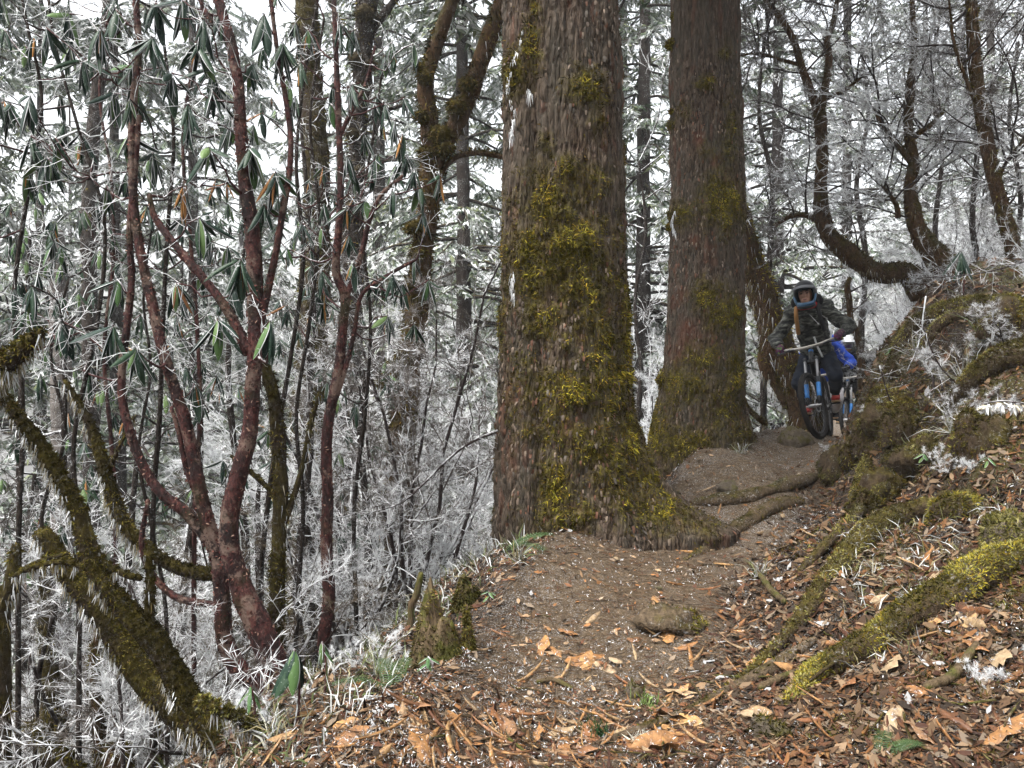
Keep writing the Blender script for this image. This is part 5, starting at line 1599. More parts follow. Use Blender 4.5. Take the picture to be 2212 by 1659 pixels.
def make_helmet(root, hc, tilt, shell, visor_top, chin, goggles, lensm=None):
    """open-faced shell with chin bar and peak; local x forward"""
    Rt = np.array(Matrix.Rotation(tilt, 3, 'Y'))
    place = lambda V: V @ Rt.T + hc
    n1, n2 = 40, 26
    az = np.linspace(-math.pi, math.pi, n1 + 1); el = np.linspace(-0.95, math.pi / 2, n2 + 1)
    F, V = [], []
    for L_, (s) in enumerate((1.0, 0.88)):
        for e in el:
            V.append(np.stack([np.cos(az) * math.cos(e) * 0.158, np.sin(az) * math.cos(e) * 0.132, np.full(n1 + 1, math.sin(e) * 0.152)], 1) * s)
    V = np.vstack(V)
    for L_ in (0, 1):
        o = L_ * (n1 + 1) * (n2 + 1)
        for i in range(n2):
            for j in range(n1):
                a = (az[j] + az[j + 1]) / 2; e = (el[i] + el[i + 1]) / 2
                if abs(a) < 0.98 - 0.25 * max(0, -e) and e < 0.32: continue
                q = (o + i * (n1 + 1) + j, o + i * (n1 + 1) + j + 1, o + (i + 1) * (n1 + 1) + j + 1, o + (i + 1) * (n1 + 1) + j)
                F.append(q if L_ == 0 else q[::-1])
    h = lpart('helmet', [(place(V), [np.array(F)])], shell, root)
    # chin bar: a flattened band from cheek to cheek
    def band(a0, a1, z0, z1, rx, ry, dz, mat, name, thick=0.022):
        a = np.linspace(a0, a1, 22)
        out = []
        for (s, z) in ((1, z0), (1, z1), (1 - thick / rx, z1), (1 - thick / rx, z0)):
            out.append(np.stack([np.cos(a) * rx * s, np.sin(a) * ry * s, z + dz * np.cos(a)], 1))
        V = np.stack(out, 1).reshape(-1, 3)
        i = np.arange(21)[:, None] * 4; j = np.arange(4)[None]
        Fq = np.stack([i + j, i + 4 + j, i + 4 + (j + 1) % 4, i + (j + 1) % 4], -1).reshape(-1, 4)
        return lpart(name, [(place(V), [Fq, np.array([(0, 1, 2, 3), (87, 86, 85, 84)])])], mat, h)
    band(-1.05, 1.05, -0.128, -0.082, 0.180, 0.118, -0.012, chin, 'chin_bar')
    band(-1.2, 1.2, -0.155, -0.122, 0.160, 0.112, -0.015, CM['hblack'], 'chin_guard')
    for s in (-1, 1):
        lpart('cheek_strut', [(place(tube(np.array([(0.06, s * 0.116, -0.02), (0.085, s * 0.108, -0.07), (0.10, s * 0.09, -0.11)]), [0.014, 0.014, 0.016], 8, 0.02)[0]), tube(np.array([(0.06, s * 0.116, -0.02), (0.085, s * 0.108, -0.07), (0.10, s * 0.09, -0.11)]), [0.014, 0.014, 0.016], 8, 0.02)[1])], chin, h)
    # peak
    a = np.linspace(-1.05, 1.05, 15)
    rows = []
    for (rx, z, k) in ((0.125, 0.105, 1.1), (0.18, 0.108, 1.12), (0.25, 0.085, 1.08), (0.25, 0.076, 1.08), (0.18, 0.094, 1.1), (0.12, 0.09, 1.1)):
        rows.append(np.stack([np.cos(a) * rx, np.sin(a) * 0.118 * k, z - 0.035 * np.sin(a) ** 2], 1))
    V = np.vstack(rows); i = np.arange(5)[:, None] * 15; j = np.arange(14)[None]
    Fv = np.stack([i + j, i + j + 1, i + 15 + j + 1, i + 15 + j], -1).reshape(-1, 4)
    lpart('visor', [(place(V), [Fv[:28]])], visor_top, h)
    lpart('visor_underside', [(place(V), [Fv[28:]])], CM['hblack'], h)
    if goggles:
        g = band(-0.85, 0.85, -0.060, 0.030, 0.135, 0.105, 0, goggles, 'goggle_frame', 0.02)
        band(-0.66, 0.66, -0.044, 0.018, 0.139, 0.108, 0, lensm, 'goggle_lens', 0.012)
    return h


def make_rider(label, J, mats, face=True, goggles=None, pack=True, helmet=(None, None, None)):
    """J: joint positions in the bike's frame"""
    r = thing('person', label, 'person')
    S, E, H, HP, K, A = J['S'], J['E'], J['H'], J['HP'], J['K'], J['A']
    hd, nk = np.array(J['head']), np.array(J['neck'])
    sh = (np.array(S[0]) + S[1]) / 2; hp = (np.array(HP[0]) + HP[1]) / 2
    cap = lambda a, b, r0, r1: tube(np.array([a, (np.array(a) + b) / 2, b], float), [r0, (r0 + r1) / 2, r1], 12, 0.04)
    # the body: one continuous surface
    g = [cap(hp, sh, 0.13, 0.14), cap(sh, hd + np.array([-0.02, 0, -0.09]), 0.06, 0.055), ell(hd, (0.098, 0.077, 0.122)), ell(hd + (0.055, 0, -0.075), (0.052, 0.052, 0.045)), ell(hd + (0.102, 0, -0.018), (0.020, 0.015, 0.026)), ell(hd + (0.085, 0, 0.028), (0.02, 0.055, 0.014)),
         ell(hd + (0.07, 0.038, -0.028), (0.028, 0.024, 0.026)), ell(hd + (0.07, -0.038, -0.028), (0.028, 0.024, 0.026))]
    for s in (0, 1):
        g += [cap(S[s], E[s], 0.045, 0.038), cap(E[s], H[s], 0.038, 0.026), cap(hp + (np.array(HP[s]) - hp) * 0.8, K[s], 0.075, 0.052), cap(K[s], A[s], 0.05, 0.036)]
    body = blob('body', g, CM['skin'], r, 0.009, 4)
    if face:
        for s in (-1, 1):
            lpart('eye', [ell(hd + (0.093, s * 0.033, 0.005), (0.006, 0.016, 0.0065))], CM['eye'], body)
            lpart('eyebrow', [tube(hd + np.array([(0.102, s * 0.014, 0.024), (0.102, s * 0.034, 0.031), (0.088, s * 0.054, 0.024)]), [0.004, 0.005, 0.003], 6, 0.01)], CM['brow'], body)
        lpart('mouth', [ell(hd + (0.106, 0, -0.068), (0.006, 0.024, 0.008))], CM['lip'], body)
    # jacket
    ja = [cap(hp + (0, 0, 0.0), hp + (sh - hp) * 0.5, 0.165, 0.185), cap(hp + (sh - hp) * 0.45, sh, 0.18, 0.165), ell(sh + (sh - hp) * 0.05, (0.14, 0.21, 0.10)), ell(hp + (sh - hp) * 0.1, (0.17, 0.195, 0.12))]
    for s in (0, 1):
        ja += [ell(S[s], (0.11, 0.105, 0.11)), cap(S[s], nk + np.array([-0.03, 0, -0.02]), 0.095, 0.085), cap(S[s], E[s], 0.088, 0.072), ell(E[s], (0.076, 0.076, 0.076)), cap(E[s], np.array(E[s]) + (np.array(H[s]) - E[s]) * 0.82, 0.072, 0.052)]
    ja += [cap(sh + (0, 0, 0.02), nk, 0.10, 0.082)]
    jk = blob('jacket', ja, mats['jacket'], r, 0.014, 4, noise=(0.030, (7, 7, 12)))
    hood = blob('hood', [ell(nk + np.array([-0.08, 0, 0.06]), (0.08, 0.17, 0.11)), ell(nk + np.array([0.0, 0.13, 0.035]), (0.08, 0.055, 0.085)), ell(nk + np.array([0.0, -0.13, 0.035]), (0.08, 0.055, 0.085))], mats['hood'], r, 0.014, 3, noise=(0.012, (14, 14, 14)))
    if mats.get('collar'):
        V, fs = torus(0.098, 0.022, 30, 8); V = V[:, [0, 2, 1]] * np.array([1, 1.0, 1.3]); Rc = np.array(Matrix.Rotation(0.35, 3, 'Y'))
        obj('collar', mesh('collar', V @ Rc.T + nk + np.array([0.055, 0, -0.005]), [fs[0][:, ::-1]], mats['collar']), r)
    # trousers
    tr = [ell(hp + (0, 0, -0.02), (0.15, 0.18, 0.14))]
    for s in (0, 1):
        tr += [cap(HP[s], K[s], 0.112, 0.088), ell(K[s], (0.09, 0.09, 0.09)), cap(K[s], np.array(K[s]) + (np.array(A[s]) - K[s]) * 0.86, 0.086, 0.058)]
    blob('trousers', tr, mats['trousers'], r, 0.014, 4, noise=(0.022, (8, 8, 14)))
    for s in (0, 1):
        a = np.array(A[s]); k = np.array(K[s]); d = norm(k - a)
        lpart('sock', [rod(a + d * 0.02, a + d * 0.13, 0.046, 0.05, 14)], CM['blackcloth'], r)
        for t in (0.075, 0.10): lpart('sock_band', [rod(a + d * t, a + d * (t + 0.012), 0.052, 0.052, 14)], CM['sock'], bpy.data.objects[r.children[-1].name] if not r.children[-1].name.startswith('sock_band') else r)
        f = np.array(J['F'][s])
        sho = blob('shoe', [ell(f + (0.06, 0, 0.045), (0.12, 0.052, 0.04)), ell(f + (-0.03, 0, 0.07), (0.075, 0.047, 0.055)), cap(f + np.array([-0.03, 0, 0.07]), a + d * 0.01, 0.05, 0.046)], mats['shoe'], r, 0.01, 4)
        lpart('sole', [ell(f + (0.035, 0, 0.014), (0.155, 0.055, 0.016))], CM['sole'], sho)
        # glove: palm, four fingers curled round the grip, thumb below
        h = np.array(J['grip'][s][0]); gx = norm(np.array(J['grip'][s][1])); sgn = 1 if s == 0 else -1
        upv = norm(np.array([0.55, 0, 0.83]) - gx * np.dot(np.array([0.55, 0, 0.83]), gx)); fw = np.cross(upv, gx) * (1 if np.cross(upv, gx)[0] > 0 else -1)
        gg = [ell(h + upv * 0.028 - fw * 0.03, (0.05, 0.045, 0.028)), cap(h + upv * 0.02 - fw * 0.05, np.array(E[s]) + (np.array(H[s]) - E[s]) * 0.78, 0.034, 0.046)]
        for q, o_ in enumerate((-0.036, -0.012, 0.012, 0.034)):
            b = h + gx * o_; ln = (0.92, 1.0, 0.97, 0.8)[q]
            gg.append(tube(np.array([b + upv * 0.036 - fw * 0.012, b + upv * 0.034 + fw * 0.022 * ln, b + fw * 0.040 * ln - upv * 0.004, b + fw * 0.022 - upv * 0.032 * ln, b - fw * 0.004 - upv * 0.032]), [0.0115, 0.011, 0.0105, 0.0095, 0.008], 8, 0.012))
        t0 = h - gx * 0.04 * (1 if np.dot(gx, [0, sgn, 0]) > 0 else -1)
        gg.append(tube(np.array([t0 + upv * 0.012 - fw * 0.034, t0 - gx * 0.0 - fw * 0.030 - upv * 0.018, t0 - fw * 0.004 - upv * 0.034, t0 + fw * 0.02 - upv * 0.028]), [0.013, 0.013, 0.011, 0.009], 8, 0.012))
        blob('glove', gg, mats['glove'], r, 0.006, 2)
    make_helmet(r, hd + np.array([0.0, 0, 0.022]), J.get('htilt', 0.24), helmet[0], helmet[1], helmet[2], goggles, CM['lens'])
    if pack:
        blob('backpack', [boxm(hp + (sh - hp) * 0.6 + np.array([-0.23, 0, 0.06]), (0.16, 0.28, 0.42)), ell(hp + (sh - hp) * 0.6 + np.array([-0.28, 0, 0.02]), (0.10, 0.13, 0.18))], CM['pack'], r, 0.018, 6)
        for s in (0, 1):
            y = 0.115 if s == 0 else -0.115
            q = np.array([sh + (-0.14, y, 0.05), sh + (-0.03, y, 0.115), sh + (0.10, y * 1.05, 0.06), sh + (0.165, y * 1.1, -0.06), hp + (sh - hp) * 0.62 + np.array([0.16, y * 1.25, -0.06])])
            V, fs = tube(q, 0.024, 8, 0.02, lambda b, d, rr: 0 * rr)
            obj('shoulder_strap', mesh('shoulder_strap', V, fs, CM['strap'] if s == 1 else CM['pack']), r)
    return r


def set_xf(o, front_px, Y, heading, lean, zoff=0.0, z=None):
    """stand a bike (and its rider) with the front wheel's contact at a point"""
    hx = norm(np.array([heading[0], heading[1], 0.0])); yaw = math.atan2(hx[1], hx[0])
    X = (front_px - CXP) / FPX * Y
    f = np.array([X, Y]); rr = f - hx[:2] * 1.2
    zf = float(height(f[0:1], f[1:2])[0]); zr = float(height(rr[0:1], rr[1:2])[0])
    pitch = math.atan2(zr - zf, 1.2)
    Mx = Matrix.Translation((X, Y, zf + zoff)) @ Matrix.Rotation(yaw, 4, 'Z') @ Matrix.Rotation(pitch, 4, 'Y') @ Matrix.Rotation(lean, 4, 'X') @ Matrix.Translation((-0.65, 0, 0))
    o.matrix_world = Mx


bike, bc_ = make_bike('black and blue mountain bike leaning as it rolls down the trail towards the camera', CM['black'], CM['blue'])
grips = [(steer(bc_ + np.array([-0.037, s * 0.335, 0.03]))[0], steer(bc_ + np.array([-0.037, s * 0.335, 0.03]) + np.array([0, 1, 0]))[0] - steer(bc_ + np.array([-0.037, s * 0.335, 0.03]))[0]) for s in (1, -1)]


def pose(dz=0.0, dx=0.0, elbow=0.0):
    J = dict(S=[(0.02 + dx, 0.185, 1.475 + dz), (0.02 + dx, -0.185, 1.475 + dz)], HP=[(-0.36, 0.095, 1.0), (-0.36, -0.095, 1.0)], K=[(0.0, 0.20, 0.70), (0.06, -0.20, 0.66)],
             A=[(-0.31, 0.145, 0.505), (-0.02, -0.145, 0.385)], F=[(-0.29, 0.145, 0.405), (0.02, -0.145, 0.285)], head=np.array([0.17 + dx, 0, 1.655 + dz]), neck=np.array([0.07 + dx, 0, 1.54 + dz]), grip=grips)
    J['E'] = [(0.06, 0.415 + elbow, 1.235 + dz * .5), (0.03, -0.425 - elbow, 1.215 + dz * .5)]
    J['H'] = [grips[s][0] + np.array([-0.035, 0, 0.035]) for s in (0, 1)]
    return J


rider = make_rider('cyclist in a dark quilted jacket and open full-face helmet riding towards the camera', pose(0.02), dict(jacket=CM['jacket'], hood=CM['blackcloth'], collar=CM['red'], trousers=CM['navy'], shoe=CM['shoe'], glove=CM['glove']), True, None, True, (CM['hblack'], CM['hgrey'], CM['hblue']))
# draw-cords hanging on the chest
for (a, b) in (((0.165, 0.02, 1.44), (0.20, 0.10, 1.32)), ((0.15, 0.09, 1.47), (0.17, 0.19, 1.37))):
    lpart('draw_cord', [rod(a, b, 0.004, 0.004, 6), rod(b, np.array(b) + (np.array(b) - a) * 0.12, 0.008, 0.008, 6)], CM['cord'], rider)
lpart('pack_strap_end', [tube(np.array([(0.10, 0.03, 1.18), (0.13, 0.06, 1.05), (0.14, 0.10, 0.93)]), 0.011, 6, 0.02)], CM['cord'], rider)
HEAD1 = (-0.47, -0.885)
for o in (bike, rider): set_xf(o, 1768, 8.45, HEAD1, math.radians(7))

bike2 = copy_tree(bike); bike2['label'] = 'mountain bike mostly hidden behind the front cyclist'
rider2 = make_rider('second cyclist in a bright blue jacket, mostly hidden behind the first', pose(-0.02, 0.02, -0.04), dict(jacket=CM['bluecloth'], hood=CM['bluecloth'], collar=None, trousers=CM['palecloth'], shoe=CM['blackcloth'], glove=CM['blackcloth']), True, None, False, (CM['white'], CM['white'], CM['white']))
for o in (bike2, rider2): set_xf(o, 1772, 10.8, (-0.42, -0.9), math.radians(0), -0.02)
bike3 = copy_tree(bike); bike3['label'] = 'mountain bike under the goggled cyclist, hidden by the bank'
rider3 = make_rider('third cyclist in black with a white goggled helmet, looking over the bank', pose(-0.06, 0.02), dict(jacket=CM['blackcloth'], hood=CM['blackcloth'], collar=None, trousers=CM['blackcloth'], shoe=CM['blackcloth'], glove=CM['blackcloth']), False, CM['white'], False, (CM['white'], CM['white'], CM['hblack']))
for o in (bike3, rider3): set_xf(o, 1830, 12.6, (-0.42, -0.9), 0.0, 0.0)
for o in (bike, bike2, bike3): o['group'] = 'mountain bikes'
for o in (rider, rider2, rider3): o['group'] = 'cyclists on the trail'

# ------------------------------------------------------------------ forest floor: roots, stones, stumps
rf = np.random.default_rng(600)


def ground_path(pxs, lift=0.0):
    return np.array([on_ground(x, y) + np.array([0, 0, lift]) for (x, y) in pxs])


def root_thing(label, pxs, widths, mat, nm, cols, lift=0.25, mL=0.015, name='tree_root', nr=0, mw=0.0028, cat='root', amp=0.32):
    P = ground_path(pxs)
    w = np.interp(np.linspace(0, 1, len(P)), np.linspace(0, 1, len(widths)), widths) / 2 / FPX * P[:, 1]
    P[:, 2] += w * lift
    P[0, 2] -= w[0] * 1.0; P[-1, 2] -= w[-1] * 0.6
    root = thing(name, label, cat, P[0])
    V, fs = tube(P, w, 14, 0.025, lambda b, d, r: r * (amp * fbm(b * 9, 3, 61) + 0.12 * fbm(b * 35, 2, 62)))
    part('wood', V, fs, M[mat], root)
    if nm: add_moss(root, rf, V, fs, nm, cols, mL, mw, down=0.15, spread=0.7)
    if nr: add_rime(root, rf, V, fs, nr, 0.03)
    return root


root_thing('thick root furred with bright yellow-green moss, lying across the lower bank', [(1700, 1520), (1770, 1465), (1880, 1405), (1960, 1352), (2050, 1300), (2130, 1256), (2250, 1200)], [40, 58, 66, 76, 84, 92], 'root', 9000, MOSS_PALE + MOSS_BRIGHT, 0.35)
root_thing('thin bare brown root crossing the bottom of the trail', [(1270, 1612), (1400, 1572), (1500, 1535), (1600, 1482), (1690, 1440), (1760, 1380)], [12, 26, 22, 34, 20], 'bareroot', 250, MOSS_DARK, 0.1, amp=0.35)
root_thing('worn root forming a step across the upper trail', [(1490, 1085), (1540, 1088), (1600, 1082), (1660, 1065), (1710, 1050), (1760, 1030)], [16, 30, 38, 26, 34, 18], 'bareroot', 150, MOSS_DARK, 0.15, amp=0.4)
root_thing('low mossy root running from the trail to the bank, below the step', [(1480, 1210), (1550, 1172), (1612, 1132), (1670, 1100), (1730, 1082)], [14, 30, 40, 22], 'bareroot', 1000, MOSS_BROWN + MOSS_DARK, 0.1, amp=0.4)
root_thing('orange mossy root humped on the middle bank', [(1700, 1380), (1760, 1300), (1820, 1225), (1880, 1170), (1950, 1130), (2010, 1090)], [30, 40, 56, 60, 44], 'root', 4000, MOSS_BROWN + MOSS_PALE, 0.3)
root_thing('mossy root arching along the crest of the bank', [(1925, 810), (1940, 770), (1960, 735), (1990, 705), (2040, 680), (2100, 665), (2190, 660)], [20, 28, 34, 36, 36, 30], 'root', 5000, MOSS_PALE + MOSS_DARK, 0.3, nr=150, mL=0.025)
root_thing('mossy root looping over the bank near the picture edge', [(2040, 900), (2090, 855), (2140, 812), (2190, 785), (2250, 770)], [30, 46, 60, 64], 'root', 4000, MOSS_PALE + MOSS_BROWN, 0.6, mL=0.022)
root_thing('frosty mossy root climbing the bank beside the front wheel', [(1840, 1090), (1870, 1020), (1900, 960), (1935, 900), (1960, 850)], [20, 26, 28, 22], 'root', 2000, MOSS_PALE + MOSS_DARK, 0.5)
root_thing('dark root slanting down the middle of the bank', [(1720, 1240), (1800, 1170), (1870, 1100), (1930, 1040), (1980, 1000)], [16, 24, 28, 22], 'root', 1200, MOSS_DARK + MOSS_PALE, 0.4)
root_thing('short mossy root high on the bank, under the crest', [(1990, 760), (2030, 720), (2080, 690), (2140, 680)], [20, 30, 30, 22], 'root', 1500, MOSS_PALE, 0.5)
root_thing('thin mossy root beside the lower leaves, reaching to the thick furred one', [(1560, 1500), (1640, 1440), (1720, 1360), (1760, 1290)], [14, 20, 24, 16], 'root', 900, MOSS_BROWN + MOSS_PALE, 0.3)


def stone(label, px, py, wpx, hpx, seed, name='stone', mat='stone', cat='stone', nm=0, cols=None, depth=0.8):
    p = on_ground(px, py)
    r = wpx / 2 / FPX * p[1]; hh = hpx / FPX * p[1]
    K, Rn = 18, 11
    th = np.linspace(0, 2 * math.pi, K, endpoint=False)
    V = []
    for ph in np.linspace(-0.6, math.pi / 2 - 0.06, Rn):
        V.append(np.stack([np.cos(th) * math.cos(ph), np.sin(th) * math.cos(ph) * depth, np.full(K, math.sin(ph))], 1))
    V = np.vstack(V)
    q = V * np.array([1.6, 1.6, 1.6]) + seed * 3.1
    f1, f2, _ = worley(q, seed)
    V = V * (0.82 + 0.5 * fbm(q * 0.8, 3, seed) + 0.15 * fbm(q * 3, 2, seed + 1) + 0.12 * sstep(0, 0.25, f2 - f1))[:, None]
    V = V * np.array([r, r, hh]) + p
    i = np.arange(Rn - 1)[:, None] * K; j = np.arange(K)[None]; j2 = (j + 1) % K
    F = np.stack([i + j, i + j2, i + K + j2, i + K + j], -1).reshape(-1, 4)
    V = np.vstack([V, V[-K:].mean(0, keepdims=True) + np.array([0, 0, hh * 0.02])])
    o = (Rn - 1) * K
    T = np.stack([o + np.arange(K), o + (np.arange(K) + 1) % K, np.full(K, Rn * K)], 1)
    root = thing(name, label, cat, p)
    part('body', V, [F, T], M[mat], root)
    if nm: add_moss(root, rf, V, [F, T], nm, cols or MOSS_DARK, 0.024, 0.0034, down=0.3, spread=0.9)
    return root


stone('flat half-buried earthy lump in the middle of the trail', 1450, 1356, 185, 46, 3, nm=500, depth=0.6, mat='bareroot', name='earth_lump', cat='lump')
stone('brown earthy lump at the trail edge beside the front wheel', 1716, 958, 78, 46, 4, nm=200)
stone('small stone lying above the root step on the trail', 1575, 1060, 56, 22, 5)
stone('tiny grey stone by the trail bend', 1420, 1275, 24, 9, 6)
stone('small angular stone among bark strips on the trail', 1370, 1505, 52, 26, 7, nm=60)
stone('low stone at the foot of the bank near the thin brown root', 1660, 1590, 90, 40, 8, nm=300)
stone('mossy boulder bulging from the bank at the picture edge', 2190, 1185, 130, 90, 9, name='boulder', cat='boulder', nm=4000, cols=MOSS_PALE)
stone('pale mossy hummock beside the front wheel at the bank foot', 1812, 1010, 100, 60, 10, name='moss_hummock', cat='hummock', mat='root', nm=3000, cols=MOSS_PALE)
stone('mossy hummock in the middle of the bank', 1985, 1010, 150, 70, 12, name='moss_hummock', cat='hummock', mat='root', nm=3500, cols=MOSS_PALE + MOSS_DARK)
stone('brown mossy hummock on the bank above the trail bend', 1900, 1075, 110, 60, 13, name='moss_hummock', cat='hummock', mat='root', nm=2500, cols=MOSS_BROWN + MOSS_DARK)
stone('green mossy hummock low on the bank', 2080, 1120, 140, 60, 14, name='moss_hummock', cat='hummock', mat='root', nm=3000, cols=MOSS_PALE + MOSS_BRIGHT)
stone('shaggy mossy shoulder of the bank right beside the cyclist', 1915, 905, 100, 80, 15, name='moss_hummock', cat='hummock', mat='root', nm=5000, cols=MOSS_PALE + MOSS_BROWN)


for (px, py, w, h, sd, lab) in ((1850, 985, 80, 60, 21, 'drooping olive mossy hummock at the bank foot just right of the wheels'), (1880, 960, 90, 80, 22, 'tall olive mossy hummock beside the wheels'),
                                (1950, 930, 110, 70, 23, 'mossy hummock in the upper middle of the bank'), (1870, 1110, 90, 50, 24, 'brown mossy hummock above the dark slanting root'), (2120, 960, 130, 70, 25, 'dark mossy hummock under the rime-laden branch'),
                                (2170, 700, 120, 60, 26, 'mossy hummock at the upper picture edge of the bank')):
    stone(lab, px, py, w, h, sd, name='moss_hummock', cat='hummock', mat='root', nm=2600, cols=MOSS_DARK + MOSS_BROWN + MOSS_PALE[:2])


def jag_stump(label, px, py, wpx, peak, seed, name='tree_stump'):
    p = on_ground(px, py)
    r = wpx / 2 / FPX * p[1]; hh = peak / FPX * p[1]
    K = 28
    th = np.linspace(0, 2 * math.pi, K, endpoint=False)
    top = hh * np.clip(0.42 + 0.55 * np.exp(-((np.abs((th - 2.3 + math.pi) % (2 * math.pi) - math.pi)) / 0.75) ** 2)
                       + 0.2 * np.exp(-((np.abs((th + 1.0 + math.pi) % (2 * math.pi) - math.pi)) / 0.3) ** 2) + 0.07 * np.sin(th * 9 + seed), 0.15, 1.0)
    rows = []
    NR = 14
    for k in range(NR + 1):
        u = k / NR
        rr = r * (1.25 - 0.45 * u ** 0.5) * (1 + 0.10 * fbm(np.stack([np.cos(th) * 2, np.sin(th) * 2, np.full(K, u * 1.2)], 1), 3, seed)) * (1 - 0.35 * u ** 3)
        rows.append(np.stack([p[0] + rr * np.cos(th), p[1] + rr * np.sin(th), p[2] - 0.05 + (top + 0.05) * u], 1))
    c = np.array([p[0], p[1], p[2] + hh * 0.3])
    rows.append(rows[-1] * 0.55 + c * 0.45 - np.array([0, 0, hh * 0.03]))
    V = np.vstack(rows + [c[None]])
    n = len(rows)
    i = np.arange(n - 1)[:, None] * K; j = np.arange(K)[None]; j2 = (j + 1) % K
    F = np.stack([i + j, i + j2, i + K + j2, i + K + j], -1).reshape(-1, 4)
    T = np.stack([(n - 1) * K + np.arange(K), (n - 1) * K + (np.arange(K) + 1) % K, np.full(K, n * K)], 1)
    root = thing(name, label, 'stump', p)
    part('wood', V, [F, T], M['oldwood'], root)
    add_moss(root, rf, V, [F], 3500, MOSS_DARK + MOSS_DEEP + MOSS_PALE[:2], 0.014, 0.0025, up=False, down=0.3)
    return root


jag_stump('pointed rotten stump green with moss at the trail edge', 945, 1425, 118, 172, 1)
jag_stump('small mossy stump behind the pointed one at the trail edge', 1012, 1300, 64, 52, 6)
jag_stump('thin dark shard of wood right of the pointed stump', 1012, 1405, 26, 100, 9)


def stick(label, pts, r, mat='root', name='stick', group=None):
    root = thing(name, label, 'stick', pts[0], group)
    V, fs = tube(pts, r, 7, 0.03, lambda b, d, rr: rr * 0.3 * fbm(b * 25, 2, 63))
    part('wood', V, fs, M[mat], root)
    return root


p = on_ground(888, 1350); stick('pale broken stick standing behind the pointed stump', [p + (0, 0, -.05), p + (0.0, 0, .1), at(898, 1290, p[1]), at(910, 1238, p[1])], [0.018, 0.017, 0.018, 0.014], 'oldwood')
P = ground_path([(1622, 1225), (1645, 1255), (1665, 1285), (1695, 1312)], 0.02); stick('grey forked dead stick on the trail edge', P, [0.012, 0.016, 0.018, 0.014], 'oldwood')
P = ground_path([(1640, 1495), (1680, 1480), (1720, 1462)], 0.015); stick('short pale stick by the thin mossy root', P, [0.012, 0.014, 0.010], 'oldwood')
P = ground_path([(2000, 1500), (2060, 1470), (2110, 1410)], 0.02); stick('pale bent branch half buried among the leaves on the bank', P, [0.014, 0.018, 0.012], 'oldwood')
P = ground_path([(1750, 1490), (1830, 1430), (1880, 1385)], 0.03); stick('thin brown stick slanting up against the furred root', P, [0.006, 0.007, 0.005], 'root')
P = ground_path([(1160, 1480), (1200, 1482), (1235, 1496)], 0.012); stick('short lichen-grey stick lying in the trail', P, [0.009, 0.011, 0.007], 'oldwood')
for k in range(46):
    px, py = rf.uniform(700, 2200), 1659 - abs(rf.normal(0, 220))
    if py < 1190 + max(0, (1300 - px) * 0.5): py = rf.uniform(1450, 1650)
    p = on_ground(px, py); a = rf.uniform(0, 6.28); L = rf.uniform(0.08, 0.24)
    q = [p + np.array([math.cos(a) * L * t, math.sin(a) * L * t * 0.8, 0]) for t in (-.5, -.15, .2, .5)]
    q = np.array([[v[0] + rf.normal(0, .008), v[1] + rf.normal(0, .008), float(height(v[0:1], v[1:2])[0]) + rf.uniform(0.006, 0.022)] for v in q])
    r = rf.uniform(0.002, 0.0045)
    stick('thin dry stick scattered on the litter of the trail and bank', q, [r, r, r * .9, r * .6], 'root' if rf.uniform() < .6 else 'oldwood', group='dry sticks on the ground')

# ------------------------------------------------------------------ litter, moss and rime on the ground (stuff)
def ground_points(n, y0, y1, u0, u1, thin=False):
    Y = y0 * (y1 / y0) ** rf.uniform(0, 1, n)
    X = rf.uniform(u0, u1, n) * Y
    s = X - trail_x(Y)
    keep = (s > -1.7 - 0.2 * rf.uniform(0, 1, n))
    if thin: keep &= (np.abs(s + 0.05) > 0.5) | (Y < 3.0) | (rf.uniform(0, 1, n) < 0.4)
    return X[keep], Y[keep], s[keep]


def bank_scatter(n, wfun):
    f = gF[(gV[gF[:, 0], 1] > 1.8) & (gV[gF[:, 0], 1] < 10) & (gV[gF[:, 0], 0] > 0.3) & (gV[gF[:, 0], 0] < 7.5)]
    c_, n_, a_r = face_data(gV, [f])
    n_ = n_ * np.sign(n_[:, 2:3])
    s_b = c_[:, 0] - trail_x(c_[:, 1])
    w = a_r * wfun(c_, s_b) / c_[:, 1] ** 2 * (np.abs(c_[:, 0] / c_[:, 1]) < 1.0)
    i = rf.choice(len(c_), n, p=w / w.sum())
    v0, v1, v3 = gV[f[i, 0]], gV[f[i, 1]], gV[f[i, 3]]
    return v0 + (v1 - v0) * rf.uniform(0, 1, (n, 1)) + (v3 - v0) * rf.uniform(0, 1, (n, 1)), n_[i]


LIT = np.array([(0.065, 0.042, 0.026), (0.115, 0.075, 0.045), (0.035, 0.024, 0.016), (0.19, 0.135, 0.085), (0.13, 0.065, 0.035), (0.27, 0.205, 0.14), (0.075, 0.035, 0.022), (0.20, 0.105, 0.045), (0.045, 0.034, 0.024), (0.22, 0.19, 0.155)])* 0.62 * np.array([1.1, 0.97, 0.84])
X, Y, s = ground_points(104000, 1.75, 10.5, -0.7, 0.98, True)
Z = height(X, Y); n = len(X)
N = norm(ground_n(X, Y) + rf.normal(0, 0.30, (n, 3)))
d = norm(np.cross(N, rf.normal(0, 1, (n, 3))))
R = np.stack([d, np.cross(N, d), N], -1)
sz = np.clip(np.exp(rf.normal(0, 0.6, n)), 0.25, 2.8) * (0.0075 + 0.0013 * Y) * (1 - 0.45 * np.exp(-((s + 0.05) / 0.5) ** 2)); asp = rf.uniform(0.18, 0.6, n)
R = R * np.stack([sz, sz * asp, sz], -1)[:, None, :]
tv = np.array([(-1, -.5, .0), (-.1, -1, .1), (1, .0, .35), (-.2, 1, .15), (-1, .4, .0)])
V, fs = trsf(R, np.stack([X, Y, Z + 0.002 + rf.uniform(0, 0.012, n)], 1), tv, [np.array([(0, 1, 3, 4)]), np.array([(1, 2, 3)])])
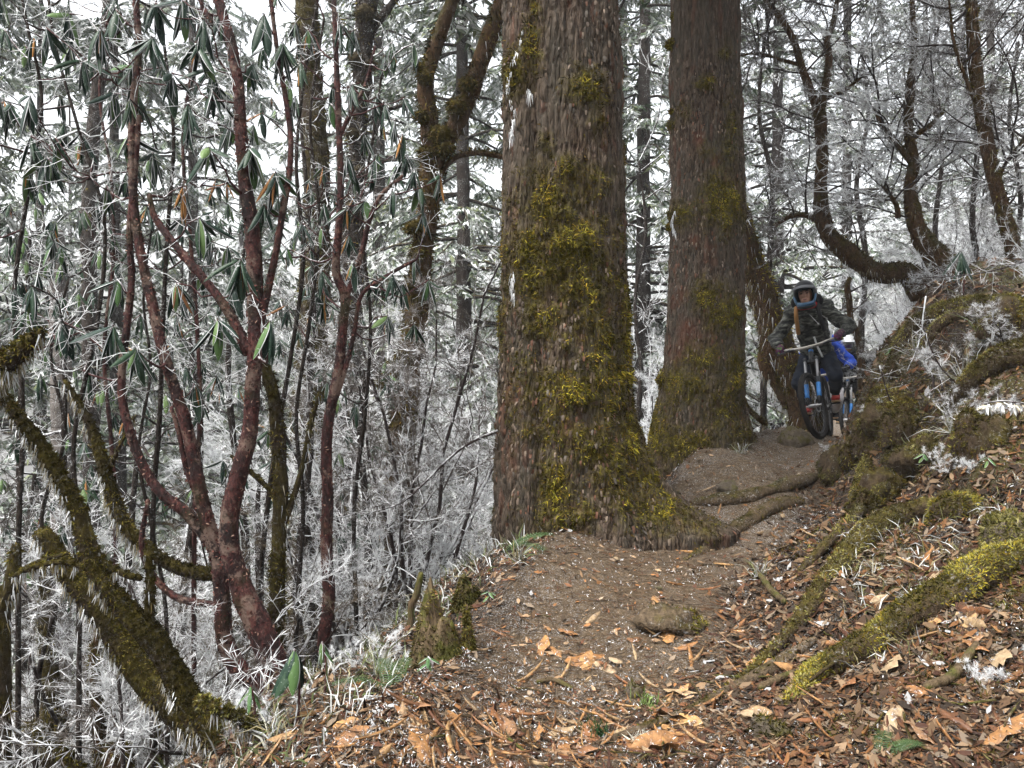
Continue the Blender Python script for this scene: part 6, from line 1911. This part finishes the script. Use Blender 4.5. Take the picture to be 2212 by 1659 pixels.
tr = np.exp(-((s + 0.05) / 0.5) ** 2)
ci = rf.integers(0, len(LIT), n)
cc = LIT[ci] * rf.uniform(0.7, 1.3, (n, 1)) * (1 + 0.9 * tr[:, None])
fro = rf.uniform(0, 1, n) < 0.035
cc[fro] = np.array([0.30, 0.30, 0.30])
o = obj('leaf_litter', mesh('leaf_litter', V, fs, M['litter'], np.repeat(cc, 5, 0), smooth=False), kind='stuff')
tag(o, 'brown crumbled leaf litter covering the trail and bank', 'litter')

# litter caught on the steep faces of the bank
P, N = bank_scatter(24000, lambda c, sb: sstep(0.4, 0.8, sb))
n = len(P)
N = norm(N + rf.normal(0, 0.35, (n, 3))); d = norm(np.cross(N, rf.normal(0, 1, (n, 3))))
sz = np.clip(np.exp(rf.normal(0, 0.55, n)), 0.3, 2.5) * (0.008 + 0.0016 * P[:, 1])
R = np.stack([d, np.cross(N, d), N], -1) * np.stack([sz * 1.3, sz * 0.4, sz], -1)[:, None, :]
V, fs = trsf(R, P + N * 0.006, np.array([(-1, -.5, .0), (-.1, -1, .1), (1, .0, .35), (-.2, 1, .15), (-1, .4, .0)]), [np.array([(0, 1, 3, 4)]), np.array([(1, 2, 3)])])
cc = LIT[rf.integers(0, len(LIT), n)] * rf.uniform(0.6, 1.2, (n, 1))
o = obj('bank_litter', mesh('bank_litter', V, fs, M['litter'], np.repeat(cc, 5, 0), smooth=False), kind='stuff')
tag(o, 'dark leaf crumbs caught on the steep bank face', 'litter')

# whole dry leaves deeper in the litter, too many to tell apart
_lm = leaf_mesh('litter_template', 0.11, 0.040, 2.2, 0.4, [M['litter']], wav=0.06, nu=3, twist=0.5)
tv = np.empty(len(_lm.vertices) * 3, np.float32); _lm.vertices.foreach_get('co', tv); tv = tv.reshape(-1, 3).astype(float) - np.array([0.05, 0, 0])
tf = [np.array([p_.vertices[:] for p_ in _lm.polygons])]
bpy.data.meshes.remove(_lm)
X, Y, s = ground_points(5800, 1.8, 8.5, -0.6, 0.95)
keep = (np.abs(s + 0.1) > 0.45 + 0.3 * rf.uniform(0, 1, len(s))) | (Y < 2.9)
X, Y = X[keep], Y[keep]; n = len(X)
N = norm(ground_n(X, Y) + rf.normal(0, 0.35, (n, 3)))
d = norm(np.cross(N, rf.normal(0, 1, (n, 3))))
R = np.stack([d, np.cross(N, d), N], -1) * (rf.uniform(0.4, 1.1, n) * (0.7 + 0.06 * Y))[:, None, None]
V, fs = trsf(R, np.stack([X, Y, height(X, Y) + 0.012], 1), tv, tf)
LC = np.array([(0.10, 0.035, 0.018), (0.17, 0.075, 0.03), (0.055, 0.025, 0.016), (0.25, 0.13, 0.05), (0.28, 0.20, 0.12), (0.13, 0.07, 0.04), (0.035, 0.02, 0.014), (0.20, 0.15, 0.10)])
o = obj('dry_leaf_litter', mesh('dry_leaf_litter', V, fs, M['litter'], np.repeat(LC[rf.integers(0, len(LC), n)] * rf.uniform(0.5, 1.0, (n, 1)), len(tv), 0)), kind='stuff')
tag(o, 'thick layer of curled brown leaves on the bank and trail edges', 'litter')

# needles and thin twiglets in the litter
X, Y, s = ground_points(16000, 1.75, 8, -0.66, 0.72)
n = len(X); Z = height(X, Y)
a = rf.uniform(0, 6.283, n); L = rf.uniform(0.015, 0.05, n)
dv = np.stack([np.cos(a) * L, np.sin(a) * L, rf.normal(0, 0.008, n)], 1)
p0 = np.stack([X, Y, Z + 0.01], 1)
r = rf.uniform(0.0008, 0.0018, n)
V, fs = segs_mesh(p0 - dv, p0 + dv, r, r * .7)
o = obj('twig_litter', mesh('twig_litter', V, fs, M['litter'], np.repeat(LIT[rf.integers(0, len(LIT), n)], 6, 0)), kind='stuff')
tag(o, 'fine twiglets and needles strewn over the leaf litter', 'litter')

# rime crystals on the litter, in drifts
X, Y, s = ground_points(80000, 1.75, 10.5, -0.66, 0.72)
G = np.stack([X, Y, 0 * X], 1)
dr = fbm(G * 2.2, 3, 91) + 0.25 * vnoise(G * 14, 92)
keep = rf.uniform(0, 1, len(X)) < np.clip(0.2 + 1.6 * dr, 0.06, 1)
X, Y = X[keep], Y[keep]
n = len(X)
P = np.stack([X, Y, height(X, Y) + rf.uniform(0.006, 0.018, n)], 1)
V, fs, col = blades(rf, P, norm(np.tile([0, 0, 0.5], (n, 1)) + rf.normal(0, 0.7, (n, 3))), 0.012, 0.0016, 0.4, 0, RIME)
o = obj('ground_frost', mesh('ground_frost', V, fs, M['moss'], col), kind='stuff')
tag(o, 'white rime crystals crusting the leaf litter', 'frost')

# moss on the bank, thick on the steep faces too
P, N = bank_scatter(62000, lambda c, sb: sstep(0.55, 1.0, sb) * sstep(-0.15, 0.3, fbm(c * 1.7, 3, 41) + 0.4 * fbm(c * 7, 2, 43) + 0.25 * sstep(5, 7, c[:, 1])))
V, fs, col = blades(rf, P, N, 0.028, 0.0034, 0.65, 0.45, MOSS_DARK + MOSS_BROWN + MOSS_PALE)
tone = np.repeat(0.6 + 0.8 * sstep(-0.3, 0.5, fbm(P * 4, 2, 95)), 3)[:, None]
o = obj('bank_moss', mesh('bank_moss', V, fs, M['moss'], col * tone), kind='stuff')
tag(o, 'patchy green and brown moss growing over the bank', 'moss')

# dry pale grass and rime fringe on the bank
X, Y, s = ground_points(9000, 2.6, 10, 0.2, 0.74)
keep = (s > 1.0) & (fbm(np.stack([X, Y, 0 * X], 1) * 1.3, 2, 96) > 0.1)
X, Y = X[keep], Y[keep]; n = len(X)
P = np.stack([X, Y, height(X, Y)], 1)
V, fs, col = blades(rf, P, ground_n(X, Y), 0.075, 0.0022, 0.7, 0.2, [(0.32, 0.31, 0.25), (0.42, 0.43, 0.42), (0.22, 0.19, 0.11), (0.14, 0.14, 0.06), (0.48, 0.49, 0.49)], two=True)
o = obj('bank_grass', mesh('bank_grass', V, fs, M['moss'], col), kind='stuff')
tag(o, 'short frosted grass on the bank', 'grass')
# frosted ground cover on the slope edge left of the trail and beyond the crest
X = np.concatenate([rf.uniform(-3.2, 0.6, 12000), rf.uniform(1.2, 3.6, 9000), rf.uniform(3.5, 11, 9000)]); Y = np.concatenate([rf.uniform(2.2, 7, 12000), rf.uniform(8.6, 12, 9000), rf.uniform(10, 17, 9000)])
s = X - trail_x(Y)
keep = (np.abs(s) > 0.75) & (fbm(np.stack([X, Y, 0 * X], 1) * 1.5, 2, 97) > -0.35)
X, Y = X[keep], Y[keep]; n = len(X)
P = np.stack([X, Y, height(X, Y)], 1)
V, fs, col = blades(rf, P, np.tile([0, 0, 1.0], (n, 1)), 0.10, 0.003, 0.65, 0.0, [(0.32, 0.32, 0.28), (0.42, 0.43, 0.42), (0.20, 0.18, 0.11), (0.10, 0.12, 0.05), (0.46, 0.47, 0.47), (0.07, 0.085, 0.035)], two=True)
o = obj('slope_grass', mesh('slope_grass', V, fs, M['moss'], col), kind='stuff')
tag(o, 'frosted grass and herbs covering the slope beside the trail', 'grass')

# ------------------------------------------------------------------ fallen leaves one can tell apart
FALL = [leaf_mesh('fallen_leaf', 0.15, w, cu, be, [M['fallen']], wav=wv, twist=tw) for (w, cu, be, wv, tw) in
        ((0.050, 2.6, 0.25, 0, 0.4), (0.042, 2.9, -0.2, 0, 0.0), (0.06, 1.7, 0.4, 0.05, 0.6), (0.036, 3.0, 0.1, 0, 0.2), (0.075, 0.7, 0.3, 0.10, 0.3), (0.03, 2.8, -0.35, 0, -0.4))]


def drop_leaf(me, px, py, size, ang, label, group=None, roll=0.0, lift=0.012, pitch=0.0, name='fallen_leaf'):
    p = on_ground(px, py)
    o = obj(name, me)
    N = Vector(ground_n(p[0:1], p[1:2])[0])
    q = N.to_track_quat('Z', 'Y').to_matrix()
    R = q @ Matrix.Rotation(ang, 3, 'Z') @ Matrix.Rotation(pitch, 3, 'Y') @ Matrix.Rotation(roll, 3, 'X')
    o.matrix_world = Matrix.Translation(Vector(p) + N * lift - R @ Vector((0.075 * size, 0, 0))) @ R.to_4x4() @ Matrix.Diagonal((size, size, size, 1))
    return tag(o, label, 'leaf', group)


made = 0
while made < 286:
    r = rf.uniform()
    if r < 0.6: px, py = rf.uniform(480, 1500), 1665 - abs(rf.normal(0, 120))
    elif r < 0.85: px, py = rf.uniform(1400, 2210), 1650 - abs(rf.normal(0, 260))
    else: px, py = rf.uniform(1050, 2200), rf.uniform(1020, 1450)
    if py < 1400 + max(0, (900 - px)) * 0.65 and px < 950: continue
    if px < 1400 and py < 1230: continue
    if px > 1850 and py < 900: continue
    big_ = rf.uniform(0.5, 1.25) * (1.05 if py > 1400 else 0.9)
    drop_leaf(FALL[rf.integers(0, 6)], px, py, big_, rf.normal(0.15, 0.75) + (3.14 if rf.uniform() < .5 else 0),
              'rolled dry orange-brown leaf among many strewn on the trail and bank', 'dry leaves fallen on the ground', rf.normal(0, 0.5), rf.uniform(0.008, 0.025), rf.normal(0, 0.16))
    made += 1

TAN = [leaf_mesh('fallen_leaf', 0.17, 0.105, 0.5, 0.35, [M['tan']], wav=0.10, nu=8), leaf_mesh('fallen_leaf', 0.15, 0.075, 0.9, 0.3, [M['tan']], wav=0.06, nu=8)]
for (px, py, sz, an, k, lab, ro, pi) in (
        (1925, 1448, 0.82, -1.1, 0, 'broad curled tan leaf lying below the furred root', 0.5, -0.2), (2015, 1262, 0.85, 0.2, 0, 'wide pale tan leaf above the furred root', 0.4, -0.2),
        (2160, 1430, 0.75, -1.2, 0, 'large tan leaf leaning at the picture edge below the furred root', 0.5, -0.5), (1900, 1305, 0.55, 0.5, 1, 'small ribbed tan leaf just above the furred root', 0.3, -0.2),
        (1620, 1560, 0.5, 0.4, 1, 'small yellow-tan leaf by the thin brown root', 0.2, -0.1), (1330, 1215, 0.45, 0.3, 1, 'pale tan leaf flat on the upper trail', 0.2, 0),
        (2040, 1100, 0.5, 1.2, 1, 'upright tan leaf stuck in the bank moss', 0.9, -0.8), (1330, 1440, 0.4, -0.4, 1, 'yellowish leaf end beside the orange strip in the trail', 0.2, 0),
        (1690, 1120, 0.5, 0.6, 1, 'pale leaf beside the low mossy root', 0.3, 0), (960, 1390, 0.4, 0.9, 1, 'tan leaf scrap against the pointed stump', 0.6, -0.5)):
    drop_leaf(TAN[k], px, py, sz, an, lab, None, ro, 0.03, pi)

# ------------------------------------------------------------------ small green plants
M['fern'] = leaf_mat('fern_leaf', (0.03, 0.06, 0.018), (0.05, 0.085, 0.028), 0.6)


def fern(label, px, py, L, az, n=1):
    p = on_ground(px, py)
    root = thing('fern', label, 'fern', p)
    for f in range(n):
        a = az + rf.normal(0, 1.0) * (f > 0)
        q = np.array([p + np.array([math.cos(a) * L * t, math.sin(a) * L * t, L * (0.75 * t - 0.55 * t * t)]) for t in np.linspace(0, 1, 7)])
        V, fs = tube(q, [0.0022, 0.002, 0.0018, 0.0016, 0.0012, 0.001, 0.0006], 4, 0.03)
        fr = part('frond', V, fs, M['fern'], root)
        qq = catmull(q, 22)[0]; T = norm(np.gradient(qq, axis=0)); S = norm(np.cross(T, np.array([0, 0, 1.0])))
        Vs, F = [], []
        for k in range(2, 21):
            ll = L * 0.22 * math.sin(math.pi * (0.12 + 0.86 * k / 22)) ** 0.8
            for sg in (-1, 1):
                b = qq[k]; d = norm(S[k] * sg + T[k] * 0.45 + np.array([0, 0, -0.15])); w = T[k] * L * 0.011
                o = len(Vs); Vs += [b - w, b + w, b + d * ll * .55 + w * 1.1, b + d * ll, b + d * ll * .55 - w * 1.1]
                F.append((o, o + 1, o + 2, o + 4)); F.append((o + 4, o + 2, o + 3, o + 3))
        Vs = np.array(Vs)
        part('leaflets', Vs, [np.array(F)[0::2], np.array(F)[1::2, :3]], M['fern'], fr, smooth=False)
    return root


fern('green fern frond at the foot of the nearest big trunk', 1085, 1195, 0.36, 0.45, 3)
fern('small fern on the trail edge below the pointed stump', 845, 1490, 0.22, 1.9, 3)
fern('little fern tucked into the bank moss', 1990, 900, 0.22, 2.2, 3)
fern('little fern low on the bank below the furred root', 1900, 1640, 0.16, 1.0, 3)


def seedling(label, px, py, hgt, leaf_sz, n, me_list, spread=1.0, droop=0.9, seed=0, name='seedling'):
    rng = np.random.default_rng(seed)
    p = on_ground(px, py)
    root = thing(name, label, 'plant', p)
    q = np.array([p + (0, 0, -0.03), p + (0.01, 0, hgt * .5), p + (-0.01, 0.01, hgt)])
    V, fs = tube(q, [0.006, 0.005, 0.004], 6, 0.03)
    part('stem', V, fs, M['redtwig'], root)
    base = np.array(root.location)
    for k in range(n):
        az = 6.283 * k / n + rng.normal(0, 0.3) + seed; el = -droop * rng.uniform(0.7, 1.3)
        d = Vector((math.cos(az) * math.cos(el), math.sin(az) * math.cos(el), math.sin(el)))
        z = Vector((-math.cos(az) * math.sin(el), -math.sin(az) * math.sin(el), math.cos(el)))
        R = Matrix((d, z.cross(d), z)).transposed()
        o = obj('leaf', me_list[k % len(me_list)], root)
        s = leaf_sz * rng.uniform(0.8, 1.1)
        o.matrix_local = Matrix.Translation(Vector(q[-1] - base) - Vector((0, 0, 0.02 * (k % 2)))) @ R.to_4x4() @ Matrix.Diagonal((s, s, s, 1))
    return root


BIGLEAF = leaf_mesh('leaf', 0.16, 0.075, 1.1, 0.3, [M['leaf'], M['leaf']])
BAMB = leaf_mesh('leaf', 0.15, 0.02, 0.3, 0.4, [M['leaf_light'], M['leaf_light']])
seedling('seedling with big drooping dark green leaves at the foot of the red rhododendrons', 640, 1575, 0.26, 1.0, 5, [BIGLEAF, BIGLEAF, LEAVES_LIGHT[0]], droop=1.1, seed=3)
seedling('yellow-green seedling beside the big-leaved one', 700, 1500, 0.20, 0.6, 5, LEAVES_LIGHT, droop=1.0, seed=5)
seedling('light green bamboo shoot beside the mossy log', 545, 1575, 0.16, 0.8, 6, [BAMB], droop=0.7, seed=7)
seedling('big-leaved rhododendron sprig on top of the bank below the swollen-based tree', 2080, 640, 0.35, 1.5, 8, LEAVES, droop=0.9, seed=9)
seedling('green herb growing on the bank crest beside the cyclist', 1930, 770, 0.06, 0.45, 7, LEAVES_LIGHT, droop=0.3, seed=11)
seedling('round-leaved green herb in the middle of the bank', 2000, 1010, 0.08, 0.5, 6, LEAVES_LIGHT, droop=0.4, seed=13)
seedling('pale green leaf pair near the picture edge on the bank', 2140, 1020, 0.07, 0.45, 4, LEAVES_LIGHT, droop=0.4, seed=15)
seedling('tiny green herb at the base of the pointed stump', 930, 1450, 0.05, 0.4, 6, LEAVES_LIGHT, droop=0.3, seed=17)
seedling('tiny green herb beside the small mossy stump', 1060, 1300, 0.04, 0.35, 5, LEAVES_LIGHT, droop=0.2, seed=19)


def tuft(label, px, py, L, n, cols, name='grass_tuft', cat='grass tuft', w=0.003, spread=0.5, two=True, group=None):
    p = on_ground(px, py)
    root = thing(name, label, cat, p, group)
    P = p + rf.normal(0, 0.02, (n, 3)) * np.array([1, 1, 0.2])
    V, fs, col = blades(rf, P, np.tile([0, 0, 1.0], (n, 1)), L, w, spread, 0, cols, two=two)
    part('blades', V, fs, M['moss'], root, col, kind='stuff')
    return root


FG = [(0.36, 0.37, 0.36), (0.28, 0.28, 0.22), (0.14, 0.17, 0.07), (0.45, 0.46, 0.46), (0.20, 0.17, 0.09)]
tuft('dark green needle sprig on the lower trail', 1285, 1590, 0.055, 160, [(0.02, 0.05, 0.02), (0.03, 0.07, 0.025)], 'juniper_sprig', 'sprig', 0.0022, 0.8, False)
tuft('whitish lichen lump on the lower trail', 1392, 1608, 0.03, 160, [(0.55, 0.56, 0.46), (0.66, 0.67, 0.6)], 'lichen_lump', 'lichen', 0.004, 1.2, False)
tuft('small green grass tuft beside the thin brown root', 1400, 1530, 0.05, 60, [(0.10, 0.16, 0.04), (0.2, 0.26, 0.1)], w=0.002)
for (px, py, L, lab) in ((1980, 780, 0.28, 'frosted grass clump under the bank crest'), (2080, 830, 0.30, 'long frosted grass clump on the upper bank'), (1925, 960, 0.22, 'drooping frosted grass on the bank level with the front wheel'),
                         (1985, 1020, 0.25, 'white frosted grass spray in the middle of the bank'), (2060, 940, 0.25, 'frosted grass clump near the looping root'), (760, 1420, 0.18, 'frosted grass at the trail edge beside the thin red stem'),
                         (820, 1460, 0.16, 'yellowish frosted grass below the pointed stump'), (1120, 1215, 0.14, 'frosted grass under the fern by the nearest trunk'), (1640, 930, 0.30, 'frosty grass at the trail edge behind the earthy lump'),
                         (1660, 905, 0.35, 'taller frosty grass behind the cyclist, by the leaning mossy trunk'), (1600, 980, 0.15, 'frosted grass at the root of the second big trunk'), (1480, 1150, 0.1, 'small frosted grass on the buttress root'),
                         (1640, 1250, 0.12, 'pale grass tuft by the forked dead stick'), (2130, 740, 0.3, 'frosted grass clump at the upper picture edge of the bank'), (600, 1600, 0.14, 'frosted grass beside the big-leaved seedling')):
    tuft(lab, px, py, L * 0.85, 64, FG, w=0.002, spread=0.8)

# rime-laden branch reaching in at the right
p = at(2260, 872, 2.3)
fb_root = thing('frosted_branch', 'thick rime on a twig reaching in at the picture edge, level with the front wheel', 'branch', p)
q = np.array([p, at(2212, 872, 2.3), at(2165, 866, 2.32), at(2125, 872, 2.35)])
V, fs = tube(q, [0.004, 0.0035, 0.003, 0.002], 6, 0.02); part('wood', V, fs, M['twig'], fb_root)
qq = catmull(q, 60)[0]
for k in (20, 32, 44, 55):
    c_ = qq[k] + np.array([0, 0, -0.012])
    P = c_ + rf.normal(0, 0.006, (60, 3))
    Vb, fb_, cb = blades(rf, P, norm(P - c_ + [0, 0, -0.01]), 0.018, 0.004, 0.3, 0.2, RIME + [(0.7, 0.62, 0.45)])
    part('frost_cluster', Vb, fb_, M['moss'], fb_root, cb, kind='stuff')
# bare twigs slanting across the upper bank
for (pts, Y, lab) in (([(1990, 700), (2030, 790), (2090, 850), (2160, 920)], 5.4, 'long bare twig slanting down across the bank'), ([(1900, 790), (1930, 880), (1990, 960)], 6.0, 'rimed stalk leaning over the bank beside the cyclist'),
                      ([(2000, 640), (1985, 740), (1960, 800)], 5.9, 'thin rimed stalk on the bank crest'), ([(2230, 560), (2120, 590), (2000, 600)], 5.5, 'long rimed twig arching over the bank from the picture edge'),
                      ([(1075, 930), (1010, 960), (960, 1000), (900, 1060), (860, 1090), (790, 1110)], 5.0, 'long bare twig reaching left from behind the nearest big trunk')):
    P = path(pts, Y)
    r_ = thing('rimed_twig', lab, 'twig', P[0])
    V, fs = tube(P, [0.006, 0.005, 0.003], 5, 0.05) if len(P) == 3 else tube(P, np.linspace(0.011 if Y == 5.0 else 0.006, 0.003, len(P)), 5, 0.05)
    part('wood', V, fs, M['twig'], r_)
    side_twigs(rf, r_, [(V, fs)], 26, 0.14, M['frost_twig'])

# ------------------------------------------------------------------ haze
def haze_box(x0, x1, y0, y1, z0, z1, density):
    n_ = NT('haze_air')
    n_.n.remove(n_.b)
    pv = n_.n.new('ShaderNodeVolumePrincipled')
    pv.inputs['Color'].default_value = (0.93, 0.96, 1.0, 1)
    pv.inputs['Density'].default_value = density
    pv.inputs['Anisotropy'].default_value = 0.2
    n_.link(pv.outputs[0], n_.n['Material Output'].inputs['Volume'])
    V = np.array([(x, y, z) for z in (z0, z1) for y in (y0, y1) for x in (x0, x1)], float)
    F = np.array([(0, 2, 3, 1), (4, 5, 7, 6), (0, 1, 5, 4), (2, 6, 7, 3), (0, 4, 6, 2), (1, 3, 7, 5)])
    o = obj('haze', mesh('haze', V, [F], n_.m, smooth=False), kind='stuff')
    o['label'] = 'thin freezing mist hanging between the trees'
    return o
haze_box(-65, 60, -16, 75, float(gV[:, 2].min()) - 1.0, 36, 0.0015)
